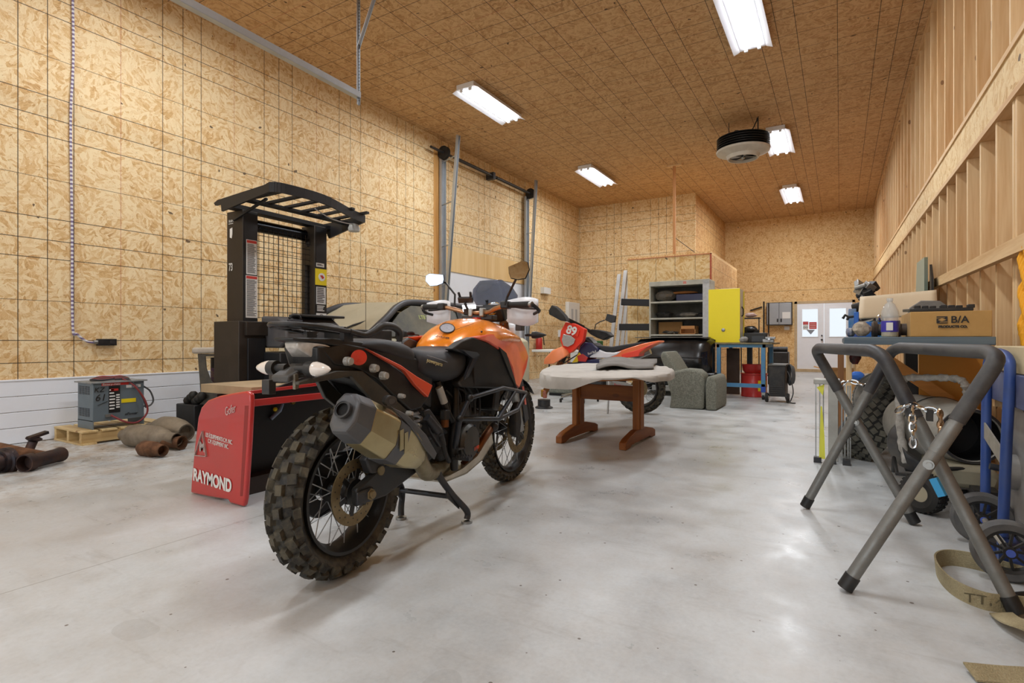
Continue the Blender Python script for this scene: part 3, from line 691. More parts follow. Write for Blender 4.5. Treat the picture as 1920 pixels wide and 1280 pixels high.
# handlebar: steered a little to the right
gL = B(798, 576, .40); gR = B(990, 573, -.39); gL.z = 1.118; gR.z = 1.098
bc = (gL+gR)/2+Vector((.06, 0, -.035)); bd = (gL-gR).normalized()
MB().tube([gR, gR+bd*.13, gR+bd*.24+Vector((.02, 0, -.015)), bc-bd*.08, bc+bd*.08, gL-bd*.24+Vector((.02, 0, -.015)), gL-bd*.13, gL], .0125, 12, smooth=4).build('handlebar', mat('#b58b68', .3, .8), bike)
for g_, s in ((gL, 1), (gR, -1)):
    MB().tube([g_+bd*s*.01, g_-bd*s*.125], [.0175, .016], 14).build('grip', m_rubber, bike)
    MB().box(g_-bd*s*.155, (.05, .05, .042), (0, 0, 0)).build('switch_block', m_black, bike, bevel=.008)
    MB().cyl(g_+bd*s*.005, g_+bd*s*.028, .016, 14).build('bar_end', m_alu, bike)
    MB().tube([g_-bd*s*.16+Vector((.05, 0, .0)), g_-bd*s*.08+Vector((.075, 0, -.012)), g_+bd*s*.02+Vector((.06, 0, -.018))], .006, 8, smooth=3).build('lever', m_black, bike)
    # mirror
    if s > 0: mc = B(815, 524, .42); stem = [B(852, 585, .26), B(853, 552, .27), B(836, 530, .38)]
    else: mc = B(973, 507, -.42); stem = [B(946, 572, -.26), B(952, 555, -.28), B(968, 522, -.38)]
    mc = Vector(mc)
    MB().tube(stem+[mc+Vector((.012, -s*.03, -.01))], .0065, 8).build('mirror_stem', m_black, bike)
    shape = [(-1, .0), (-.95, .6), (.55, .82), (.95, .55), (1, -.15), (.5, -.85), (-.25, -.8), (-.9, -.5)]
    up_ = Vector((-.02, 0, 1) if s > 0 else (.12, .22, 1)).normalized(); sd = Vector((-.18*s, s, 0 if s > 0 else .22)).normalized(); nm = up_.cross(sd)*s
    if nm.x > 0: nm = -nm
    hwid, hhei = (.068, .052) if s > 0 else (.055, .058)
    pts = [mc+sd*(a*hwid)+up_*(b*hhei) for a, b in shape]
    o = MB().slab([p-nm*.004 for p in pts], -nm*.022, inset=.012).build('mirror', m_black, bike, bevel=.003)
    MB().slab([mc+(p-mc)*.92 for p in pts], nm*.0015).build('mirror_glass', mat('#c3cddf', .03, 1.0), o)
    # hand guard
    hg = MB(); G0 = g_-bd*s*.06
    q = []
    for i in range(9):
        t_ = i/8; x_ = .045+.05*math.sin(t_*PI); l = (.15-.30*t_)
        q.append((x_, l))
    def hgf(u, v, G0=G0, s=s):
        i = u*8; k = min(7, int(i)); x_ = q[k][0]+(q[k+1][0]-q[k][0])*(i-k); l = -.12+.22*u
        hgt = .06+.02*math.sin(u*PI)
        return G0+bd*s*l+Vector((x_+.015, 0, -.03+(v-.5)*2*hgt))
    hg.grid(9, 5, hgf).build('hand_guard', mat('#e4e6ea', .3, 0, .1), bike, solid=.004)
    o = MB().tube([g_+bd*s*.03, g_+bd*s*.05+Vector((.05, 0, -.03)), g_+bd*s*.0+Vector((.09, 0, -.045))], .01, 8, smooth=3).build('guard_bar', m_black, bike)
tc = MB(); tc.box(bc+Vector((.03, 0, -.03)), (.07, .20, .03)); tc.build('triple_clamp', m_gun, bike, bevel=.006)
for s in (-1, 1): MB().box(bc+bd*s*.045, (.045, .03, .05)).build('bar_clamp', m_alu, bike, bevel=.006)
MB().cyl(bc+Vector((.0, 0, -.06)), bc+Vector((.0, 0, -.03)), .028, 20).build('ignition_lock', m_red, bike)
# phone cradle and lit lamp pod on the bar
cr = MB(); c0 = B(873, 562, .08); cr.box(c0, (.02, .09, .035), (0, R(-30), .2)); cr.tube([c0+Vector((-.01, 0, -.02)), B(882, 590, .06)], .009, 8)
for s in (-1, 1):
    cr.tube([c0+Vector((0, s*.035, .01)), c0+Vector((-.015, s*.04, .045))], .008, 8)
cr.build('phone_cradle', m_black, bike, bevel=.003)
lp = B(884, 582, .06)
MB().box(lp, (.05, .09, .045), (0, R(-20), .1)).build('lamp_pod', m_gun, bike, bevel=.008)
MB().box(lp+Vector((-.026, 0, .012)), (.006, .085, .042), (0, R(-20), .1)).build('lamp_lens', emit('#eef3ff', 12), bike, bevel=.004)
# left-side gear seen past the seat: round mirror and gps pod
pd = B(804, 636, .16); MB().box(pd, (.06, .05, .05), (0, R(25), .3)).build('gps_pod', m_plast, bike, bevel=.008)
MB().tube([pd+Vector((-.01, 0, -.02)), B(790, 655, .17)], .011, 8).build('gps_mount', m_black, bike)
o = B(770, 626, .2); MB().lathe([(.022, 0), (.022, .006), (.001, .009)], o, (.4, .2, 1), 18).build('mirror_pod', m_black, bike)
MB().tube([o, B(785, 628, .19), B(792, 648, .18)], .004, 6).build('pod_stem', m_black, bike)
# crash bars
for s in (1, -1):
    def b(px, py, lat):
        p = B(px, py, lat); return p if s > 0 else mir(p)
    nodes = {'a': b(862, 785, -.20), 'b': b(881, 746, -.235), 'c': b(943, 727, -.27), 'd': b(986, 736, -.22), 'e': b(970, 768, -.25), 'f': b(938, 785, -.27), 'g': b(934, 785, -.27), 'h': b(965, 735, -.255)}
    for k, seq in enumerate((['a', 'b', 'c', 'd'], ['a', 'g', 'e', 'd'], ['g', 'h'])):
        MB().tube([nodes[i] for i in seq], .0115, 12).build('crash_bar', mat('#2b3038', .35, .3, .2, '#5a5a58', 10), bike)
    MB().tube([nodes['a'], b(853, 840, -.17)], .0135, 12).build('crash_bar', mat('#2b3038', .35, .3, .2, '#5a5a58', 10), bike)
    for i in ('a', 'b'):
        MB().ball(nodes[i], .019).build('crash_bar_joint', m_black, bike)
# frame tubes
for s in (1, -1):
    def b(px, py, lat):
        p = B(px, py, lat); return p if s > 0 else mir(p)
    MB().tube([b(854, 712, -.12), b(854, 770, -.145), b(850, 840, -.155), b(852, 880, -.15)], [.017, .018, .024, .018], 12).build('frame_tube', m_black, bike)
    MB().tube([b(820, 715, -.12), b(836, 765, -.14), b(848, 790, -.15)], .015, 12).build('frame_strut', m_black, bike)
    MB().tube([b(770, 748, -.11), b(800, 780, -.12), b(835, 810, -.13)], .013, 10).build('subframe_strut', m_gun, bike)
MB().tube([B(823, 726, -.145), B(833, 755, -.155)], .0175, 12).build('frame_sleeve', mat('#a9a7a0', .4, .2), bike)
# engine
en = MB(); en.box((.78, 0, .44), (.42, .26, .22)); en.build('crankcase', m_engine, bike, bevel=.03)
for c, rot in (((.96, 0, .60), R(32)), ((.66, 0, .62), R(-38))):
    MB().box(c, (.15, .17, .26), (0, rot, 0)).build('cylinder', m_engine, bike, bevel=.02)
    MB().box((c[0]+math.sin(rot)*.15, 0, c[2]+math.cos(rot)*.14), (.17, .2, .08), (0, rot, 0)).build('cylinder_head', m_gun, bike, bevel=.015)
ct = MB(); cc = B(880, 828, -.175)
ct.lathe([(.088, .03), (.09, -.0), (.078, -.016), (.001, -.022)], cc, (0, 1, 0), 32); o = ct.build('clutch_cover', mat('#3c3c3a', .4, .5, .35, '#6f685a', 8), bike)
text('lettering', '1190', .026, mat('#e8542a', .5), o, frame(cc+Vector((.03, -.024, -.035)), (1, 0, .1), (0, -1, 0)), shear=.2)
MB().lathe([(.06, .02), (.062, -.004), (.05, -.012), (.001, -.014)], B(868, 775, -.13), (0, 1, 0), 24).build('alternator_cover', m_engine, bike)
for i in range(6):
    a = i*PI/3+.2; MB().cyl(cc+Vector((math.cos(a)*.082, -.012, math.sin(a)*.082)), cc+Vector((math.cos(a)*.082, -.022, math.sin(a)*.082)), .005, 8).build('cover_bolt', m_gun, bike)
MB().box((1.12, 0, .66), (.07, .34, .28), (0, R(12), 0)).build('radiator', m_black, bike, bevel=.01)
for k in range(7):
    MB().tube([(.60+.05*k, -.10-.01*(k % 3), .70-.03*(k % 2)), (.66+.05*k, -.13, .58+.02*(k % 4)), (.62+.06*k, -.12, .48)], .007, 6, smooth=4).build('hose', m_black, bike)
sp_ = MB(); pts = []
for i in range(90):
    a = i*.45; pts.append((.50+math.cos(a)*.038+i*.0006, math.sin(a)*.038-.02, .48+i*.0025))
sp_.tube(pts, .007, 6); sp_.build('shock_spring', m_spring, bike)
MB().cyl(B(834, 768, -.15), B(834, 786, -.15), .022, 16).build('brake_fluid_reservoir', m_black, bike, bevel=.003)
MB().cyl(B(834, 786, -.15), B(834, 800, -.15), .019, 16).build('reservoir_cup', m_bronze, bike)
MB().tube([B(922, 800, -.10), B(908, 820, -.12), B(890, 850, -.11), B(870, 872, -.08)], [.022, .022, .023, .026], 12, smooth=3).build('header_pipe', m_bronze, bike)
MB().ball(B(926, 800, -.12), .028).build('header_flange', m_gun, bike)
sk_ = MB(); side = [B(922, 812, -.14), B(925, 830, -.14), B(905, 862, -.14), B(875, 888, -.14), B(833, 905, -.14), B(830, 898, -.14), B(868, 878, -.14), B(895, 855, -.14)]
for s in (1, -1): sk_.slab([p if s > 0 else mir(p) for p in side], (0, .012*s, 0))
bt = [B(925, 830, -.14), B(905, 862, -.14), B(875, 888, -.14), B(833, 905, -.14)]
sk_.loft([[p, mir(p), mir(p)+Vector((0, 0, .008)), p+Vector((0, 0, .008))] for p in bt]); sk_.build('skid_plate', mat('#c9c5b8', .35, .6, .4, '#7d7464', 8), bike)
MB().slab([B(795, 770, -.17), B(806, 766, -.17), B(830, 800, -.19), B(838, 835, -.19), B(826, 838, -.19), B(808, 810, -.18)], (0, .02, 0)).build('footpeg_bracket', m_gun, bike, bevel=.004)
MB().tube([B(800, 782, -.18), B(822, 808, -.2)], [.018, .02], 12).build('master_cylinder', m_gun, bike)
MB().tube([B(826, 815, -.19), B(835, 850, -.19), B(842, 865, -.18)], .011, 8).build('brake_linkage', m_engine, bike)
pg = MB(); p0 = B(850, 857, -.16); pg.box(p0+Vector((0, -.05, 0)), (.04, .09, .014))
for i in range(6): 
    for s in (-1, 1): pg.box(p0+Vector((s*.018, -.015-.015*i, .01)), (.006, .006, .012))
pg.build('footpeg', m_gun, bike)
MB().tube([B(858, 842, -.2), B(868, 840, -.2), B(876, 856, -.2)], .006, 8).build('brake_pedal', m_gun, bike)
# forks, mudguard, calipers
for s in (-1, 1):
    MB().tube([(1.335, s*.10, 1.02), (1.46, s*.10, .70)], .027, 16).build('fork_stanchion', m_bronze, bike)
    MB().tube([(1.455, s*.10, .70), (1.585, s*.10, .335)], [.024, .026], 16).build('fork_leg', m_alu, bike)
    MB().slab([(1.50, s*.13, .66), (1.56, s*.13, .66), (1.66, s*.13, .40), (1.60, s*.13, .38)], (0, -.012*s, 0)).build('fork_guard', mat('#2a2c30', .4), bike, bevel=.003)
    MB().slab([(1.53, s*.138, .62), (1.555, s*.138, .62), (1.60, s*.138, .50), (1.575, s*.138, .50)], (0, -.003*s, 0)).build('fork_reflector', m_orgd, bike)
    MB().slab([(1.43, s*.09, .48), (1.50, s*.09, .53), (1.53, s*.09, .40), (1.50, s*.09, .30), (1.43, s*.09, .33)], (0, s*.045, 0)).build('front_caliper', m_engine, bike, bevel=.01)
def mud(u, v):
    a = R(38+118*u); r_ = .375+.01*math.cos((v-.5)*PI*2); y = (v-.5)*.16
    return (1.578+math.cos(a)*r_, y, .34+math.sin(a)*(r_-.02*abs(v-.5)*4))
MB().grid(15, 7, mud).build('front_mudguard', m_plast, bike, solid=.004)
# front indicator and handguard lamp
c = B(985, 628, -.22); MB().tube([c, c+Vector((0, -.05, 0))], .008, 8).build('signal_stalk', m_black, bike)
o = MB().lathe([(.004, 0), (.02, .006), (.022, .03), (.012, .07), (.002, .095)], c+Vector((0, -.04, 0)), (0, -1, 0), 14).build('front_turn_signal', m_black, bike)
c = B(985, 628, -.22); c = mir(c); MB().lathe([(.004, 0), (.02, .006), (.022, .03), (.012, .07), (.002, .095)], c, (0, 1, 0), 14).build('front_turn_signal', m_black, bike)
MB().box(B(975, 612, -.2), (.05, .04, .05)).tube([B(975, 612, -.2), B(996, 605, -.2)], .008, 8).build('auxiliary_lamp', m_gun, bike, bevel=.006)
# centre stand
for s in (-1, 1):
    foot = Vector((.765, s*.165, .008)) if s < 0 else Vector((.68, .17, .008))
    top = Vector((.53, s*.13, .32))
    MB().tube([top, Vector((.575, s*.14, .25)), Vector((.66, s*.15, .16)), Vector((foot.x, foot.y, .06)), foot+Vector((0, 0, .01))], [.018, .016, .015, .016, .016], 12, smooth=4).build('centre_stand_leg', m_gun, bike)
    MB().cyl(foot-Vector((0, 0, .008)), foot+Vector((0, 0, .004)), .028, 16).build('stand_foot', m_alu, bike)
MB().tube([(.66, -.15, .155), (.64, .155, .16)], .013, 10).build('stand_crossbar', m_gun, bike)
MB().slab([(.60, .15, .22), (.70, .15, .14), (.66, .15, .10), (.60, .15, .17)], (0, .008, 0)).build('stand_gusset', m_gun, bike)
MB().slab([(.60, -.15, .22), (.70, -.15, .14), (.72, -.15, .08), (.60, -.15, .17)], (0, .008, 0)).build('stand_gusset', m_gun, bike)
MB().tube([(.64, .16, .15), (.50, .19, .06), (.38, .22, .025)], [.012, .011, .012], 8).build('stand_tang', m_gun, bike)
# ================= reach truck with tower, guard and red cover
tr = thing('reach_truck', 'black stand-up lift truck with tall tower, overhead guard and open red side cover', 'forklift', (-4.2, 2.9, 0))
m_tbr = mat('#2a231c', .5, .2, .3, '#4a4036', 6); m_tbk = mat('#15161a', .45, .1, .2, '#3b3a38', 6)
m_lab = mat('#e2e2de', .5); m_labt = mat('#3b3d42', .6); m_yel = mat('#e6cf1a', .5)
colL = MB().box2((-4.93, 2.99, .95), (-4.68, 3.14, 2.11)).build('tower_column', m_tbr, tr, bevel=.006)
colR = MB().box2((-4.89, 3.786, .95), (-4.68, 3.94, 2.11)).build('tower_column', m_tbr, tr, bevel=.006)
MB().box2((-4.682, 3.0, .96), (-4.676, 3.135, 2.10)).build('column_channel', m_tbk, colL)
MB().box2((-4.682, 3.80, .96), (-4.676, 3.935, 2.10)).build('column_channel', m_tbk, colR)
lowt = MB(); lowt.box2((-4.99, 2.90, 0), (-4.60, 3.16, 1.085)).build('lower_tower', m_tbr, tr, bevel=.006)
MB().box2((-4.604, 2.98, 0), (-4.585, 3.155, .93)).build('tower_door', m_tbk, tr, bevel=.004)
MB().box2((-4.62, 2.955, .955), (-4.57, 3.17, 1.08)).build('tower_band', m_tbr, tr, bevel=.004)
MB().box2((-4.96, 3.76, 0), (-4.62, 3.98, 1.085)).build('lower_tower', m_tbr, tr, bevel=.006)
MB().tube([(-4.85, 3.13, 2.02), (-4.85, 3.8, 2.02)], .06, 20).build('lift_cylinder', mat('#1c1d20', .25, .6), tr)
MB().tube([(-4.80, 3.78, 1.1), (-4.80, 3.78, 1.7)], .03, 12).build('hose_run', m_black, tr)
def gridpart(o):
    for i in range(13):
        y = 3.15+.053*i; o.cyl((-4.76, y, 1.12), (-4.76, y, 2.0), .0028, 6)
    for k in range(16):
        z = 1.13+.056*k; o.cyl((-4.757, 3.13, z), (-4.757, 3.80, z), .0028, 6)
    return o
gridpart(MB()).build('mesh_guard', m_black, tr)
def lab(name, x, y0, y1, z0, z1, m, parent, head=None, lines=0, lm=None):
    o = MB().box2((x, y0, z0), (x+.003, y1, z1)).build(name, m, parent)
    if head: MB().box2((x+.002, y0+.004, z1-.03), (x+.0045, y1-.004, z1-.005)).build('red_header', head, o)
    if lines:
        q = MB(); n = lines; zt = z1-(.04 if head else .01)
        for i in range(n):
            z = zt-(zt-z0-.01)*i/n; random.seed(i+n)
            e = y1-.008-(y1-y0)*.3*random.random()
            q.box2((x+.002, y0+.008, z), (x+.0045, e, z-(zt-z0)/n*.45))
        q.build('print_lines', lm or m_labt, o)
    return o
lab('warning_label', -4.675, 3.02, 3.125, 1.52, 1.84, m_lab, colL, mat('#c8413a', .5), 26)
lab('warning_label', -4.675, 3.015, 3.13, 1.12, 1.51, m_lab, colL, mat('#c8413a', .5), 30)
lab('small_plate', -4.675, 3.80, 3.90, 1.68, 1.72, m_lab, colR, None, 2)
yl = lab('yellow_tag', -4.672, 3.785, 3.93, 1.49, 1.66, m_yel, colR)
MB().lathe([(.042, 0), (.042, .003), (.001, .003)], (-4.668, 3.865, 1.575), (1, 0, 0), 24).build('tag_disc', m_lab, yl)
MB().slab([(-4.664, 3.84, 1.59), (-4.664, 3.87, 1.595), (-4.664, 3.895, 1.57), (-4.664, 3.87, 1.555)], (.001, 0, 0)).build('tag_mark', m_red, yl)
lab('barcode_label', -4.675, 3.80, 3.92, 1.29, 1.47, mat('#cfd0d0', .4), colR, None, 9, m_black)
lab('black_sticker', -4.675, 3.80, 3.92, 1.20, 1.285, m_black, colR, None, 4, m_lab)
wl = lab('round_mark_sticker', -4.675, 3.80, 3.93, 1.10, 1.195, m_lab, colR)
MB().torus((-4.671, 3.865, 1.148), .034, .003, (1, 0, 0)).build('round_mark', m_black, wl)
text('number', '73', .10, m_lab, colL, frame((-4.865, 2.988, 1.59), (1, 0, 0), (0, -1, 0)), xs=.62, bold=.001)
MB().box2((-4.90, 2.9885, 1.995), (-4.83, 2.991, 2.0)).build('decal_line', m_lab, colL)
text('lettering', 'RAM', .035, m_lab, colL, frame((-4.86, 2.988, 2.02), (1, 0, 0), (0, -1, 0)))
MB().slab([(-4.88, 2.989, 1.87), (-4.85, 2.989, 1.86), (-4.84, 2.989, 1.90), (-4.84, 2.989, 1.96), (-4.88, 2.989, 1.95)], (0, -.001, 0)).build('torn_sticker', m_lab, colL)
MB().ball((-4.79, 3.80, 1.93), .045).build('knob', m_black, tr)
# overhead guard
gd = MB()
A_, B_, C_, D_ = Vector((-4.86, 2.86, 2.19)), Vector((-4.12, 2.87, 2.235)), Vector((-4.17, 3.98, 2.19)), Vector((-4.82, 4.0, 2.17))
gd.slab([A_+Vector((-.06, 0, -.02)), A_+Vector((-.04, 0, -.045)), A_+Vector((.05, 0, -.045)), A_+Vector((.06, 0, -.11)), B_+Vector((0, 0, -.07)), B_, A_], (0, .02, 0))
fr = sp([B_, B_+Vector((.07, .1, 0)), B_+Vector((.09, .5, -.008)), C_+Vector((.05, -.2, 0)), C_], 6)
for i in range(len(fr)-1):
    gd.beam(fr[i]+Vector((0, 0, -.035)), fr[i+1]+Vector((0, 0, -.035)), .02, .08)
inn = [p+Vector((-.09, 0, -.02)) for p in fr]
for i in range(len(fr)-1): gd.slab([fr[i], fr[i+1], inn[i+1], inn[i]], (0, 0, .012))
gd.beam((-4.52, 2.88, 2.16), (-4.45, 4.0, 2.14), .10, .02)
gd.beam((-4.75, 2.9, 2.13), (-4.75, 4.0, 2.12), .12, .04)
gd.slab([C_, C_+Vector((0, 0, -.07)), D_+Vector((.1, 0, -.16)), D_], (0, .02, 0))
gd.build('overhead_guard', m_tbk, tr)
for k in range(6):
    yy = 2.95+.19*k; MB().beam((-4.50, yy-.03, 2.165), (-4.08, yy+.05, 2.20), .045, .02).build('guard_bar', m_tbk, tr)
MB().beam((-4.79, 2.97, 2.02), (-4.30, 2.97, 2.15), .02, .02).build('guard_strut', m_tbk, tr)
wlp = MB(); wlp.lathe([(.02, .05), (.045, .04), (.06, .0), (.055, -.03), (.001, -.03)], (-4.28, 3.95, 2.06), (0, 0, 1), 16); wlp.build('work_lamp', mat('#b9bab6', .4), tr)
MB().tube([(-4.20, 3.4, 2.14), (-4.22, 3.6, 2.09), (-4.22, 3.8, 2.08), (-4.26, 3.92, 2.10)], .006, 6, smooth=4).build('lamp_cable', mat('#c9c9c9', .5), tr)
# operator console
cs_ = MB(); cs_.loft([[(x, y, z) for x, z in ((-4.68, .84), (-4.40, .84), (-4.30, .92), (-4.30, 1.05), (-4.42, 1.13), (-4.68, 1.14))] for y in (3.17, 3.80)])
cs_.build('console', mat('#4e4d4f', .5, 0, .4, '#787570', 5), tr, bevel=.02)
MB().box2((-4.31, 3.18, 1.0), (-4.27, 3.32, 1.10)).build('control_box', mat('#34373f', .5), tr, bevel=.004)
MB().tube([(-4.29, 3.19, 1.11), (-4.29, 3.22, 1.14), (-4.29, 3.29, 1.14), (-4.29, 3.31, 1.11)], .012, 8, smooth=3).build('control_handle', m_black, tr)
MB().box2((-4.45, 3.3, 1.13), (-4.30, 3.85, 1.155)).build('console_lid', m_black, tr, bevel=.008)
MB().box2((-4.95, 3.14, 0), (-4.35, 3.80, .80)).build('tractor_body', m_tbk, tr, bevel=.01)
MB().box2((-4.2, 3.5, .90), (-3.75, 3.95, 1.01)).build('side_shelf', m_black, tr, bevel=.01)
for k in range(3):
    MB().tube([(-4.32, 3.28+.02*k, .84), (-4.28, 3.27, .72), (-4.28, 3.36, .66), (-4.28, 3.45, .72-.02*k), (-4.33, 3.47, .83)], .007, 6, smooth=5).build('cable_loop', m_cap, tr)
# armrest and tray at the far left side
p0 = at(392, 745, 5.55)
ap = [(371, 663), (413, 663), (413, 668), (386, 668), (388, 690), (396, 712), (406, 725), (413, 727), (413, 790), (378, 790), (375, 715)]
MB().slab([plane(a, b, (-5.8, 3.0), (-5.3, 3.35)) for a, b in ap], (.05, -.03, 0)).build('arm_bracket', mat('#3c372f', .5, .2, .5, '#6f6858', 6), tr, bevel=.006)
pd_ = [plane(366, 657, (-5.8, 3.0), (-5.3, 3.35)), plane(416, 656, (-5.8, 3.0), (-5.3, 3.35))]
MB().beam(pd_[0]+Vector((0, 0, 0)), pd_[1], .16, .062).build('arm_pad', mat('#b6ada0', .7, 0, .4, '#8b8172', 8), tr, bevel=.02, seg=3)
q = plane(409, 700, (-5.9, 3.06), (-5.4, 3.41)); MB().cyl(q+Vector((-.02, 0, -.13)), q+Vector((-.02, 0, .17)), .06, 20).build('oil_can', m_black, tr)
MB().cyl(q+Vector((-.02, 0, -.10)), q+Vector((-.02, 0, .06)), .061, 20).build('purple_wrap', mat('#54306e', .5, 0, .5, '#c8b35a', 40), tr)
q = plane(392, 724, (-5.75, 2.96), (-5.25, 3.31)); text('lettering', 'CAUTION', .02, mat('#c98a3a', .5), tr, frame(q, (.5, .35, 0), (.35, -.5, 0)))
q = plane(361, 812, (-5.9, 2.9), (-5.3, 3.3)); MB().box((q.x-.05, q.y+.1, .13), (.34, .3, .26)).build('drive_unit', m_tbk, tr, bevel=.01)
for k in range(6):
    MB().ball((q.x-.12+.05*k, q.y+.02, .29+.03*(k % 3)), .045).build('hose_fitting', m_engine, tr)
# lower body between tower and cover
MB().box2((-4.6, 2.75, .05), (-3.1, 3.75, .52)).build('battery_frame', m_tbk, tr, bevel=.01)
# red cover: rounded side skin, top, open towards the aisle
m_redt = mat('#bb2b28', .28, .05, .22, '#8d5048', 3.5, coat=.5)
face = [(357, 927), (358, 905), (364, 840), (371, 782), (377, 763), (389, 750), (410, 742), (440, 736), (461, 733), (469, 738), (470, 752), (466, 830), (459, 935), (456, 952), (444, 950), (430, 944), (427, 937), (390, 931)]
fp_ = [ply(a, b, 1.78) for a, b in face]
for p in fp_: p.z = max(p.z, .004)
cov = MB().slab(fp_, (0, .03, 0)).build('red_cover', m_redt, tr, bevel=.014, seg=3)
topc = [ply(a, b, 1.78) for a, b in [(371, 782), (377, 763), (389, 750), (410, 742), (440, 736), (461, 733)]]
o = MB(); o.loft([[p+Vector((0, .02, 0)) for p in topc]+[p+Vector((0, .02, -.02)) for p in reversed(topc)], [p+Vector((0, .97, .03)) for p in topc]+[p+Vector((0, .97, .01)) for p in reversed(topc)]])
o.build('cover_top', m_redt, cov, bevel=.003)
xe = -2.775
MB().box2((xe-.02, 1.80, .545), (xe+.012, 2.75, .585)).build('cover_lip', m_redt, cov, bevel=.004)
hp = sp([(xe, 1.80, .60), (xe, 2.0, .645), (xe, 2.25, .70), (xe, 2.5, .665), (xe, 2.75, .61)], 5)
MB().slab([(xe, 1.80, .585)]+hp+[(xe, 2.75, .585)], (-.02, 0, 0)).build('black_fascia', m_tbk, cov)
MB().box2((-3.30, 1.84, .60), (-2.80, 2.72, .648)).build('dusty_board', mat('#a58f6e', .8, 0, .4, '#6e6251', 4), cov)
MB().box2((-3.12, 1.81, .03), (-3.08, 2.75, .60)).build('inner_panel', mat('#121111', .5), cov)
MB().box2((-3.10, 1.85, .0), (-2.98, 2.75, .10)).build('inner_sill', mat('#2c2019', .6), cov)
MB().slab([ply(a, b, 1.7795) for a, b in [(459, 760), (466, 760), (462, 830), (455, 930), (450, 930)]], (0, .001, 0)).build('cover_edge', mat('#8f231f', .4), cov)
q = plx(508, 785, -3.07); MB().tube([q, q+Vector((.02, .05, .05)), q+Vector((.02, .07, .09))], [.013, .013, .009], 10).build('latch_handle', mat('#8693a6', .3, .2), cov)
q = plx(516, 767, -3.06); MB().ball(q, .014).build('latch_cap', m_yel, cov)
q = plx(545, 753, -3.05); MB().cyl(q, q+Vector((.03, 0, 0)), .016, 6).build('cover_bolt', mat('#9a7a3a', .35, .8), cov)
MB().box2((-3.05, 2.12, .645), (-2.93, 2.24, .74)).build('terminal_box', mat('#3b3c3d', .5), cov, bevel=.004)
MB().box2((-2.98, 2.34, .645), (-2.80, 2.60, .76)).build('terminal_box', mat('#2d2e30', .5), cov, bevel=.004)
text('lettering', 'RAYMOND', .098, m_lab, cov, frame(ply(397, 901, 1.776), (1, 0, -.05), (0, -1, 0)), bold=.0035, xs=.78)
text('lettering', 'Gofer', .066, mat('#c9a9a6', .5), cov, frame(ply(431, 769, 1.776), (1, 0, .30), (0, -1, 0)), shear=.35, xs=.65)
text('lettering', 'LES ÉQUIPEMENTS C.M. INC.', .034, m_lab, cov, frame(ply(410, 822, 1.776), (1, 0, -.08), (0, -1, 0)), xs=.62)
text('lettering', 'C.M. EQUIPMENT INC.', .034, m_lab, cov, frame(ply(409, 832, 1.776), (1, 0, -.08), (0, -1, 0)), xs=.60)
tri = MB(); T_ = [ply(a, b, 1.778) for a, b in [(381, 808), (367, 853), (388, 855)]]
m_foil = mat('#c3b7b2', .3, .5, .5, '#8f7f7b', 40)
for i in range(3):
    tri.beam(T_[i], T_[(i+1) % 3], .004, .018, up=(0, 1, 0))
tri.build('triangle_mark', m_foil, cov)
text('lettering', 'M', .075, m_foil, cov, frame(ply(379, 838, 1.776), (1, 0, 0), (0, -1, 0)), bold=.004)
# ================= battery charger on a pallet
pal = thing('wood_pallet', 'small pale wood pallet against the white wall panel under the grey charger', 'pallet', (-5.88, 2.55, 0), 0)
m_pal = lumber('pallet_wood', 0, '#d9c08c', '#b08f5c'); m_palY = lumber('pallet_stringer', 1, '#d6bd88', '#ad8b58')
for x in (-6.14, -5.88, -5.63): MB().box2((x-.02, 2.10, .016), (x+.02, 2.82, .105)).build('stringer', m_palY, pal, bevel=.003)
for k in range(5): MB().box2((-6.17, 2.10+.15*k, .105), (-5.59, 2.10+.15*k+.12, .123)).build('deck_board', m_pal, pal, bevel=.003)
for k in range(3): MB().box2((-6.17, 2.10+.305*k, 0), (-5.59, 2.10+.305*k+.11, .016)).build('bottom_board', m_pal, pal)
ch = thing('battery_charger', 'grey industrial battery charger with coiled red cables, standing on the pallet', 'charger', (-5.77, 2.39, .125))
m_gry = mat('#69767e', .45, .2, .15, '#4f5a60', 6)
body = MB(); body.box2((-5.92, 2.19, .19), (-5.62, 2.60, .53)).build('casing', m_gry, ch, bevel=.004)
for y in (2.19, 2.60-.006): MB().box2((-5.92, y, .125), (-5.62, y+.006, .20)).build('side_skirt', m_gry, ch)
MB().box2((-5.94, 2.17, .53), (-5.60, 2.62, .542)).build('lid', mat('#8c9294', .5, 0, .6, '#6b6358', 8), ch)
for z0 in (.235, .43):
    v = MB()
    for i in range(7):
        for j in range(4): v.box2((-5.89+.055*j, 2.186, z0+.011*i), (-5.85+.055*j, 2.191, z0+.011*i+.005))
    v.build('vent_slots', m_black, ch)
lb = MB().box2((-5.621, 2.31, .26), (-5.617, 2.40, .50)).build('instruction_label', m_black, ch)
q = MB(); random.seed(3)
for i in range(7): q.box2((-5.618, 2.315, .29+.028*i), (-5.6155, 2.35+.015*random.random(), .302+.028*i))
for i in range(6): q.box2((-5.618, 2.368, .30+.022*i), (-5.6155, 2.396, .312+.022*i))
q.build('label_print', m_lab, lb)
MB().box2((-5.618, 2.325, .455), (-5.6155, 2.385, .475)).build('label_red', m_red, lb)
MB().box2((-5.621, 2.255, .505), (-5.617, 2.47, .53)).build('red_strip', m_red, ch)
text('lettering', 'Battery-mate', .027, m_lab, ch, frame((-5.616, 2.33, .517), (0, 1, 0), (1, 0, 0)), shear=.2)
MB().box2((-5.621, 2.45, .475), (-5.617, 2.57, .50)).build('white_strip', m_lab, ch)
text('lettering', 'Deka', .026, mat('#2b3a8c', .5), ch, frame((-5.616, 2.52, .487), (0, 1, 0), (1, 0, 0)), shear=.2)
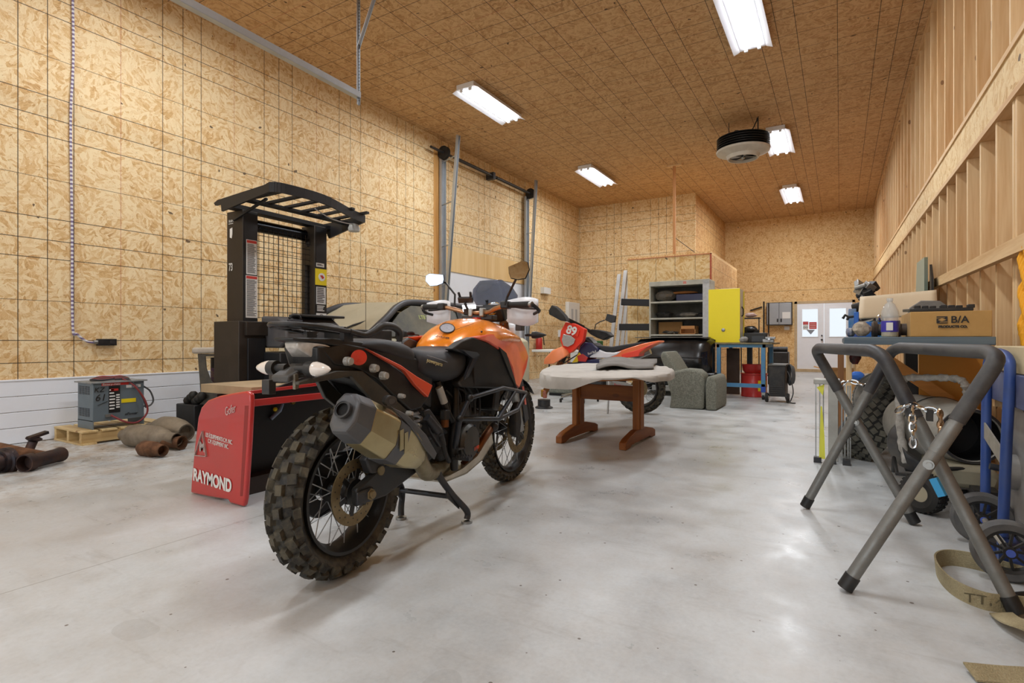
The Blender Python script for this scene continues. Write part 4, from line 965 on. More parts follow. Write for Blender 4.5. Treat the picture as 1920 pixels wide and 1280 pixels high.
MB().box2((-5.621, 2.41, .34), (-5.617, 2.53, .375)).build('yellow_label', m_yel, ch)
text('lettering', 'ePower', .034, m_black, ch, frame((-5.617, 2.49, .235), (0, 1, 0), (1, 0, 0)), shear=.3)
text('lettering', 'KZ', .06, m_black, ch, frame((-5.617, 2.235, .47), (0, 1, 0), (1, 0, 0)), shear=.2)
text('lettering', '61', .085, m_black, ch, frame((-5.617, 2.245, .40), (0, 1, 0), (1, 0, 0)), shear=.2)
MB().beam((-5.617, 2.225, .335), (-5.617, 2.30, .365), .002, .004).build('pen_stroke', m_black, ch)
m_cr = mat('#7c2b2c', .5); m_ck = mat('#26242a', .5)
MB().tube([(-5.72, 2.3, .56), (-5.68, 2.42, .565), (-5.6, 2.50, .50), (-5.57, 2.58, .36), (-5.56, 2.60, .24), (-5.55, 2.52, .16), (-5.55, 2.42, .17), (-5.60, 2.32, .24)], .0085, 8, smooth=6).build('red_cable', m_cr, ch)
MB().tube([(-5.72, 2.35, .56), (-5.67, 2.44, .56), (-5.61, 2.49, .53), (-5.58, 2.57, .38), (-5.57, 2.595, .28)], .0085, 8, smooth=6).build('black_cable', m_ck, ch)
MB().tube([(-5.64, 2.60, .48), (-5.64, 2.66, .43), (-5.64, 2.69, .34), (-5.64, 2.66, .29), (-5.64, 2.60, .29)], .008, 8, smooth=6).build('grey_cable', m_cap, ch)
for k in range(4):
    pts = [(-5.76+.09*math.cos(a*.7)*(1-.1*k)+.02*math.sin(a*2), 2.38+.15*math.sin(a*.7)*(1-.1*k), .556+.006*k+.004*math.sin(3*a)) for a in range(10)]
    MB().tube(pts, .0085, 8, smooth=4).build('coiled_cable', m_cr if k % 2 else m_ck, ch)
MB().box2((-5.62, 2.28, .225), (-5.60, 2.33, .25)).build('cable_gland', m_alu, ch)
# ================= exhaust parts on the floor
m_cat = mat('#8b8273', .5, .5, .6, '#5c4a3a', 7, bump=.3, bscale=60)
def lathe_between(a, b, prof, m, name, label, cat, group=None, inner=True, flat=1):
    a = Vector(a); b = Vector(b); L = (b-a).length; ax = (b-a).normalized()
    pr = [(r, t*L) for r, t in prof]; n = len(pr)
    r0, h0 = pr[-1]
    o = MB(); o.lathe(pr+[(r0*.86, h0), (r0*.82, h0-.06), (.001, h0-.062)], a, ax, 26)
    ob = o.build(name, m); tag(ob, label, cat, group); return ob
def cataxis(p1, p2, r):
    a = fl(*p1); b = fl(*p2); a.z = b.z = r; return a, b
a, b = cataxis((230, 833), (332, 843), .085)
lathe_between(a, b, [(.045, 0), (.05, .08), (.09, .16), (.1, .3), (.1, .62), (.085, .74), (.055, .86), (.055, 1)], m_cat, 'catalytic_converter', 'long grey converter lying across the middle of the exhaust pile', 'exhaust part', 'loose exhaust converters')
a, b = cataxis((280, 822), (350, 832), .10)
lathe_between(a, b, [(.05, 0), (.055, .1), (.09, .25), (.12, .4), (.125, .6), (.11, .8), (.075, 1)], m_cat, 'catalytic_converter', 'fat rusty-grey converter at the rear right of the pile', 'exhaust part', 'loose exhaust converters')
a, b = cataxis((262, 852), (306, 858), .055)
lathe_between(a, b, [(.035, 0), (.05, .12), (.062, .2), (.062, .65), (.05, .7), (.045, 1)], m_rust, 'catalytic_converter', 'smallest rusty converter in front of the others', 'exhaust part', 'loose exhaust converters')
a, b = cataxis((272, 848), (318, 850), .06); a += Vector((-.06, .13, 0)); b += Vector((-.06, .13, 0))
lathe_between(a, b, [(.03, 0), (.045, .3), (.05, .8), (.06, 1)], m_rust, 'pipe_collar', 'rusty flared pipe collar between the two converters', 'exhaust part', 'loose exhaust converters')
m_burnt = mat('#2c2a30', .4, .6, .5, '#6b4a36', 10, bump=.3, bscale=60)
a = fl(45, 885); b = fl(116, 866); a.z = b.z = .06
lathe_between(b, a, [(.052, 0), (.055, .05), (.05, .2), (.05, .8), (.062, .82), (.062, 1)], m_burnt, 'exhaust_pipe', 'dark blued exhaust pipe at the left floor edge', 'exhaust part', 'burnt pipes')
a = fl(-30, 892); b = fl(18, 882); a.z = b.z = .07
lathe_between(a, b, [(.06, 0), (.06, .7), (.065, .72), (.095, .8), (.095, 1)], m_burnt, 'exhaust_pipe', 'flanged dark pipe cut by the left frame edge', 'exhaust part', 'burnt pipes')
a = fl(-25, 868); b = fl(85, 872); a.z = .11; b.z = .06
lathe_between(a, b, [(.05, 0), (.055, .2), (.045, .6), (.04, 1)], m_rust, 'exhaust_pipe', 'brown rusty pipe lying behind the dark pipes', 'exhaust part', 'burnt pipes')
q = fl(55, 868); o = MB(); o.tube([q+Vector((0, 0, .1)), q+Vector((-.02, .03, .16))], .03, 10).lathe([(.035, 0), (.05, .01), (.05, .02), (.03, .03)], q+Vector((-.02, .03, .16)), (.1, .2, 1), 16).box(q+Vector((0, .05, .2)), (.04, .13, .02), (.2, .1, .3))
tag(o.build('pipe_clamp', m_burnt), 'black clamp standing on top of the burnt pipes', 'exhaust part')
# ================= wall cable and outlet
yc = plx(135, 300, XL+.02).y
cb = MB(); cb.tube([(XL+.02, yc, 4.5), (XL+.02, yc+.01, 3.6), (XL+.02, yc-.01, 3.0), (XL+.02, yc, 2.0), (XL+.02, yc+.005, 1.06), (XL+.02, yc+.04, .97), (XL+.02, yc+.12, .90), (XL+.02, yc+.2, .89)], .011, 8, smooth=6)
t = NT('braided_cable'); co = t.obj(); z = t.node('ShaderNodeSeparateXYZ', {0: co}).outputs[2]
st = t.math('GREATER_THAN', t.math('SINE', t.math('MULTIPLY', z, 160.0)), 0.0)
m_braid = t.out(t.mix(st, lin('#d9d8de'), lin('#77698a')), .5)
tag(cb.build('wall_cable', m_braid), 'braided grey cable running down the left wall to the outlet', 'cable')
ob = thing('outlet_box', 'small black outlet box low on the left wall', 'outlet', (XL, yc+.27, .86))
MB().box2((XL, yc+.2, .86), (XL+.05, yc+.36, .925)).build('box', m_black, ob, bevel=.004)
MB().cyl((XL+.03, yc+.17, .893), (XL+.03, yc+.2, .893), .02, 12).build('connector', m_alu, ob)
MB().box2((XL+.05, yc+.3, .875), (XL+.053, yc+.34, .91)).build('socket_face', m_gun, ob)
# ================= dusty car behind the truck
car = thing('parked_car', 'dust-covered cream car with black pillars parked along the left wall behind the motorcycle', 'car', (-5.2, 6.0, 0))
m_cream2 = mat('#cfc9ae', .6, 0, .35, '#b5ad92', 3); m_dustg = mat('#b3ab93', .55, 0, .3, '#938c78', 2.2)
m_win = mat('#4c4f4a', .3, 0, .75, '#8d8a78', 2.5)
cx_ = -5.22
bodys = []
for y, hw, z0, z1 in ((4.16, .60, .35, .66), (4.22, .70, .25, .76), (4.3, .77, .2, .88), (4.42, .80, .18, .95), (5.6, .82, .18, .965), (7.0, .82, .18, .97), (7.9, .78, .22, .95), (8.05, .68, .35, .8)):
    bodys.append([(cx_-hw, y, z0), (cx_-hw*1.02, y, (z0+z1)/2), (cx_-hw*.98, y, z1-.05), (cx_-hw*.86, y, z1), (cx_+hw*.86, y, z1), (cx_+hw*.98, y, z1-.05), (cx_+hw*1.02, y, (z0+z1)/2), (cx_+hw, y, z0)])
MB().loft(bodys).build('car_body', m_cream2, car, bevel=.02)
gh = [(4.35, .72, .96), (4.72, .66, 1.18), (5.08, .56, 1.36), (5.5, .54, 1.395), (6.5, .54, 1.385), (6.9, .55, 1.33), (7.5, .62, 1.0)]
roof = [(cx_, ) for _ in gh]
MB().loft([[(cx_-hw, y, z-.035), (cx_-hw*.8, y, z), (cx_, y, z+.015), (cx_+hw*.8, y, z), (cx_+hw, y, z-.035), (cx_+hw*.8, y, z-.05), (cx_-hw*.8, y, z-.05)] for y, hw, z in gh[2:6]]).build('roof', m_cream2, car)
MB().slab([(cx_-.68, 4.40, .955), (cx_+.68, 4.40, .955), (cx_+.53, 5.10, 1.355), (cx_, 5.07, 1.375), (cx_-.53, 5.10, 1.355)], (0, .02, .03)).build('windshield', m_dustg, car)
MB().slab([(cx_-.55, 6.9, 1.32), (cx_+.55, 6.9, 1.32), (cx_+.62, 7.5, .99), (cx_-.62, 7.5, .99)], (0, -.02, .01)).build('rear_window', m_dustg, car)
for s in (1, -1):
    pil = [(cx_+s*.72, 4.34, .955), (cx_+s*.68, 4.67, 1.16), (cx_+s*.585, 5.0, 1.335), (cx_+s*.555, 5.35, 1.395), (cx_+s*.55, 6.3, 1.395), (cx_+s*.56, 6.85, 1.34), (cx_+s*.64, 7.5, .99)]
    MB().tube(pil, .042, 10, smooth=4).build('roof_rail', mat('#33343a', .4, 0, .3, '#5a5a58', 4), car)
    MB().slab([(cx_+s*.735, 4.54, .955), (cx_+s*.66, 4.92, 1.24), (cx_+s*.60, 5.2, 1.345), (cx_+s*.59, 6.1, 1.35), (cx_+s*.735, 6.15, .955)], (s*.01, 0, 0)).build('side_window', m_win, car)
    MB().slab([(cx_+s*.735, 6.22, .955), (cx_+s*.59, 6.18, 1.35), (cx_+s*.59, 6.7, 1.33), (cx_+s*.735, 7.1, .955)], (s*.01, 0, 0)).build('side_window', m_win, car)
    MB().slab([(cx_+s*.745, 6.12, .95), (cx_+s*.745, 6.25, .95), (cx_+s*.60, 6.20, 1.36), (cx_+s*.60, 6.10, 1.36)], (s*.012, 0, 0)).build('door_pillar', m_black, car)
    MB().box((cx_+s*.86, 4.75, .97), (.14, .09, .11)).build('door_mirror', m_black, car, bevel=.02)
    for y in (4.72, 7.15):
        MB().lathe([(.18, -.09), (.31, -.1), (.32, 0), (.31, .1), (.18, .09)], (cx_+s*.74, y, .32), (1, 0, 0), 32, loop=True, caps=False).build('tyre', m_rubber, car)
        MB().lathe([(.001, -.06), (.18, -.07), (.18, .07), (.001, .06)], (cx_+s*.74, y, .32), (1, 0, 0), 24).build('wheel_hub', m_alu, car)
text('marker_writing', "LT8 '96", .075, mat('#c9d87c', .5), car, frame((cx_+.70, 5.35, 1.20), (0, 1, 0), (1, 0, .35)), xs=1.0)
for a, b in (((4.38, -.55), (4.74, -.25)), ((4.38, .1), (4.82, .40))):
    MB().tube([(cx_+a[1], a[0]-.02, .975), (cx_+(a[1]+b[1])/2, (a[0]+b[0])/2-.03, 1.09), (cx_+b[1], b[0]-.02, 1.18)], .012, 8).build('wiper', m_black, car)
MB().tube([(cx_+.62, 4.42, .95), (cx_+.62, 4.42, 1.95)], .003, 6).build('antenna', m_black, car)
# ================= overhead door in the left wall: white lower part, plywood above, tracks
struct(MB().box2((XL-.12, 7.72, 0), (XL-.03, 10.92, 2.2)), 'door_1', m_whitepanel)
o = MB()
for i in range(2): o.box2((XL-.03, 7.75+1.58*i, 2.2), (XL-.012, 7.75+1.58*i+1.57, 2.68))
struct(o, 'trim_5', m_ply)
struct(MB().box2((XL-.02, 7.60, 0), (XL+.012, 7.74, 4.35)).box2((XL-.02, 10.90, 0), (XL+.012, 11.02, 4.35)), 'trim_6', lumber('jamb', 2, '#d8a765', '#b9803f'))
def channel(o, a, b, w=.05, d=.05, t=.006, up=(1, 0, 0)):
    a = Vector(a); b = Vector(b); dr = (b-a).normalized(); u = Vector(up); u = (u-dr*u.dot(dr)).normalized(); v = dr.cross(u)
    for off, ww, hh in ((u*0, w, t), (u*d/2+v*w/2, t, d), (u*d/2-v*w/2, t, d)):
        M = Matrix((dr, v, u)).transposed(); o.box((a+b)/2+off, ((b-a).length, ww, hh), M)
for (y, top, lb_) in ((7.78, (-5.66, 7.55, 4.45), 'left'), (10.86, (-5.86, 10.72, 4.50), 'right')):
    tk_ = thing('door_track', 'galvanised vertical and leaning track on the %s side of the boarded overhead door' % ('near' if y < 8 else 'far'), 'door track', (XL+.05, y, 0), 0, 'overhead door tracks')
    o = MB(); channel(o, (XL+.04, y, 0.0), (XL+.04, y, 4.2), .13, .05); o.build('vertical_angle', m_galv, tk_)
    o = MB(); channel(o, (XL+.06, y, 0.9), top, .055, .05); o.build('leaning_track', m_galv, tk_)
    for z in (1.0, 1.9, 2.6, 3.35, 4.12):
        f_ = max(0, (z-.9)/(top[2]-.9)); px_ = XL+.06+(top[0]-XL-.06)*f_; py_ = y+(top[1]-y)*f_
        MB().beam((XL+.03, y, z), (px_+.01, py_, z), .03, .008).build('track_bracket', m_galv, tk_)
sh = thing('torsion_shaft', 'dark torsion shaft with cable drums across the top of the boarded door', 'door hardware', (XL+.1, 9.3, 4.25))
MB().cyl((XL+.14, 7.35, 4.27), (XL+.14, 11.0, 4.27), .022, 12).build('shaft', m_gun, sh)
MB().cyl((XL+.14, 8.1, 4.27), (XL+.14, 9.2, 4.27), .032, 14).build('spring', m_black, sh); MB().cyl((XL+.14, 9.45, 4.27), (XL+.14, 10.7, 4.27), .032, 14).build('spring', m_black, sh)
for y in (7.72, 10.9):
    MB().lathe([(.03, -.03), (.12, -.03), (.10, -.02), (.10, .02), (.12, .03), (.03, .03)], (XL+.14, y, 4.27), (0, 1, 0), 24).build('cable_drum', m_engine, sh)
MB().box2((XL, 9.28, 4.2), (XL+.18, 9.36, 4.34)).build('centre_bracket', m_gun, sh)
# ================= hanging track in the upper left
ht = thing('hanging_door_track', 'galvanised overhead track running above the left side, hung from perforated angle iron', 'door track', (-4.33, 4.04, 3.45))
o = MB(); channel(o, (-4.33, -3.0, 3.62), (-4.33, 4.06, 3.45), .06, .06, up=(0, 0, 1)); o.build('track', m_galv, ht)
o = MB(); channel(o, (-4.38, -3.0, 3.66), (-4.38, 4.04, 3.49), .03, .05, up=(0, 0, 1)); o.build('track_angle', m_galv, ht)
def perf(o, a, b, w=.032):
    a = Vector(a); b = Vector(b); o.beam(a, b, w, .004, up=(1, 0, 0)); o.beam(a+Vector((0, w/2, 0)), b+Vector((0, w/2, 0)), .004, w, up=(1, 0, 0))
o = MB(); perf(o, (-4.33, 4.05, 3.38), (-4.33, 4.05, ZC)); hg_ = o.build('hanger', m_galv, ht)
o = MB()
for i in range(34): o.box((-4.3125, 4.05, 3.42+.034*i), (.003, .008, .018))
o.build('hanger_slots', m_black, hg_)
o = MB(); perf(o, (-4.33, 4.05, 3.98), (-4.02, 4.05, ZC)); o.build('hanger_brace', m_galv, ht)
# ================= trestle table with grey cloth
tb = thing('trestle_table', 'brown wooden two-pedestal table standing in the middle of the hall under a grey cloth', 'table', (-1.84, 4.72, 0))
m_oakZ = lumber('oak_post', 2, '#a4662a', '#7a4418'); m_oakX = lumber('oak_rail', 0, '#9c5f26', '#733f16'); m_oakY = lumber('oak_foot', 1, '#9a5c26', '#703d16')
for x in (-2.13, -1.545):
    MB().box2((x-.025, 4.66, .09), (x+.025, 4.84, .62)).build('post', m_oakZ, tb, bevel=.006)
    MB().box2((x-.034, 4.71, .12), (x+.034, 4.79, .60)).build('post_fillet', m_oakZ, tb, bevel=.004)
    f = MB().slab([(x-.03, 4.33, 0), (x-.03, 4.33, .06), (x-.03, 4.40, .085), (x-.03, 4.62, .125), (x-.03, 4.88, .125), (x-.03, 5.10, .085), (x-.03, 5.17, .06), (x-.03, 5.17, 0), (x-.03, 5.08, 0), (x-.03, 5.0, .02), (x-.03, 4.5, .02), (x-.03, 4.42, 0)], (.06, 0, 0))
    f.build('foot', m_oakY, tb, bevel=.006)
    MB().box2((x-.03, 4.2, .585), (x+.03, 5.3, .64)).build('bearer', m_oakY, tb, bevel=.006)
MB().box2((-2.11, 4.735, .36), (-1.565, 4.765, .50)).build('stretcher', m_oakX, tb, bevel=.004)
outl = [(1012, 698), (1030, 703), (1075, 706), (1130, 706), (1185, 705), (1225, 703), (1252, 699), (1264, 693), (1250, 687), (1215, 683), (1165, 681), (1100, 681), (1045, 684), (1020, 690)]
TT = [fl(a, b, .655) for a, b in outl]
cen = sum(TT, Vector())/len(TT)
MB().slab([cen+(p-cen)*.97+Vector((0, 0, -.035)) for p in TT], (0, 0, .028)).build('tabletop', m_oakX, tb, bevel=.004)
m_cloth = mat('#c6c3bd', .85, 0, .35, '#8f8a82', 5, bump=.3, bscale=30)
ring0 = sp(TT+[TT[0]], 6)[:-1]; n = len(ring0); random.seed(5)
rings = [[cen+(p-cen)*f+Vector((0, 0, .002+.003*math.sin(p.x*31+f*9)+.003*math.sin(p.y*17))) for p in ring0] for f in (.02, .5, .8, .97)]
rings.append([cen+(p-cen)*1.0+Vector((0, 0, -.008)) for p in ring0])
DRP = [.10, .105, .085, .022, .018, .05, .065, .06, .05, .05, .05, .05, .06, .09]
def dr(i): a = DRP[(i//6) % 14]; b = DRP[(i//6+1) % 14]; f = (i % 6)/6; return a+(b-a)*f+.004*math.sin(i*.7)
rings.append([cen+(p-cen)*(1.006+.003*math.sin(i*.5))+Vector((0, 0, -dr(i)*.5)) for i, p in enumerate(ring0)])
rings.append([cen+(p-cen)*(1.002+.006*math.sin(i*.5))+Vector((0, 0, -dr(i))) for i, p in enumerate(ring0)])
tag(MB().loft(rings, caps=False).build('table_cloth', m_cloth, sharp=60), 'dusty grey cloth draped over the brown trestle table', 'cloth')
def matf(u, v):
    p = fl(1118+108*u+ (6 if v > .5 else 0), 694-14*v-2*u, .66); z = .012+.03*math.sin(min(1, u*1.7)*PI)*(1 if u < .6 else .3)+.018*v
    return (p.x, p.y, .66+z)
tag(MB().grid(12, 6, matf).build('rubber_mat', mat('#85837f', .8, 0, .4, '#5b5955', 8, bump=.4, bscale=80), solid=.014), 'crumpled grey rubber floor mat lying on the table cloth', 'mat')
# ================= small orange off-road motorcycle
db = thing('dirt_bike', 'orange off-road motorcycle with a red number 89 plate parked behind the table', 'motorcycle', (-2.14, 6.65, 0))
YD = 6.65
def dp(px, py, y=YD-.12): return ply(px, py, y)
m_or2 = mat('#f0713c', .35, 0, .1, '#f59a70', 3, coat=.3); m_or3 = mat('#f2402c', .35, 0, .08, '#ee8a60', 3, coat=.3); m_navy = mat('#1e2550', .35, coat=.3); m_peach = mat('#f58f5c', .4)
rw_ = wheel(db, 'rear_wheel', -2.14, .315, .315, .12, .225, (26, .014, [(-.2, .22, .5, .1, 0), (.24, .22, .5, -.1, .4), (-.85, .24, .5, .1, .5), (.85, .24, .5, 0, .9)]), 28, [(-.06, .06, .11, m_disc, 5)], rimmat=m_black, hubm=m_orgd)
rw_.matrix_parent_inverse = Matrix.Identity(4); rw_.location = (-2.14+2.14, 0, .315); 
fx = -3.33
hd = Vector((-math.cos(R(38)), -math.sin(R(38)), 0)); sdv = Vector((-hd.y, hd.x, 0))   # steering heading and its side
FA = ply(1020, 738, YD-.15)
stt = Vector((-3.02, YD-.02, 0.98))
for s in (-1, 1):
    MB().tube([stt+sdv*s*.09+Vector((0, 0, .02)), stt+sdv*s*.09+(FA-stt)*.45], .027, 12).build('fork_upper', mat('#2f2d2a', .3, .6), db)
    MB().tube([stt+sdv*s*.09+(FA-stt)*.45, FA+sdv*s*.07], .024, 12).build('fork_lower', m_bronze, db)
    MB().box(FA+sdv*s*.07+Vector((0, 0, .0)), (.05, .045, .10)).build('fork_end', mat('#a8502c', .4, .3, .6, '#8f8f8f', 40) if s > 0 else mat('#b98a2a', .4, .5, .5, '#5a5a55', 40), db, bevel=.01)
o = MB(); o.slab([dp(1060, 603, 6.35), dp(1078, 606, 6.33), dp(1096, 616, 6.33), dp(1092, 640, 6.34), (dp(1078, 654, 6.36)), dp(1068, 663, 6.38), dp(1056, 655, 6.38), dp(1049, 636, 6.37), dp(1051, 620, 6.36)], (.03, .07, 0), inset=.02)
mk = o.build('headlight_mask', m_or3, db, bevel=.01)
MB().slab([dp(1060, 610, 6.325), dp(1086, 619, 6.315), dp(1083, 631, 6.315), dp(1058, 622, 6.325)], (0, .006, 0)).build('number_plate', m_or3, mk)
text('number', '89', .15, m_lab, mk, frame(dp(1071.5, 620, 6.308), (1, 0, -.30), (-.1, -1, .1)), bold=.005)
MB().slab([dp(1056, 626, 6.325), dp(1070, 629, 6.32), dp(1078, 636, 6.32), dp(1075, 644, 6.325), dp(1065, 650, 6.33), dp(1056, 648, 6.335), dp(1053, 637, 6.33)], (0, .02, 0)).build('headlight_lens', mat('#d6d2cf', .1, .3, .4, '#8e8a86', 40, coat=.6), mk, bevel=.004)
ff = MB(); ff.loft([[dp(1019, 683, 6.25), dp(1020, 674, 6.25), dp(1022, 671, 6.38), dp(1023, 682, 6.38)], [dp(1038, 682, 6.2), dp(1034, 659, 6.22), dp(1036, 656, 6.42), dp(1042, 680, 6.44)], [dp(1058, 670, 6.22), dp(1052, 650, 6.25), dp(1056, 648, 6.45), dp(1062, 668, 6.46)], [dp(1067, 665, 6.3), dp(1064, 657, 6.32), dp(1066, 656, 6.45), dp(1070, 664, 6.46)]])
ff.build('front_fender', m_peach, db, bevel=.015, sharp=60)
# bars, guards, mirror
bl = dp(1042, 588, 6.2); br = dp(1112, 622, 6.55)
MB().tube([bl, bl+(br-bl)*.3, (bl+br)/2+Vector((0, 0, .0)), bl+(br-bl)*.7, br, dp(1125, 627, 6.6)], .014, 10).build('handlebar', m_black, db)
MB().tube([bl+(br-bl)*.3, bl+(br-bl)*.75], .025, 12).build('bar_pad', m_blackg, db)
MB().slab([dp(1028, 582, 6.12), dp(1034, 571, 6.12), dp(1043, 577, 6.14), (dp(1057, 592, 6.2)), dp(1062, 603, 6.22), dp(1050, 601, 6.18), dp(1034, 592, 6.14), dp(1029, 590, 6.12)], (.02, .10, 0), inset=.008).build('hand_guard', m_bpl, db, bevel=.012)
MB().slab([dp(1099, 620, 6.5), dp(1108, 617, 6.5), dp(1122, 618, 6.55), dp(1138, 622, 6.6), dp(1145, 630, 6.6), dp(1137, 634, 6.6), dp(1131, 638, 6.6), dp(1120, 634, 6.58), dp(1107, 627, 6.55)], (.03, .10, 0), inset=.008).build('hand_guard', m_bpl, db, bevel=.012)
MB().tube([dp(1115, 617, 6.55), dp(1117, 608, 6.55), dp(1125, 603, 6.57), dp(1134, 600, 6.6)], .007, 8).build('mirror_stem', m_black, db)
MB().slab([dp(1134, 600, 6.6), dp(1138, 588, 6.6), dp(1155, 592, 6.62), dp(1153, 604, 6.62), dp(1145, 605, 6.6)], (.0, .03, 0)).build('mirror', m_black, db, bevel=.006)
# body panels
def dpan(name, pts, m, y=YD-.14, t=.28, bv=.012): return MB().slab([dp(a, b, y) for a, b in pts], (0, t, 0)).build(name, m, db, bevel=bv)
dpan('seat', [(1090, 636), (1096, 632), (1108, 641), (1120, 648), (1145, 650), (1175, 645), (1204, 641), (1200, 646), (1175, 654), (1148, 660), (1134, 658), (1118, 652), (1104, 647)], mat('#25272b', .6), YD-.10, .2, .015)
dpan('tail_fender', [(1150, 662), (1172, 654), (1204, 644), (1235, 638), (1237, 641), (1215, 650), (1200, 661), (1197, 668), (1168, 671), (1140, 674)], m_or2, YD-.12, .24)
dpan('tail_side_plate', [(1165, 664), (1195, 656), (1232, 641), (1215, 650), (1200, 660), (1197, 668), (1166, 671)], m_or3, YD-.126, .25, .006)
dpan('side_plate', [(1122, 655), (1135, 660), (1150, 661), (1165, 658), (1156, 665), (1140, 671), (1104, 670), (1108, 664)], mat('#e6e8ee', .35, coat=.3), YD-.13, .26)
dpan('radiator_shroud', [(1088, 650), (1096, 641), (1108, 643), (1120, 652), (1123, 657), (1106, 667), (1100, 673), (1085, 677), (1080, 668)], m_navy, YD-.15, .3)
dpan('shroud_yellow', [(1072, 680), (1086, 660), (1092, 668), (1082, 678)], mat('#e9c81e', .35), YD-.155, .31, .003)
dpan('shroud_red', [(1082, 667), (1092, 663), (1102, 670), (1098, 678), (1084, 677)], m_red, YD-.158, .316, .003)
text('lettering', 'Red Bull', .045, m_lab, db, frame(dp(1110, 661, YD-.16), (1, 0, .3), (0, -1, 0)), xs=.8)
dpan('lower_panel', [(1082, 678), (1100, 674), (1140, 672), (1150, 676), (1130, 684), (1085, 686)], m_navy, YD-.13, .26)
dpan('fuel_tank', [(1088, 640), (1100, 630), (1110, 640), (1120, 655), (1100, 660), (1085, 660)], mat('#23242a', .4), YD-.09, .18, .02)
MB().box((-2.75, YD, .44), (.42, .24, .32)).build('engine', m_engine, db, bevel=.04)
MB().lathe([(.10, 0), (.11, .01), (.09, .03), (.001, .035)], (-2.68, YD-.12, .40), (0, -1, 0), 28).build('engine_cover', m_gun, db)
MB().slab([dp(1132, 712, YD-.1), dp(1170, 716, YD-.1), dp(1205, 730, YD-.1), dp(1205, 738, YD-.1), dp(1165, 732, YD-.1), dp(1132, 726, YD-.1)], (0, .03, 0)).build('swingarm', m_alu, db, bevel=.006)
text('lettering', 'Renthal', .04, m_red, db, frame(dp(1160, 722, YD-.103), (1, 0, -.12), (0, -1, 0)))
MB().tube([dp(1140, 700), dp(1142, 722, YD-.2), dp(1139, 781, YD-.27)], .011, 8).build('side_stand', m_alu, db)
MB().box(dp(1138, 788, YD-.27)+Vector((0, 0, .01)), (.07, .04, .012)).build('stand_foot', m_alu, db)
MB().tube([(-3.0, YD+.05, .95), (-2.9, YD, .5)], .03, 10).build('frame_spar', m_orgd, db)
MB().tube([(-2.45, YD, .75), (-2.2, YD+.12, .72), (-2.05, YD+.12, .78)], [.03, .05, .045], 14).build('silencer', m_alu, db)
# ================= recliner
m_fab = mat('#6c6e63', .9, 0, .7, '#a3a498', 70, bump=.6, bscale=140)
ch2 = thing('recliner', 'worn grey-green tweed recliner standing sideways between the small motorcycle and the blue bench', 'armchair', (-1.75, 7.7, 0))
def rp(pts, y): return [ply(a, b, y) for a, b in pts]
MB().slab(rp([(1254, 767), (1258, 742), (1250, 716), (1252, 703), (1262, 696), (1285, 691), (1308, 693), (1320, 702), (1321, 720), (1319, 768)], 7.38), (0, .30, 0)).build('side_arm', m_fab, ch2, bevel=.035, seg=3)
MB().slab(rp([(1262, 740), (1262, 705), (1310, 705), (1316, 745)], 7.68), (0, .55, 0)).build('seat', m_fab, ch2, bevel=.03)
MB().slab(rp([(1258, 765), (1256, 720), (1262, 698), (1300, 694), (1319, 705), (1319, 764)], 8.2), (0, .24, 0)).build('side_arm', m_fab, ch2, bevel=.035, seg=3)
MB().slab(rp([(1237, 668), (1241, 658), (1249, 660), (1258, 672), (1273, 697), (1275, 703), (1255, 706), (1245, 690)], 7.6), (0, .62, 0)).build('backrest', m_fab, ch2, bevel=.035, seg=3)
MB().slab(rp([(1323, 769), (1322, 722), (1325, 707), (1333, 704), (1341, 709), (1344, 722), (1343, 770)], 7.36), (0, .75, 0)).build('leg_rest', m_fab, ch2, bevel=.03, seg=3)
# ================= black car rear
bc_ = thing('black_car', 'glossy black car rear end with a dusty trunk lid parked before the grey shelf cabinet', 'car', (-2.3, 9.4, 0))
def cp(a, b, y): return ply(a, b, y)
prof = [(.32, 8.93), (.50, 8.84), (.62, 8.86), (.84, 8.92), (.90, 8.97), (.93, 9.1), (.945, 9.6), (.95, 10.3), (.95, 10.4), (.3, 10.4)]
rings = []
for x, k, dz in ((-3.02, .16, -.03), (-2.94, .05, 0), (-2.7, .01, .005), (-2.3, 0, .01), (-2.0, .01, .005), (-1.93, .01, .005), (-1.80, .05, 0), (-1.73, .14, -.03)):
    rings.append([(x, min(y+k if y < 10 else y, 9.25 if x > -1.95 else 11), z+dz) for z, y in prof])
MB().loft(rings).build('trunk', m_blackg, bc_, bevel=.015)
MB().box2((-2.98, 8.98, .955), (-2.0, 10.3, .966)).box2((-2.0, 8.98, .955), (-1.80, 9.23, .966)).build('dust_layer', mat('#77756f', .8, 0, .6, '#3c3c3d', 6), bc_)
MB().box((-2.28, 8.845, .56), (.36, .02, .014)).build('trunk_handle', m_gun, bc_, bevel=.004)
MB().slab([(-1.88, 8.87, .72), (-1.79, 8.90, .74), (-1.78, 8.90, .52), (-1.86, 8.875, .50)], (0, .02, 0)).build('tail_lamp', mat('#1a1d28', .08, .3, coat=1), bc_)
MB().box((-2.3, 8.98, .30), (1.3, .14, .22)).build('rear_bumper', m_blackg, bc_, bevel=.04)
MB().box((-2.35, 8.95, .13), (.65, .06, .09)).build('diffuser', m_alu, bc_, bevel=.01)
MB().box2((-2.75, 8.825, .64), (-1.85, 8.845, .646)).build('trunk_seam', m_gun, bc_)
for x in (-2.88, -2.1):
    MB().lathe([(.2, -.1), (.31, -.1), (.32, 0), (.31, .1), (.2, .1), (.2, 0)], (x, 9.8, .32), (1, 0, 0), 28, loop=True, caps=False).build('tyre', m_rubber, bc_)
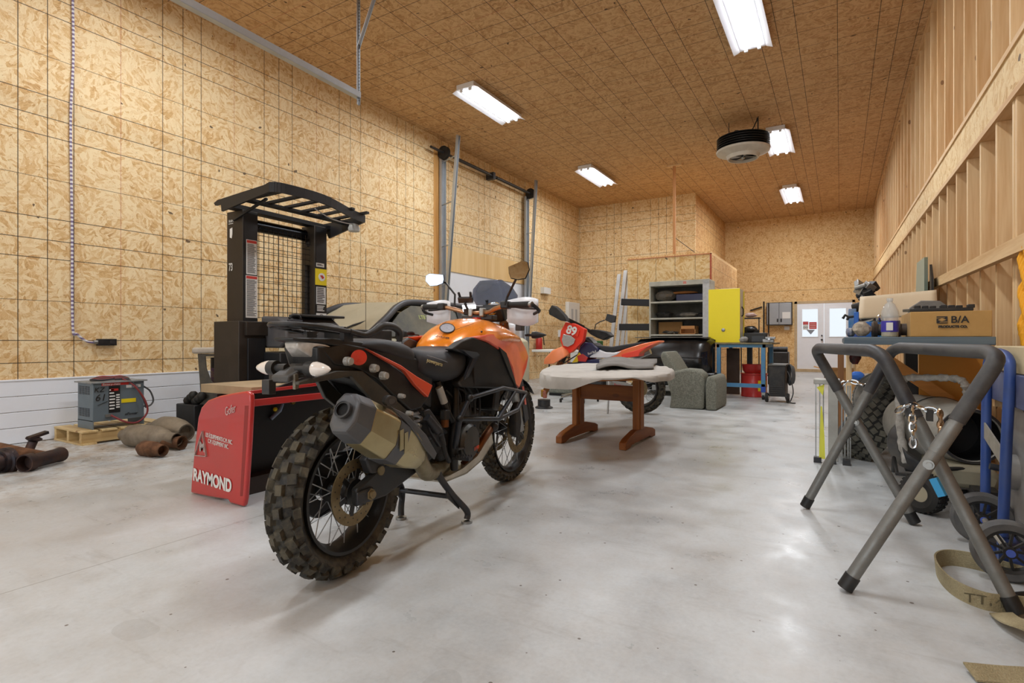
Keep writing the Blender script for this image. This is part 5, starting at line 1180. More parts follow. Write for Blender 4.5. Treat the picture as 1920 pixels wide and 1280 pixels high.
# ================= grey shelf cabinet
sh_ = thing('shelf_cabinet', 'grey metal shelf cabinet with open shelves against the utility room wall', 'cabinet', (-2.66, 10.85, 0))
m_shelf = mat('#c2c2b6', .5, .1, .35, '#6f6a5c', 5); m_shin = mat('#4b4a43', .6, 0, .4, '#302f29', 5)
x0, x1, y0, y1 = -3.23, -2.09, 10.6, 11.1
for x in (x0, x1-.03): MB().box2((x, y0, 0), (x+.03, y1, 2.04)).build('side_panel', m_shelf, sh_)
MB().box2((x1-.12, y0-.01, .9), (x1, y0+.02, 2.04)).build('front_post', mat('#c3c6c8', .4, .3, .3, '#8b8578', 20), sh_)
MB().box2((x0, y1-.02, 0), (x1, y1, 2.04)).build('back_panel', m_shin, sh_)
MB().box2((x0, y0-.01, 1.97), (x1, y1, 2.06)).build('top_panel', m_shelf, sh_, bevel=.004)
for z in (.3, .65, 1.0, 1.32, 1.64): MB().box2((x0+.03, y0, z), (x1-.03, y1-.02, z+.03)).build('shelf', m_shelf, sh_)
MB().box2((x0+.66, y0-.014, 1.99), (x0+.72, y0-.009, 2.04)).build('pink_label', mat('#d68a7c', .5), sh_)
def lump(name, label, cat, c, s, m, n=9, grp=None, seed=0):
    random.seed(seed+int(c[0]*100)); o = MB(); rings = []
    for i in range(1, 7):
        t = PI*i/7
        rings.append([(c[0]+math.cos(2*PI*j/n)*math.sin(t)*s[0]*(.8+.35*random.random()), c[1]+math.sin(2*PI*j/n)*math.sin(t)*s[1]*(.8+.35*random.random()), c[2]+s[2]-math.cos(t)*s[2]) for j in range(n)])
    o.loft(rings); return tag(o.build(name, m, sharp=30), label, cat, grp)
lump('plastic_bundle', 'crinkled plastic-wrapped bundle on the top shelf of the grey cabinet', 'bundle', (-2.95, 10.8, 1.67), (.2, .15, .12), mat('#6a6358', .15, .1, .7, '#2c2a28', 25, coat=.6))
tag(MB().box2((-2.72, 10.66, 1.67), (-2.15, 10.95, 1.80)).build('storage_bin', mat('#20284a', .3), bevel=.01), 'dark blue plastic bin on the top shelf of the grey cabinet', 'bin')
lump('orange_cover', 'brown and orange folded cover lying over the blue bin', 'cover', (-2.6, 10.8, 1.80), (.25, .12, .035), mat('#8d5a2a', .5))
lump('car_part', 'black rounded car part on the middle cabinet shelf, left side', 'car part', (-2.98, 10.8, 1.35), (.18, .14, .07), m_black)
lump('car_part', 'grey rag-like car part in the centre of the middle cabinet shelf', 'car part', (-2.55, 10.8, 1.35), (.22, .12, .055), m_dustblk, seed=4)
lump('car_part', 'small black part at the right end of the middle cabinet shelf', 'car part', (-2.25, 10.8, 1.35), (.10, .1, .05), m_black, seed=2)
tag(MB().box2((-3.15, 10.98, 1.03), (-2.68, 11.0, 1.28)).build('cardboard_sheet', m_card), 'brown board standing at the back of the lowest visible cabinet shelf', 'board')
cbx = MB(); X0, X1, Y0, Y1, Z0, Z1 = -2.64, -2.36, 10.66, 10.95, 1.03, 1.19
for a, b in (((X0, Y0, Z0), (X0+.01, Y1, Z1)), ((X1-.01, Y0, Z0), (X1, Y1, Z1)), ((X0, Y1-.01, Z0), (X1, Y1, Z1)), ((X0, Y0, Z0), (X1, Y1, Z0+.01)), ((X0, Y0, Z1-.06), (X1, Y0+.01, Z1))): cbx.box2(a, b)
tag(cbx.build('small_carton', mat('#c98f56', .7)), 'small open brown carton on the lowest visible cabinet shelf', 'box')
for k in range(3):
    random.seed(k); pts = [(-3.05+.33*random.random(), 10.68+.2*random.random(), 1.04+.06*random.random()) for _ in range(7)]
    tag(MB().tube(pts, .009, 6, smooth=4).build('loose_cable', m_dustblk), 'tangled grey cables spilling over the lowest visible cabinet shelf', 'cable', 'tangled cables in the cabinet')
# ================= blue bench with the yellow cabinet
bb = thing('blue_workbench', 'blue steel workbench on casters with a worn wooden top', 'workbench', (-1.38, 9.7, 0))
m_bl = mat('#4b86b4', .5, .1, .4, '#7f9a94', 7)
bx0, bx1, by0, by1 = -1.69, -.98, 9.12, 10.3
for x in (bx0, bx1-.06):
    for y in (by0, by1-.06):
        MB().box2((x, y, .11), (x+.06, y+.06, .80)).build('leg', m_bl, bb, bevel=.004)
        cw = MB(); cw.lathe([(.01, -.015), (.04, -.018), (.04, .018), (.01, .015)], (x+.03, y+.03, .04), (1, 0, 0), 16); cw.build('caster', m_rubber, bb)
        MB().box2((x+.005, y+.005, .05), (x+.055, y+.055, .11)).build('caster_fork', m_alu, bb)
        MB().box2((x-.003, y-.003, .12), (x+.063, y+.063, .20)).build('leg_boot', mat('#2a4fae', .5), bb)
MB().box2((bx0, by0, .18), (bx1, by0+.04, .24)).build('lower_rail', m_bl, bb); MB().box2((bx0, by0, .80), (bx1, by0+.04, .85)).build('upper_rail', m_bl, bb)
MB().box2((bx1-.04, by0, .80), (bx1, by1, .85)).build('upper_rail', m_bl, bb); MB().box2((bx0, by0, .80), (bx0+.04, by1, .85)).build('upper_rail', m_bl, bb)
MB().box2((bx0-.02, by0-.03, .85), (bx1+.1, by1, .875)).build('bench_top', mat('#8a7d58', .7, 0, .6, '#3d4a50', 8), bb, bevel=.003)
yc_ = thing('yellow_cabinet', 'bright yellow metal cabinet turned sideways on top of the blue bench', 'cabinet', (-1.62, 9.5, .876))
MB().box2((-1.845, 9.28, .876), (-1.365, 9.30, 1.74)).build('door', mat('#f7e400', .35, 0, .06, '#c9b52a', 4), yc_, bevel=.003)
MB().box2((-1.845, 9.30, .876), (-1.375, 9.72, 1.74)).build('body', mat('#cfcfc8', .4, 0, .3, '#b3a35a', 3), yc_, bevel=.003)
MB().box2((-1.376, 9.70, .90), (-1.36, 9.72, 1.72)).build('edge_trim', m_yel, yc_)
MB().lathe([(.028, 0), (.028, .012), (.018, .016), (.001, .016)], (-1.615, 9.28, 1.08), (0, -1, 0), 20).build('round_lock', m_alu, yc_)
MB().tube([(-1.374, 9.52, 1.30), (-1.35, 9.52, 1.33), (-1.35, 9.52, 1.42), (-1.374, 9.52, 1.46)], .01, 6).build('latch', m_black, yc_)
tag(MB().box2((-1.70, 9.4, 1.741), (-1.40, 9.65, 1.755)).build('paper_stack', m_lab), 'white papers lying on top of the yellow cabinet', 'papers')
# things on the bench
bx = thing('black_printer', 'black boxy machine on the right half of the blue bench', 'machine', (-1.12, 9.55, .876))
MB().box2((-1.32, 9.35, .876), (-.98, 9.75, 1.03)).build('body', m_black, bx, bevel=.01); MB().box2((-1.20, 9.345, .89), (-1.02, 9.35, .98)).build('front_slot', m_blackg, bx); MB().box2((-.979, 9.42, .94), (-.974, 9.5, 1.0)).build('white_label', m_lab, bx)
lump('welding_mask', 'black crumpled gear piled on top of the black machine', 'gear', (-1.25, 9.55, 1.03), (.08, .08, .05), m_black)
lump('rag_pile', 'grey and white rags beside the yellow cabinet on the blue bench', 'rags', (-1.30, 9.22, .876), (.07, .06, .05), mat('#9c9c9c', .7, 0, .6, '#4a4a4a', 20))
vs = thing('bench_vise', 'grey steel vise bolted to the right corner of the blue bench', 'vise', (-.95, 9.2, .876))
MB().box2((-1.02, 9.12, .876), (-.86, 9.24, .93)).build('base', m_steel, vs, bevel=.01); MB().tube([(-.92, 9.02, .93), (-.92, 9.22, .93)], .015, 10).build('screw', m_chrome, vs); MB().box2((-.98, 9.1, .93), (-.84, 9.15, .965)).build('jaw', m_steel, vs, bevel=.005)
# under and beside
tag(MB().box2((-1.62, 9.6, .02), (-1.42, 9.64, .78)).build('brown_sheet', mat('#4a3322', .5, 0, .4, '#2c1f15', 6)), 'dark brown panel leaning under the blue bench', 'panel')
tag(MB().box2((-1.36, 10.0, 0), (-1.28, 10.08, .79)).build('black_post', m_black), 'black steel post standing under the blue bench', 'post')
dm = thing('red_drum', 'red steel pail with a yellow label beneath the blue bench', 'drum', (-1.20, 9.62, 0))
MB().lathe([(.19, 0), (.20, .01), (.195, .03), (.195, .16), (.20, .17), (.195, .18), (.195, .35), (.205, .36), (.205, .38), (.001, .375)], (-1.20, 9.62, 0), n=36).build('pail', m_red, dm)
MB().lathe([(.1965, .12), (.1965, .27)], (-1.20, 9.62, 0), n=36, caps=False).v
lbp = MB(); 
for i in range(6):
    a0 = -1.15+.14*i; a1 = a0+.14
    lbp.add([(-1.20+.197*math.cos(a), 9.62+.197*math.sin(a), z) for a, z in ((a0, .10), (a1, .10), (a1, .27), (a0, .27))], [(0, 1, 2, 3)])
lbp.build('yellow_label', m_yel, dm)
fn = thing('red_funnel', 'red funnel pan resting on the red pail', 'funnel', (-1.22, 9.62, .38)); MB().lathe([(.12, 0), (.15, .04), (.165, .13), (.17, .14), (.155, .14), (.14, .05)], (-1.22, 9.62, .381), n=30).build('pan', m_red, fn)
wl_ = thing('welder', 'black wheeled welding machine with a grey hose beside the blue bench', 'welder', (-.76, 8.95, 0))
MB().box2((-.90, 8.80, .09), (-.68, 9.25, .54)).build('casing', m_bpl, wl_, bevel=.008)
MB().box2((-.91, 8.79, .54), (-.67, 9.26, .56)).build('top', mat('#5a5a56', .5), wl_)
g_ = MB()
for i in range(5): g_.box2((-.89, 8.790, .11+.03*i), (-.72, 8.80, .12+.03*i))
g_.build('front_louvres', m_gun, wl_)
for x in (-.93, -.65):
    MB().lathe([(.025, -.02), (.065, -.02), (.07, 0), (.065, .02), (.025, .02)], (x, 8.85, .07), (1, 0, 0), 22).build('wheel', m_rubber, wl_); MB().cyl((x-.022, 8.85, .07), (x+.022, 8.85, .07), .03, 14).build('wheel_hub', m_alu, wl_)
MB().tube([(-.70, 8.80, .45), (-.69, 8.76, .2), (-.66, 8.74, .05), (-.60, 8.78, .01), (-.55, 8.80, .01)], .008, 6, smooth=5).build('cable', m_black, wl_)
for k in range(4): MB().torus((-.64+.012*k, 9.05, .40), .15-.008*k, .011, (1, .3, 0), 28).build('hose_coil', m_cap, wl_)
MB().tube([(-.66, 8.9, .46), (-.60, 8.82, .3), (-.58, 8.80, .15), (-.62, 8.84, .02)], .007, 6, smooth=5).build('cable', m_black, wl_)
# distance: black compressor, rack, tool shelf
cm_ = thing('tool_case', 'black wheeled tool case near the far wall left of the white doors', 'case', (-1.35, 15.4, 0))
MB().box2((-1.6, 15.3, .1), (-1.12, 15.8, .62)).build('case_body', m_black, cm_, bevel=.03); MB().cyl((-1.6, 15.35, .1), (-1.12, 15.35, .1), .1, 18).build('wheel', m_rubber, cm_)
MB().cyl((-1.6, 15.55, .68), (-1.15, 15.55, .68), .07, 16).build('motor', m_gun, cm_)
tag(MB().box2((-1.78, 12.2, 1.36), (-1.42, 12.45, 1.385)).box2((-1.78, 12.2, 1.0), (-1.42, 12.45, 1.02)).build('tool_shelf', m_black), 'black tool shelf behind the yellow cabinet', 'shelf')
for x in (-1.78, -1.44): tag(MB().box2((x, 12.2, 0), (x+.02, 12.22, 1.38)).build('shelf_upright', m_black), 'black uprights holding the tool shelf', 'post', 'tool shelf uprights')
lump('tape_box', 'small white and red box on the black tool shelf', 'box', (-1.6, 12.3, 1.39), (.12, .08, .05), mat('#cdbcb6', .5, 0, .5, '#a04a3a', 8))
lump('tool_heap', 'dark heap of tools on the lower board of the tool shelf', 'tools', (-1.6, 12.3, 1.02), (.16, .1, .10), m_black)
for x, h in ((-1.36, 1.72), (-1.27, 1.68)):
    tag(MB().tube([(x, 12.4, .0), (x, 12.4, h)], .015, 8).build('steel_rod', m_engine), 'thin dark rods standing upright right of the tool shelf', 'rod', 'upright rods')
tag(MB().tube([(-2.35, 17.95, 1.82), (-2.02, 17.95, 1.92)], .02, 8).build('wall_bracket', m_black), 'short black slanted bar on the far wall', 'bracket')
# ================= far wall cabinet and doors
wc = thing('wall_cabinet', 'grey pegboard-front wall cabinet hung left of the white double doors', 'cabinet', (-1.54, 17.85, 1.36))
MB().box2((-1.88, 17.78, 1.36), (-1.20, 18.0, 2.03)).build('frame', m_gun, wc, bevel=.006)
for k, x in enumerate((-1.86, -1.535)):
    d_ = MB().box2((x, 17.765, 1.38), (x+.315, 17.78, 2.01)).build('door', mat('#aeb2b6', .45, .3), wc, bevel=.004)
    h = MB()
    for i in range(11):
        for j in range(22): h.box2((x+.015+.027*i, 17.762, 1.395+.0275*j), (x+.024+.027*i, 17.766, 1.404+.0275*j))
    h.build('peg_holes', m_gun, d_)
    MB().box2((x+(.26 if k == 0 else .03), 17.755, 1.45), (x+(.30 if k == 0 else .07), 17.765, 1.55)).build('handle', m_black, d_)
    if k: MB().box2((x+.08, 17.756, 1.55), (x+.29, 17.762, 1.74)).build('notice', m_lab, d_)
tag(MB().box2((-1.42, 17.96, 1.22), (-1.28, 18.0, 1.33)).build('light_switch', m_lab), 'small white double switch box under the grey wall cabinet', 'switch')
m_dw = mat('#f2f5fa', .4)
for n_, (x0, x1) in enumerate(((-1.08, -.40), (-.39, .29))):
    o = MB(); z0, z1 = .09, 1.98; wx0, wx1, wz0, wz1 = x0+.13, x1-.15, 1.02, 1.82
    for a, b in (((x0, z0), (wx0, z1)), ((wx1, z0), (x1, z1)), ((wx0, z0), (wx1, wz0)), ((wx0, wz1), (wx1, z1))): o.box2((a[0], 17.97, a[1]), (b[0], 18.01, b[1]))
    o.box2((wx0-.02, 17.955, wz0-.02), (wx1+.02, 17.97, wz0)); o.box2((wx0-.02, 17.955, wz1), (wx1+.02, 17.97, wz1+.02)); o.box2((wx0-.02, 17.955, wz0), (wx0, 17.97, wz1)); o.box2((wx1, 17.955, wz0), (wx1+.02, 17.97, wz1))
    d_ = struct(o, 'door_%d' % (n_+2), m_dw)
    MB().box2((wx0, 17.98, wz0), (wx1, 17.99, wz1)).build('window_pane', glass(name='door_glass', rough=.25), d_, centre=False)
    if n_ == 0:
        MB().ball((x1-.05, 17.93, .93), .03).build('door_knob', m_gun, d_, centre=False); MB().cyl((x1-.05, 17.97, 1.05), (x1-.05, 17.94, 1.05), .02, 10).build('deadbolt', m_gun, d_, centre=False)
struct(MB().box2((-1.15, 17.96, 0), (-1.08, 18.0, 2.05)).box2((.29, 17.96, 0), (.35, 18.0, 2.05)).box2((-1.15, 17.96, 1.98), (.35, 18.0, 2.05)).box2((-1.08, 17.9, 0), (.29, 18.0, .085)), 'trim_7', mat('#c9b08a', .7, 0, .3, '#7d6a4c', 9))
sg = thing('door_sign', 'red and white no-smoking style notice taped in the left door window', 'sign', (-.92, 17.96, 1.28))
MB().box2((-.93, 17.95, 1.22), (-.79, 17.955, 1.46)).build('left_sheet', m_lab, sg); MB().box2((-.93, 17.946, 1.37), (-.79, 17.95, 1.455)).build('red_band', m_red, sg)
MB().box2((-.77, 17.95, 1.24), (-.58, 17.955, 1.44)).build('right_sheet', mat('#c93a38', .5), sg)
q = MB(); 
for i in range(3): q.box2((-.755, 17.946, 1.28+.05*i), (-.60, 17.95, 1.293+.05*i))
q.build('sign_lines', m_lab, sg)
for x in (-.89, -.83): MB().torus((x, 17.947, 1.29), .024, .004, (0, 1, 0), 16, 6).build('round_symbol', m_black, sg)
MB().slab([(-.84, 17.955, 1.22), (-.62, 17.955, 1.22), (-.73, 17.955, 1.08)], (0, .002, 0)).build('grey_arrow', mat('#8f959e', .5), sg)
# ================= leaning boards and black bars in the corner
m_brd = mat('#b9b9b8', .6, 0, .3, '#8f8c88', 4)
for i, (xb, yb, xt, yt, xt2) in enumerate(((1144, 700, 1161, 514, 8), (1155, 700, 1173, 507, 6), (1165, 700, 1180, 508, 5), (1175, 700, 1187, 505, 5))):
    a = ply(xb-6, 720, 11.6+.05*i); b = ply(xt, yt, 12.2+.05*i)
    tag(MB().beam(a, b, .085, .03, up=(0, 1, 0)).build('leaning_board', m_brd, bevel=.004), ['leftmost and shortest grey board leaning in the far corner', 'second grey board from the left leaning in the far corner', 'third grey board from the left leaning in the far corner', 'rightmost grey board leaning in the far corner'][i], 'board', 'grey boards leaning in the corner')
for k, (a, b, c, d) in enumerate(((1166, 566, 1228, 568), (1162, 613, 1228, 613))):
    p = ply(a, b, 11.0); q = ply(c, d, 11.0)
    tag(MB().beam(p, q, .12, .14).build('black_bar', mat('#1b1d23', .5), bevel=.01), ['upper', 'lower'][k]+' wide black bar jutting out left of the grey cabinet', 'bar')
tag(MB().beam(ply(1188, 690, 12.3), ply(1192, 530, 12.5), .10, .05, up=(0, 1, 0)).build('brown_board', mat('#5a4230', .7)), 'dark brown plank standing behind the grey boards', 'board')
# ================= things along the left wall and under the table
ep = thing('electrical_panel', 'white electrical panel on the left wall near the far corner', 'panel', (XL, 13.4, 1.2))
MB().box2((XL, 13.04, 1.20), (XL+.10, 13.75, 1.93)).build('panel_box', m_lab, ep, bevel=.006)
for y in (13.2, 13.45): MB().box2((XL+.10, y, 1.35), (XL+.104, y+.12, 1.75)).build('breaker_row', mat('#b4b7bb', .5), ep)
MB().box2((XL, 12.6, 1.0), (XL+.08, 12.9, 1.18)).build('junction_box', m_whitepanel, ep)
tag(MB().box2((XL, 11.65, 2.05), (XL+.10, 12.0, 2.2)).build('wall_box', m_lab), 'small white box high on the left wall beyond the door', 'wall box')
fe = thing('fire_extinguisher', 'red fire extinguisher on the left wall past the boarded door', 'extinguisher', (XL+.12, 11.35, .7))
MB().lathe([(.07, 0), (.08, .02), (.08, .28), (.03, .35), (.03, .38)], (XL+.12, 11.35, .66), n=16).build('cylinder', m_red, fe); MB().tube([(XL+.12, 11.35, 1.04), (XL+.2, 11.4, 1.06), (XL+.22, 11.42, .8)], .012, 6).build('hose', m_black, fe)
ftb = thing('folding_table', 'white plastic folding table with black legs far left behind the motorcycles', 'table', (-4.1, 8.9, 0))
MB().box2((-4.75, 8.55, .70), (-3.55, 9.25, .745)).build('top', m_lab, ftb, bevel=.01)
for x in (-4.45, -3.85):
    MB().tube([(x, 8.6, .0), (x, 8.7, .7)], .015, 8).build('leg', m_black, ftb); MB().tube([(x, 9.2, .0), (x, 9.1, .7)], .015, 8).build('leg', m_black, ftb); MB().tube([(x, 8.62, .1), (x, 9.18, .1)], .012, 8).build('leg_brace', m_black, ftb)
MB().tube([(-4.45, 8.7, .35), (-3.85, 8.7, .7)], .01, 8).build('leg_brace', m_black, ftb)
tag(MB().lathe([(.17, 0), (.2, .45), (.21, .46), (.20, .46), (.19, .4)], (-4.55, 10.1, 0), n=24).build('waste_bin', m_black), 'black waste bin under the far white folding table', 'bin')
tag(MB().box2((-4.3, 8.75, .746), (-3.7, 8.95, .80)).build('folded_tripod', m_black, bevel=.01), 'long black bundle lying on the white folding table', 'bundle')
cl_ = thing('green_white_tub', 'white tub with a green lid behind the white folding table', 'tub', (-4.6, 10.6, 0))
MB().box2((-4.85, 10.4, 0), (-4.3, 10.8, .78)).build('tub', m_lab, cl_, bevel=.02); MB().box2((-4.87, 10.38, .78), (-4.28, 10.82, .90)).build('lid', mat('#1f7a48', .5), cl_, bevel=.01)
sl = thing('step_ladder', 'red step ladder standing by the left wall beyond the motorcycle', 'ladder', (-5.2, 10.9, 0))
for s in (0, .35):
    MB().tube([(-5.35, 10.8+s, 0), (-5.1, 10.8+s, 1.1)], .015, 8).build('rail', mat('#a9402f', .5), sl); MB().tube([(-4.8, 10.8+s, 0), (-5.08, 10.8+s, 1.1)], .012, 8).build('back_rail', m_alu, sl)
for k in range(3): MB().box((-5.28+.065*k, 10.975, .25+.28*k), (.08, .35, .02)).build('step', m_gun, sl)
MB().box((-5.09, 10.975, 1.11), (.14, .38, .04)).build('top_cap', mat('#a9402f', .5), sl)
oc = thing('chair_base', 'chrome office chair base on casters behind the table', 'chair', (-3.1, 7.4, 0))
bc2 = fl(1083, 752); 
for k in range(5):
    a = k*2*PI/5+.4; e_ = bc2+Vector((math.cos(a)*.30, math.sin(a)*.30, .07))
    MB().tube([bc2+Vector((0, 0, .12)), e_], [.02, .013], 10).build('base_spoke', m_chrome, oc); MB().lathe([(.008, -.012), (.028, -.014), (.028, .014), (.008, .012)], e_-Vector((0, 0, .04)), (1, .3, 0), 14).build('caster', m_rubber, oc)
MB().cyl(bc2+Vector((0, 0, .1)), bc2+Vector((0, 0, .42)), .025, 12).build('gas_lift', m_chrome, oc); MB().box(bc2+Vector((0, 0, .45)), (.42, .42, .07)).build('seat', m_fab, oc, bevel=.02)
q = fl(1052, 742); gch = thing('fabric_stool', 'low grey-green fabric footstool behind the table legs', 'stool', (q.x, q.y+.2, 0))
MB().box((q.x, q.y+.22, .02), (.44, .44, .04)).build('plinth', m_black, gch); MB().box((q.x, q.y+.22, .17), (.48, .48, .26)).build('cushion', m_fab, gch, bevel=.03)
tag(MB().lathe([(.12, 0), (.12, .015), (.085, .03), (.085, max(.06, FA.z-.075))], (FA.x, FA.y, 0), n=20).build('fork_stand', m_gun), 'dark round metal stand under the fork of the small motorcycle', 'stand')
# ================= ceiling heater, wooden post
hx, hy = -1.386, 9.74
ht2 = thing('ceiling_heater', 'round dark louvred unit heater with a cream underside hanging from the ceiling', 'heater', (hx, hy, 3.95))
o = MB()
for k in range(6): o.lathe([(.36, 0), (.41, .012), (.41, .02), (.36, .026)], (hx, hy, 4.06+.038*k), n=40, caps=False, loop=True)
o.build('louvre_rings', m_black, ht2); MB().lathe([(.33, 0), (.35, .23)], (hx, hy, 4.05), n=32).build('heater_core', m_engine, ht2)
MB().lathe([(.42, 4.07-.0), (.41, 4.04), (.26, 3.985), (.24, 3.93), (.22, 3.93), (.21, 3.99), (.30, 4.06)], (hx, hy, 0), n=44, caps=False, loop=True).build('underside_shroud', mat('#c9c2b4', .5, 0, .3, '#9a9184', 6), ht2)
MB().lathe([(.215, 3.975), (.001, 3.98)], (hx, hy, 0), n=32, caps=False).build('fan_opening', m_black, ht2)
for k in range(4):
    a = k*PI/2+.4; MB().slab([(hx+math.cos(a)*.03, hy+math.sin(a)*.03, 3.96), (hx+math.cos(a-.25)*.19, hy+math.sin(a-.25)*.19, 3.95), (hx+math.cos(a+.3)*.19, hy+math.sin(a+.3)*.19, 3.97)], (0, 0, .004)).build('fan_blade', m_alu, ht2)
MB().ball((hx, hy, 3.955), .035).build('fan_hub', m_alu, ht2)
for dx, dy in ((-.22, 0), (.22, .05), (.24, -.05)): MB().cyl((hx+dx, hy+dy, 4.26), (hx+dx, hy+dy, ZC), .006, 6).build('hanger_rod', m_gun, ht2)
MB().tube([(hx-.15, hy, 4.28), (hx-.12, hy, 4.42), (hx+.1, hy, 4.36), (hx+.2, hy, 4.5), (hx+.22, hy, ZC)], .01, 6, smooth=5).build('power_cable', m_black, ht2)
wp = thing('wooden_post', 'slim wooden post standing on the utility room roof up to the ceiling', 'post', (-2.96, 11.46, 2.71))
MB().box2((-2.99, 11.45, 2.71), (-2.94, 11.50, ZC)).build('post', lumber('post_wood', 2, '#d99e66', '#b87a42'), wp); MB().box2((-3.12, 11.43, ZC-.03), (-2.80, 11.52, ZC)).build('head_plate', m_studY, wp)
MB().tube([(-2.95, 11.5, 3.05), (-2.55, 11.5, 2.71)], .006, 6).build('stay_wire', m_gun, wp)
# ================= folding work stand (two crossed tube frames)
ws_ = thing('folding_work_stand', 'grey tubular folding stand with black foam-covered top bars in the right foreground', 'work stand', (.2, 2.85, 0))
m_tube_ = mat('#80817e', .42, .55, .45, '#6d6a62', 12, bump=.15, bscale=200); m_foam = mat('#2c2d31', .5, 0, .45, '#77756f', 5)
def V(x, y, z): return Vector((x, y, z))
def frame_(feetA, feetB, topA, topB, nm):
    # topA/topB: bend corners; feetA far, feetB near
    r_ = .0225
    full = []
    def leg(f, t_): return [f, f+(t_-f)*.5, t_-(t_-f).normalized()*.13]
    cA = [topA-(topA-feetA).normalized()*.13, topA-(topA-feetA).normalized()*.03+(topB-topA).normalized()*.01, topA+(topB-topA).normalized()*.09]
    cB = [topB-(topB-topA).normalized()*.09, topB-(topB-feetB).normalized()*.03-(topB-topA).normalized()*.01, topB-(topB-feetB).normalized()*.13]
    pts = leg(feetA, topA)[:2]+sp(cA, 5)+sp(cB, 5)+[feetB+(topB-feetB)*.5, feetB]
    o = MB().tube(pts, r_, 16).build(nm, m_tube_, ws_)
    fA = topA-(topA-feetA).normalized()*.25; fB = topB-(topB-feetB).normalized()*.27
    MB().tube([fA]+sp(cA, 6)+sp(cB, 6)+[fB], .0258, 18).build('foam_sleeve', m_foam, o)
    for f, t_ in ((feetA, topA), (feetB, topB)):
        MB().tube([f-(t_-f).normalized()*.004, f+(t_-f).normalized()*.05], .026, 16).build('rubber_foot', m_black, o)
        q = f+(t_-f)*.60; MB().tube([q-(t_-f).normalized()*.008, q+(t_-f)*.11], .0245, 16).build('joint_sleeve', m_tube_, o)
    return o
f1 = frame_(V(.315, 3.323, .015), V(.497, 2.396, .015), at(1526, 652, 2.93), at(1652, 658, 2.10), 'tube_frame')
f2 = frame_(V(-.162, 3.344, .015), V(.016, 2.316, .015), at(1674, 651, 2.72), at(1880, 661, 1.83), 'tube_frame')
for p in (at(1608, 790, 2.83), at(1745, 868, 1.90)):
    MB().cyl(p+V(0, .03, 0), p+V(-.01, -.045, .0), .009, 14).cyl(p+V(-.008, -.03, 0), p+V(-.01, -.036, 0), .017, 16).build('pivot_bolt', m_alu, ws_)
q = at(1766, 912, 1.84); dirn = (V(.497, 2.396, .015)-at(1652, 658, 2.10)).normalized()
MB().beam(q-dirn*.03+V(-.012, -.016, 0), q+dirn*.03+V(-.012, -.016, 0), .022, .022).build('blue_sticker', mat('#2c8fc4', .4), ws_)
def chain(pts, name, par, r=.0045, L=.034, mt=m_chrome):
    P_ = sp(pts, 12); acc = 0; k = 0; last = P_[0]
    for i in range(1, len(P_)):
        if (P_[i]-last).length >= L*.78:
            a, b = last, P_[i]; d = (b-a).normalized(); c = (a+b)/2
            s1 = d.cross(Vector((0, 0, 1)));
            if s1.length < .1: s1 = d.cross(Vector((1, 0, 0)))
            s1.normalize(); s2 = d.cross(s1); w_ = s1 if k % 2 else s2
            ring = [c+d*(L*.55*math.cos(t))+w_*(L*.28*math.sin(t)) for t in [2*PI*j/10 for j in range(10)]]
            MB().tube(ring+[ring[0]], r, 6, caps=False).build(name, mt, par); k += 1; last = P_[i]
    return k
chain([at(1682, 772, 2.02), at(1700, 760, 1.99), at(1715, 760, 1.96), at(1740, 768, 1.92), at(1762, 770, 1.9)], 'chain_link', ws_)
chain([at(1712, 762, 1.96), at(1711, 800, 1.95), at(1713, 850, 1.95)], 'chain_link', ws_)
chain([at(1575, 722, 2.9), at(1590, 714, 2.88), at(1610, 718, 2.85), at(1632, 728, 2.8)], 'chain_link', ws_)
chain([at(1762, 770, 1.9), at(1764, 790, 1.9), at(1762, 815, 1.9)], 'chain_link', ws_, r=.006, L=.022, mt=mat('#a88a6c', .3, .9))
MB().box(at(1760, 826, 1.9), (.014, .03, .035)).build('chain_clip', m_gun, ws_)
MB().box(at(1743, 778, 1.92), (.018, .03, .04)).build('chain_clip', m_black, ws_)
# ================= hand truck with the big disc
hk = thing('hand_truck', 'blue tubular hand truck with spoked wheels leaning by the right wall', 'hand truck', (.55, 3.0, 0))
tA = V(.563, 2.91, .12); tB = V(.577, 3.30, .10)
MB().tube([tA, V(.575, 2.91, .5), V(.585, 2.91, .77), V(.588, 2.94, .83), V(.585, 3.03, .855), V(.585, 3.18, .855), V(.588, 3.27, .83), V(.585, 3.30, .77), V(.58, 3.30, .5), tB], .019, 14, smooth=3).build('tube_frame', m_blue, hk)
MB().beam(V(.57, 2.90, .42), V(.573, 3.31, .50), .006, .07, up=(0, 0, 1)).build('cross_plate', mat('#b9b4a8', .4, .5, .5, '#7b7466', 9), hk)
MB().tube([V(.545, 2.74, .115), V(.548, 3.16, .115)], .012, 10).build('axle', mat('#b9b4a8', .4, .5), hk)
MB().box2((.545, 2.85, .0), (.72, 3.34, .012)).build('toe_plate', m_blue, hk)
MB().beam(V(.565, 2.92, .01), V(.563, 2.92, .14), .03, .03).beam(V(.577, 3.29, .01), V(.577, 3.29, .12), .03, .03).build('foot_strut', m_blue, hk)
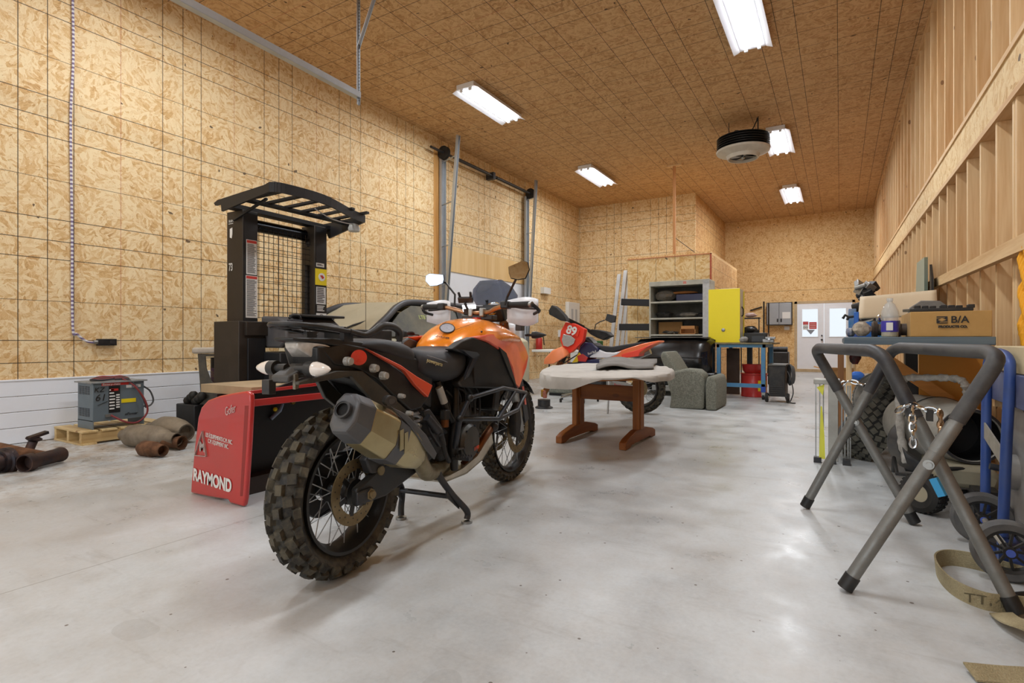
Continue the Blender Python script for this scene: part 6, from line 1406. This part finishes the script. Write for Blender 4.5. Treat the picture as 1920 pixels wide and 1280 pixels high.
for y in (2.73, 3.17):
    c = (.545, y, .115)
    w_ = MB(); w_.lathe([(.082, -.022), (.105, -.024), (.115, -.012), (.115, .012), (.105, .024), (.082, .022)], c, (0, 1, 0), 40, loop=True, caps=False); wo = w_.build('wheel', mat('#4b4b4c', .6, 0, .4, '#85827a', 8), hk)
    o = MB(); o.lathe([(.070, -.016), (.083, -.02), (.083, .02), (.070, .016)], c, (0, 1, 0), 36, loop=True, caps=False); o.build('wheel_rim', m_black, wo)
    for k in range(9):
        a = 2*PI*k/9; MB().beam((c[0]+math.cos(a)*.02, y, c[2]+math.sin(a)*.02), (c[0]+math.cos(a)*.073, y, c[2]+math.sin(a)*.073), .008, .012, up=(0, 1, 0)).build('wheel_spoke', m_black, wo)
    MB().cyl((c[0], y-.03, c[2]), (c[0], y+.03, c[2]), .022, 16).build('wheel_hub', m_black, wo); MB().cyl((c[0], y-.036, c[2]), (c[0], y-.03, c[2]), .014, 14).build('hub_cap', mat('#4a62b8', .4), wo)
ds_ = thing('steel_disc', 'large scuffed grey steel disc held in the blue hand truck', 'disc', (.65, 3.12, .06))
m_dsc = mat('#a9a49c', .4, .5, .5, '#77787e', 4)
MB().lathe([(.001, -.012), (.20, -.012), (.285, -.002), (.29, .004), (.285, .01), (.001, .006)], (.66, 3.12, .345), (1, 0, 0), 64).build('disc', m_dsc, ds_)
MB().lathe([(.05, -.05), (.075, -.045), (.075, -.012), (.001, -.012)], (.66, 3.12, .345), (1, 0, 0), 24).build('disc_hub', m_dsc, ds_)
MB().cyl((.56, 3.12, .36), (.62, 3.12, .35), .014, 12).build('disc_bolt', m_gun, ds_)
MB().torus((.655, 3.12, .345), .289, .006, (1, 0, 0), 64, 8).build('edge_band', m_gun, ds_)
# ================= lumber blocks on wall brackets, yellow net
sf = thing('wall_bracket_shelf', 'rough wooden bracket on the right wall studs carrying the blocks', 'shelf', (.75, 3.0, .6))
for y in (2.55, 3.35): MB().box2((.62, y, .60), (.90, y+.04, .64)).build('bracket_arm', m_studY, sf); MB().beam((.66, y+.02, .60), (.885, y+.02, .38), .04, .03).build('bracket_brace', m_studY, sf)
tag(MB().box2((.60, 2.40, .64), (.70, 3.48, .772)).build('blue_timber', mat('#3d466e', .6, 0, .4, '#8a8a92', 4), bevel=.004), 'heavy blue-painted timber lying above the blue hand truck', 'timber')
tag(MB().box2((.72, 2.40, .64), (.86, 3.48, .77)).build('rear_timber', m_studY, bevel=.004), 'bare timber block behind the blue-painted timber', 'timber')
tag(MB().box2((.62, 2.35, .773), (.84, 3.36, .885)).build('beige_carton', mat('#c9b892', .75, 0, .2, '#a8946c', 4), bevel=.004), 'long beige carton resting on the blue-painted timber', 'box')
nt = thing('yellow_net', 'bright yellow braided net hanging at the right frame edge', 'net', (.85, 3.95, .35))
m_net = mat('#eda91c', .7, 0, .2, '#c7820e', 30, bump=.4, bscale=120)
for k in range(9):
    y = 3.72+.022*k; pts = []; rr_ = []
    for i in range(44):
        z = 1.42-i*.025; pts.append((.835+.012*math.sin(i*.9+k), y+.006*math.sin(i*1.9+k*2)-.03*(i/44.)*(k < 4), z)); rr_.append(.0115+.002*(i % 2))
    MB().tube(pts, rr_, 8).build('net_strand', m_net, nt)
# ================= workbench along the right wall
wb = thing('wall_workbench', 'long workbench with a weathered blue-grey top along the right stud wall', 'workbench', (.4, 5.5, 0))
m_top = lumber('painted_top', 0, '#66747a', '#34495e', knots=False, scale=.7)
MB().box2((.02, 3.75, .885), (.70, 7.8, .93)).build('bench_top', m_top, wb, bevel=.004)
for x, y in ((.06, 7.6), (.62, 5.2), (.62, 7.6)): MB().box2((x, y, 0), (x+.06, y+.09, .89)).build('leg', m_stud, wb, bevel=.003)
MB().beam((.14, 4.4, .885), (.60, 4.42, .52), .03, .07).build('brace', lumber('brace_wood', 0, '#d08f45', '#a86b2b'), wb)
tag(MB().box2((.46, 4.60, .0), (.80, 4.63, .84)).build('orange_board', mat('#c98a34', .6, 0, .25, '#a86f26', 4), bevel=.002), 'orange-brown plywood sheet standing under the right workbench', 'board')
tag(MB().box2((.39, 4.66, .0), (.46, 4.75, .86)).build('dark_post', m_black), 'black steel upright beside the orange-brown sheet', 'post')
# crate
cr_ = thing('lettered_crate', 'brown carton lettered B/A PRODUCTS CO. on the near end of the right workbench', 'box', (.51, 4.0, .93))
mcr = mat('#bd9558', .75, 0, .35, '#94713c', 5)
MB().box2((.338, 3.78, .931), (.69, 4.3, 1.07)).build('carton', mcr, cr_, bevel=.003)
text('lettering', 'B/A', .052, m_black, cr_, frame((.555, 3.776, 1.022), (1, 0, 0), (0, -1, 0)), bold=.0008, xs=1.0)
text('lettering', 'PRODUCTS CO.', .0165, m_black, cr_, frame((.525, 3.776, .985), (1, 0, 0), (0, -1, 0)), bold=.0012, xs=1.05)
lg = MB(); lg.box2((.455, 3.775, 1.004), (.502, 3.778, 1.042)); lo_ = lg.build('logo_block', m_black, cr_)
MB().slab([(.460, 3.774, 1.023), (.478, 3.774, 1.031), (.497, 3.774, 1.023), (.478, 3.774, 1.015)], (0, -.001, 0)).build('logo_eye', mcr, lo_); MB().box2((.455, 3.773, 1.032), (.490, 3.7755, 1.035)).box2((.468, 3.773, 1.009), (.502, 3.7755, 1.012)).build('logo_stripes', mcr, lo_)
# things on bench
tr_ = MB(); tr_.slab([(.34, 3.82, 1.072), (.62, 3.82, 1.072), (.64, 4.25, 1.09), (.34, 4.25, 1.09)], (0, 0, .018))
for k in range(7): tr_.box((.38+.04*k, 3.9+.04*(k % 3), 1.10), (.03, .05, .02))
tag(tr_.build('black_tray', m_black, bevel=.003), 'black plastic car part lying on top of the lettered carton', 'car part')
bo_ = thing('water_bottle', 'clear ribbed plastic jug with a blue-violet label on the right workbench', 'bottle', (.247, 3.84, .931))
m_pet = NT('clear_plastic'); m_pet = m_pet.out(lin('#cfd8dc'), .08, 0, Alpha=.38, Coat_Weight=.6)
MB().lathe([(.038, 0), (.042, .006), (.042, .085), (.040, .09), (.044, .10), (.046, .125), (.042, .15), (.028, .185), (.014, .20), (.014, .212)], (.247, 3.84, .931), n=28).build('jug', m_pet, bo_)
MB().lathe([(.0432, .028), (.0432, .092)], (.247, 3.84, .931), n=28, caps=False).build('label', mat('#3a35a0', .4, 0, .15, '#6f6ac8', 30), bo_)
MB().box((.243, 3.795, .99), (.032, .004, .045)).build('white_patch', m_lab, bo_)
MB().lathe([(.041, .003), (.041, .028)], (.247, 3.84, .931), n=28, caps=True).build('yellow_liquid', mat('#b9a878', .2), bo_)
MB().cyl((.247, 3.84, 1.14), (.247, 3.84, 1.155), .0165, 18).build('cap', m_pet, bo_)
lump('tape_ball', 'crumpled ball of lettered grey tape at the front left corner of the right workbench', 'tape', (.11, 3.87, .931), (.045, .05, .048), mat('#b5aa99', .7, 0, .6, '#4c463e', 35, bump=.5))
pf = MB(); pf.tube([(.165, 4.0, .975), (.36, 3.98, .975)], .035, 18).lathe([(.03, -.006), (.055, -.006), (.055, .006), (.03, .006)], (.30, 3.985, .975), (1, 0, 0), 24).lathe([(.045, 0), (.055, .01), (.05, .03)], (.165, 4.0, .975), (1, 0, 0), 20)
tag(pf.build('flanged_pipe', mat('#3b3734', .45, .4, .6, '#6e5a48', 14)), 'dark flanged pipe lying behind the water jug', 'pipe')
def cream(u, v):
    p = Vector((.11+.48*u, 4.85+.12*u, 1.07+.02*u)); z = v*(.17+.02*u); return (p.x+.02*v, p.y-.16*math.cos(v*PI*.5)+.1+.1*math.sin(u*PI)*.2, p.z+z*math.sin(PI*.5*(.25+.75*v)))
tag(MB().grid(14, 8, cream).build('cream_panel', mat('#d6c5a8', .6, 0, .2, '#b5a180', 4), solid=.012), 'wide cream curved trim panel propped across the right workbench', 'panel')
def greyp(u, v):
    return (.22+.16*u, 5.6+1.2*u, 1.10+.05*u+.16*v+.02*math.sin(u*6))
tag(MB().grid(10, 5, greyp).build('grey_moulding', mat('#a9aaa4', .5, 0, .3, '#85867f', 4), solid=.012), 'pale grey moulded panel rising behind the cream trim panel', 'panel')
tag(MB().slab([(.34, 4.5, .931), (.64, 4.5, .931), (.64, 4.5, 1.10), (.56, 4.5, 1.17), (.46, 4.5, 1.175), (.40, 4.5, 1.13)], (0, .03, 0)).build('grey_casting', mat('#7d7c78', .5, 0, .5, '#585650', 8), bevel=.006), 'grey ribbed casting standing behind the lettered carton', 'car part')
es = thing('engine_parts', 'stack of black and silver engine parts at the far end of the bench clutter', 'engine', (.19, 5.5, .931))
random.seed(12)
for i in range(46):
    z = .95+.47*random.random(); x = .12+.14*random.random(); y = 5.35+.2*random.random()
    m_ = [m_black, m_alu, m_gun, m_engine][i % 4]
    if i % 3: MB().box((x, y, z), (.04+.05*random.random(), .07, .03+.04*random.random()), (random.random(), random.random(), random.random())).build('casting', m_, es, bevel=.004)
    else: MB().cyl((x-.03, y, z), (x+.04, y-.03, z+.02), .015+.02*random.random(), 12).build('fitting', m_, es)
MB().box2((.15, 5.40, .931), (.25, 5.6, 1.30)).build('block', m_engine, es, bevel=.01)
tv = thing('blue_valve', 'bright blue tool body with a dark claw at the left of the bench clutter', 'tool', (.09, 4.4, .931))
MB().box((.095, 4.4, 1.06), (.03, .03, .09)).build('body', mat('#1f62b8', .4), tv, bevel=.005); MB().cyl((.095, 4.4, .931), (.095, 4.4, 1.02), .02, 12).build('stem', m_blue, tv)
MB().tube([(.085, 4.4, 1.075), (.05, 4.4, 1.07), (.03, 4.4, 1.085), (.015, 4.4, 1.06)], .009, 8).tube([(.05, 4.4, 1.07), (.04, 4.4, 1.05)], .008, 8).build('claw', m_engine, tv)
for i, (x, y, sx, sy, sz, m_, la, ct_) in enumerate(((.16, 4.3, .12, .14, .10, mat('#1e63b4', .5), 'bright blue plastic case behind the tape ball', 'case'), (.23, 4.9, .13, .14, .12, mat('#1c7fa8', .5), 'turquoise box under the cream trim panel', 'box'), (.36, 5.0, .12, .2, .09, mat('#23262b', .5), 'black box under the right part of the cream trim panel', 'box'), (.08, 5.0, .05, .25, .22, mat('#2a6fa8', .4, 0, .3, '#c9b9a0', 20), 'upright blue-edged folder at the left end of the cream trim panel', 'folder'))):
    tag(MB().box((x, y, .931+sz/2), (sx, sy, sz)).build('storage_case' if ct_ == 'case' else 'bench_'+ct_, m_, bevel=.004), la, ct_)
lump('valve_knob', 'silver round fitting beside the neck of the water jug', 'fitting', (.21, 4.05, 1.02), (.022, .022, .025), m_chrome)
lump('parts_heap', 'small dusty blue and white parts at the left front edge of the bench', 'parts', (.055, 4.0, .931), (.03, .08, .03), mat('#46557a', .5, 0, .8, '#b9b4a8', 30))
gs = thing('green_slab', 'tall greenish glass slab leaning against the right wall studs', 'slab', (.74, 7.0, .93))
a = plane(1714, 600, (.70, 6.2), (.76, 8.2)); b = plane(1733, 600, (.70, 6.2), (.76, 8.2))
MB().slab([(a.x, a.y, .93), (b.x, b.y, .93), plane(1733, 482, (.70, 6.2), (.76, 8.2)), plane(1719, 493, (.70, 6.2), (.76, 8.2))], (.03, .01, 0)).build('slab', mat('#8fa090', .35, 0, .3, '#c5cbbd', 5), gs)
MB().slab([(b.x+.02, b.y-.35, .93), (b.x+.04, b.y-.02, .93), (b.x+.04, b.y-.02, 1.66), (b.x+.02, b.y-.30, 1.50)], (.02, 0, 0)).build('dark_gap_sheet', m_black, gs)  # black sheet stands in for the dark gap beside the slab
# ================= tyres, ladder, carton, heater
def road_tyre(name, label, c, axis, Ro, W, grp, m=None):
    a = Vector(axis).normalized(); x = a.orthogonal().normalized(); y = a.cross(x); c = Vector(c)
    t = MB(); pr = [(Ro*.60, -W*.38), (Ro*.70, -W*.5), (Ro*.88, -W*.5), (Ro*.965, -W*.43), (Ro*.985, -W*.3), (Ro*.99, 0), (Ro*.985, W*.3), (Ro*.965, W*.43), (Ro*.88, W*.5), (Ro*.70, W*.5), (Ro*.60, W*.38), (Ro*.66, W*.36), (Ro*.80, 0), (Ro*.66, -W*.36)]
    t.lathe(pr, c, a, 64, loop=True, caps=False)
    N = 44; t.m(1)
    for k in range(N):
        th = 2*PI*k/N
        for r_, off in ((-.40, .0), (-.2, .5), (0, .15), (.2, .6), (.40, .25)):
            th2 = th+off*2*PI/N; er = x*math.cos(th2)+y*math.sin(th2); et = a.cross(er)
            tl = .35 if r_ < 0 else -.35
            e1 = (et+a*tl).normalized(); n_ = er; e2 = n_.cross(e1)
            rad = Ro*(.995 if abs(r_) < .3 else .972)
            t.box(c+er*rad+a*(r_*W), (2*PI*Ro/N*.78, W*.15, Ro*.035), Matrix((e1, e2, n_)).transposed())
    return tag(t.build(name, [m or mat('#1b1b1a', .7, 0, .3, '#5f5c52', 9), m or mat('#45443e', .75, 0, .6, '#938e7e', 9, bump=.2, bscale=80)], sharp=25), label, 'tyre', grp)
rtv = Vector((RT[0], RT[1], 0)); fwv = Vector((FW[0], FW[1], 0)); upv_ = Vector((0, 0, 1))
road_tyre('road_tyre', 'large black road tyre leaning behind the folded ladder', at(1640, 786, 4.25), rtv*-.66+upv_*.50+fwv*.38, .35, .27, 'road tyres under the bench')
road_tyre('road_tyre', 'second black tyre lying against the first, behind the cylinder heater', at(1708, 804, 4.85), rtv*-.45+upv_*.52+fwv*.5, .34, .25, 'road tyres under the bench')
road_tyre('road_tyre', 'dust-grey tyre standing upright at the back beneath the bench', at(1665, 752, 5.9), rtv*.85+fwv*.5, .33, .2, 'road tyres under the bench', mat('#5d5c58', .8, 0, .7, '#9a968c', 5))
lad = thing('folded_ladder', 'folded aluminium step ladder with a yellow strap standing in front of the leaning tyre', 'ladder', (-.06, 4.72, 0))
m_al2 = mat('#aaa9a2', .4, .6, .4, '#8f8c84', 6)
MB().box2((-.17, 4.64, .585), (.00, 4.84, .62)).build('top_plate', m_al2, lad, bevel=.004)
MB().box2((-.075, 4.64, .02), (-.012, 4.67, .585)).build('wide_rail', m_al2, lad, bevel=.003)
for i, x in enumerate((-.16, -.135, -.112)): MB().box2((x, 4.66+.03*i, .02), (x+.007, 4.69+.03*i, .585)).build('thin_rail', m_alu, lad)
for i, x in enumerate((.005, .025, .045, .06)): MB().box2((x, 4.72+.03*i, .02), (x+.010, 4.75+.03*i, .57)).build('thin_rail', m_alu, lad)
for x in (-.145, -.05, .04): MB().box((x, 4.67, .02), (.05, .06, .04)).build('ladder_foot', m_gun, lad)
MB().slab([(-.135, 4.655, .03), (-.095, 4.655, .03), (-.10, 4.655, .20), (-.115, 4.655, .42), (-.125, 4.655, .42), (-.13, 4.655, .2)], (0, .005, 0)).slab([(-.15, 4.655, .56), (-.10, 4.655, .585), (-.11, 4.655, .50)], (0, .005, 0)).build('yellow_strap', mat('#e2e04a', .5), lad)
oc_ = thing('open_carton', 'open brown cardboard carton on the floor far behind the folded ladder', 'box', (-.0, 13.8, 0))
x0, x1, y0, y1, z1 = -.30, .25, 13.6, 14.1, .27
for a, b in (((x0, y0, 0), (x1, y0+.008, z1)), ((x0, y1, 0), (x1, y1+.008, z1)), ((x0, y0, 0), (x0+.008, y1, z1)), ((x1, y0, 0), (x1+.008, y1, z1)), ((x0, y0, 0), (x1, y1, .01))): MB().box2(a, b).build('side', m_card, oc_)
MB().slab([(x0, y0, z1), (x1, y0, z1), (x1+.0, y0-.18, z1+.06), (x0-.03, y0-.18, z1+.06)], (0, .004, .004)).build('flap', m_card, oc_); MB().slab([(x0, y0, z1), (x0, y1, z1), (x0-.2, y1, z1+.06), (x0-.2, y0, z1+.06)], (0, 0, .005)).build('flap', m_card, oc_)
tag(MB().box2((-.02, 5.9, .0), (.03, 6.0, .86)).build('short_post', lumber('post_brown', 2, '#9a6a3e', '#74491f')), 'brown wooden upright under the far left bench corner', 'post')
tag(MB().box2((.10, 11.0, .0), (.42, 11.3, .2)).build('low_carton', m_card, bevel=.003), 'small plain carton on the floor beyond the folded ladder', 'box')
lump('blue_rag', 'bright blue crumpled rag on the small plain carton', 'rag', (.25, 11.15, .2), (.12, .10, .09), mat('#2f6fd0', .6))
lump('red_black_tool', 'black and red tool hanging below the bench edge', 'tool', (.12, 6.0, .68), (.05, .05, .09), mat('#1c1c1e', .5, 0, .3, '#c23a2a', 20))
# kerosene heater
kh = thing('torpedo_heater', 'dusty grey cylindrical heater with a dark open mouth and tape-wrapped handle', 'heater', (.55, 3.8, 0))
m_kh = mat('#a3a19a', .45, .2, .5, '#7d786d', 5)
pa = at(1715, 792, 3.75); pb = at(1822, 818, 2.85); ax_ = (pb-pa).normalized(); Lh = (pb-pa).length
MB().lathe([(.10, -.03), (.18, 0), (.195, .03), (.19, Lh*.5), (.165, Lh*.8), (.14, Lh), (.132, Lh), (.125, Lh-.02), (.125, Lh-.3), (.001, Lh-.3)], pa, ax_, 40).build('barrel', m_kh, kh)
MB().lathe([(.124, Lh-.01), (.124, Lh-.29), (.02, Lh-.29)], pa, ax_, 32, caps=False).build('burner_tube', mat('#0b0b0c', .4), kh)
MB().lathe([(.143, Lh-.012), (.143, Lh+.004), (.13, Lh+.004)], pa, ax_, 40, caps=False).build('mouth_rim', m_gun, kh)
MB().lathe([(.191, Lh*.5), (.194, Lh*.5+.008), (.191, Lh*.5+.016)], pa, ax_, 40, caps=False).build('barrel_seam', m_gun, kh)
tk0 = MB(); tk0.loft([[(x, y, z) for x, z in ((.42, .14), (.42, .22), (.46, .26), (.66, .26), (.71, .21), (.69, .14))] for y in (3.62, 4.2)]); tk0.build('fuel_tank', mat('#8e8873', .5, 0, .5, '#6b6655', 5), kh, bevel=.03)
MB().tube([at(1767, 905, 2.85), at(1764, 886, 2.85), at(1775, 879, 2.85), at(1850, 882, 2.8), at(1853, 905, 2.8)], .011, 10, smooth=3).build('carry_frame', m_black, kh)
MB().tube([at(1675, 885, 3.3), at(1676, 858, 3.3), at(1682, 888, 3.2), at(1720, 892, 3.1)], .011, 10).build('rear_frame', m_black, kh)
hp_ = [at(1700, 868, 3.25), at(1690, 820, 3.3), at(1686, 750, 3.35), at(1688, 722, 3.35), at(1700, 709, 3.33), at(1740, 708, 3.25), at(1785, 709, 3.15), at(1806, 716, 3.1), at(1813, 735, 3.1), at(1810, 752, 3.1)]
P2, R2 = spline(hp_, [.021, .022, .021, .021, .021, .020, .020, .021, .020, .017], 8); R2 = [r+.003*math.sin(i*1.3)+.002*math.sin(i*2.9) for i, r in enumerate(R2)]
MB().tube(P2, R2, 12).build('wrapped_handle', mat('#b4b2ac', .6, 0, .6, '#6f6c66', 30, bump=.6, bscale=90), kh)
MB().tube([at(1808, 745, 3.1), at(1806, 775, 3.1)], .014, 10).build('handle_clamp', m_black, kh)
MB().lathe([(.09, -.02), (.16, -.03), (.17, .01), (.13, .05), (.001, .06)], at(1722, 832, 3.35), rtv*-.3+fwv*-1, 28).build('round_shroud', mat('#4a4b4d', .35, .3, .3), kh)
MB().slab([at(1692, 842, 3.1), at(1700, 850, 3.0), at(1745, 880, 2.95), at(1790, 905, 2.9), at(1740, 888, 3.0), at(1700, 868, 3.1)], (.0, .03, .01)).build('frame_plate', m_gun, kh)
kw = at(1731, 926, 2.88)
MB().lathe([(.045, -.035), (.075, -.045), (.098, -.035), (.104, 0), (.098, .035), (.075, .045), (.045, .035)], (kw.x, kw.y, .104), rtv+fwv*.35, 36, loop=True, caps=False).build('tyre', m_rubber, kh)
t_ = MB(); axw = (rtv+fwv*.35).normalized(); xx = upv_; yy = axw.cross(xx)
for k in range(26):
    th = 2*PI*k/26; er = xx*math.cos(th)+yy*math.sin(th); et = axw.cross(er)
    for r_ in (-.024, .0, .024): t_.box(Vector((kw.x, kw.y, .104))+er*.1015+axw*r_, (.014, .019, .008), Matrix(((et+axw*.3).normalized(), er.cross((et+axw*.3).normalized()), er)).transposed())
t_.build('tyre_tread', m_rubber, kh); MB().lathe([(.001, -.03), (.047, -.03), (.047, .03), (.001, .03)], (kw.x, kw.y, .104), rtv+fwv*.35, 20).build('wheel_hub', mat('#b0a890', .5), kh)
MB().cyl((kw.x, kw.y, .104), (kw.x+.3, kw.y+.15, .12), .012, 10).build('axle', m_black, kh)
MB().box((.62, 3.75, .09), (.10, .5, .15)).build('frame_base', m_black, kh)
# ================= webbing straps on the floor
def webbing(): 
    t = NT('webbing'); co = t.obj(); x = t.node('ShaderNodeTexCoord').outputs['UV']
    n = t.noise(co, 220, 2); n2 = t.noise(co, 6, 3)
    return t.out(t.ramp(t.math('ADD', t.math('MULTIPLY', n, .3), t.math('MULTIPLY', n2, .7)), [(.35, '#85795a'), (.65, '#b0a482')]), .85, bump=n, bs=.4)
m_web = webbing()
def ribbon(path, h, name, label, thick=.006, lean=0.0):
    P_ = sp(path, 8); n_ = len(P_)
    o = MB(); vs = []
    for i, p in enumerate(P_):
        t = (P_[min(i+1, n_-1)]-P_[max(0, i-1)]).normalized(); s = Vector((-t.y, t.x, 0))
        hh = h[0]+(h[1]-h[0])*i/(n_-1) if isinstance(h, tuple) else h
        vs.append([p+s*(-thick/2), p+s*(thick/2), p+s*(thick/2+lean)+Vector((0, 0, hh)), p+s*(-thick/2+lean)+Vector((0, 0, hh))])
    o.loft(vs); return tag(o.build(name, m_web), label, 'strap')
s1 = ribbon([(.66, 2.50, 0), (.60, 2.45, .0), (.50, 2.42, .0), (.42, 2.40, 0), (.355, 2.46, 0), (.325, 2.58, 0), (.33, 2.72, 0), (.38, 2.80, 0), (.47, 2.80, 0), (.58, 2.74, 0), (.70, 2.70, 0)], .062, 'webbing_strap', 'wide tan webbing strap standing in a loop on the floor beside the stand foot', lean=.006)
text('lettering', 'TTM', .045, mat('#5c553f', .8), s1, frame(Vector((.415, 2.392, .033))-s1.location, (1, -.12, 0), (.1, -1, 0)), xs=1.2)
def rib2(path, w, name, label):
    P_ = sp(path, 6); o = MB(); vs = []
    for i, p in enumerate(P_):
        t = (P_[min(i+1, len(P_)-1)]-P_[max(0, i-1)]).normalized(); s = Vector((-t.y, t.x, .25)).normalized()
        vs.append([p-s*w/2, p+s*w/2, p+s*w/2+Vector((0, 0, .005)), p-s*w/2+Vector((0, 0, .005))])
    o.loft(vs); return tag(o.build(name, m_web), label, 'strap')
rib2([(.452, 2.36, .012), (.46, 2.27, .03), (.50, 2.19, .05), (.58, 2.1, .04), (.70, 2.0, .015)], .06, 'webbing_strap', 'twisted tan webbing strap end at the right frame edge below the stand foot')
rib2([(.30, 1.90, .012), (.38, 1.93, .012), (.47, 1.97, .012), (.62, 2.02, .012)], .06, 'webbing_strap', 'tan webbing strap cut by the bottom right corner')
tag(MB().tube([(.52, 2.55, .012), (.60, 2.60, .014), (.68, 2.58, .02), (.78, 2.62, .02)], .012, 10, smooth=5).build('floor_cable', m_black), 'black cable lying behind the webbing loop under the near truck wheel', 'cable')
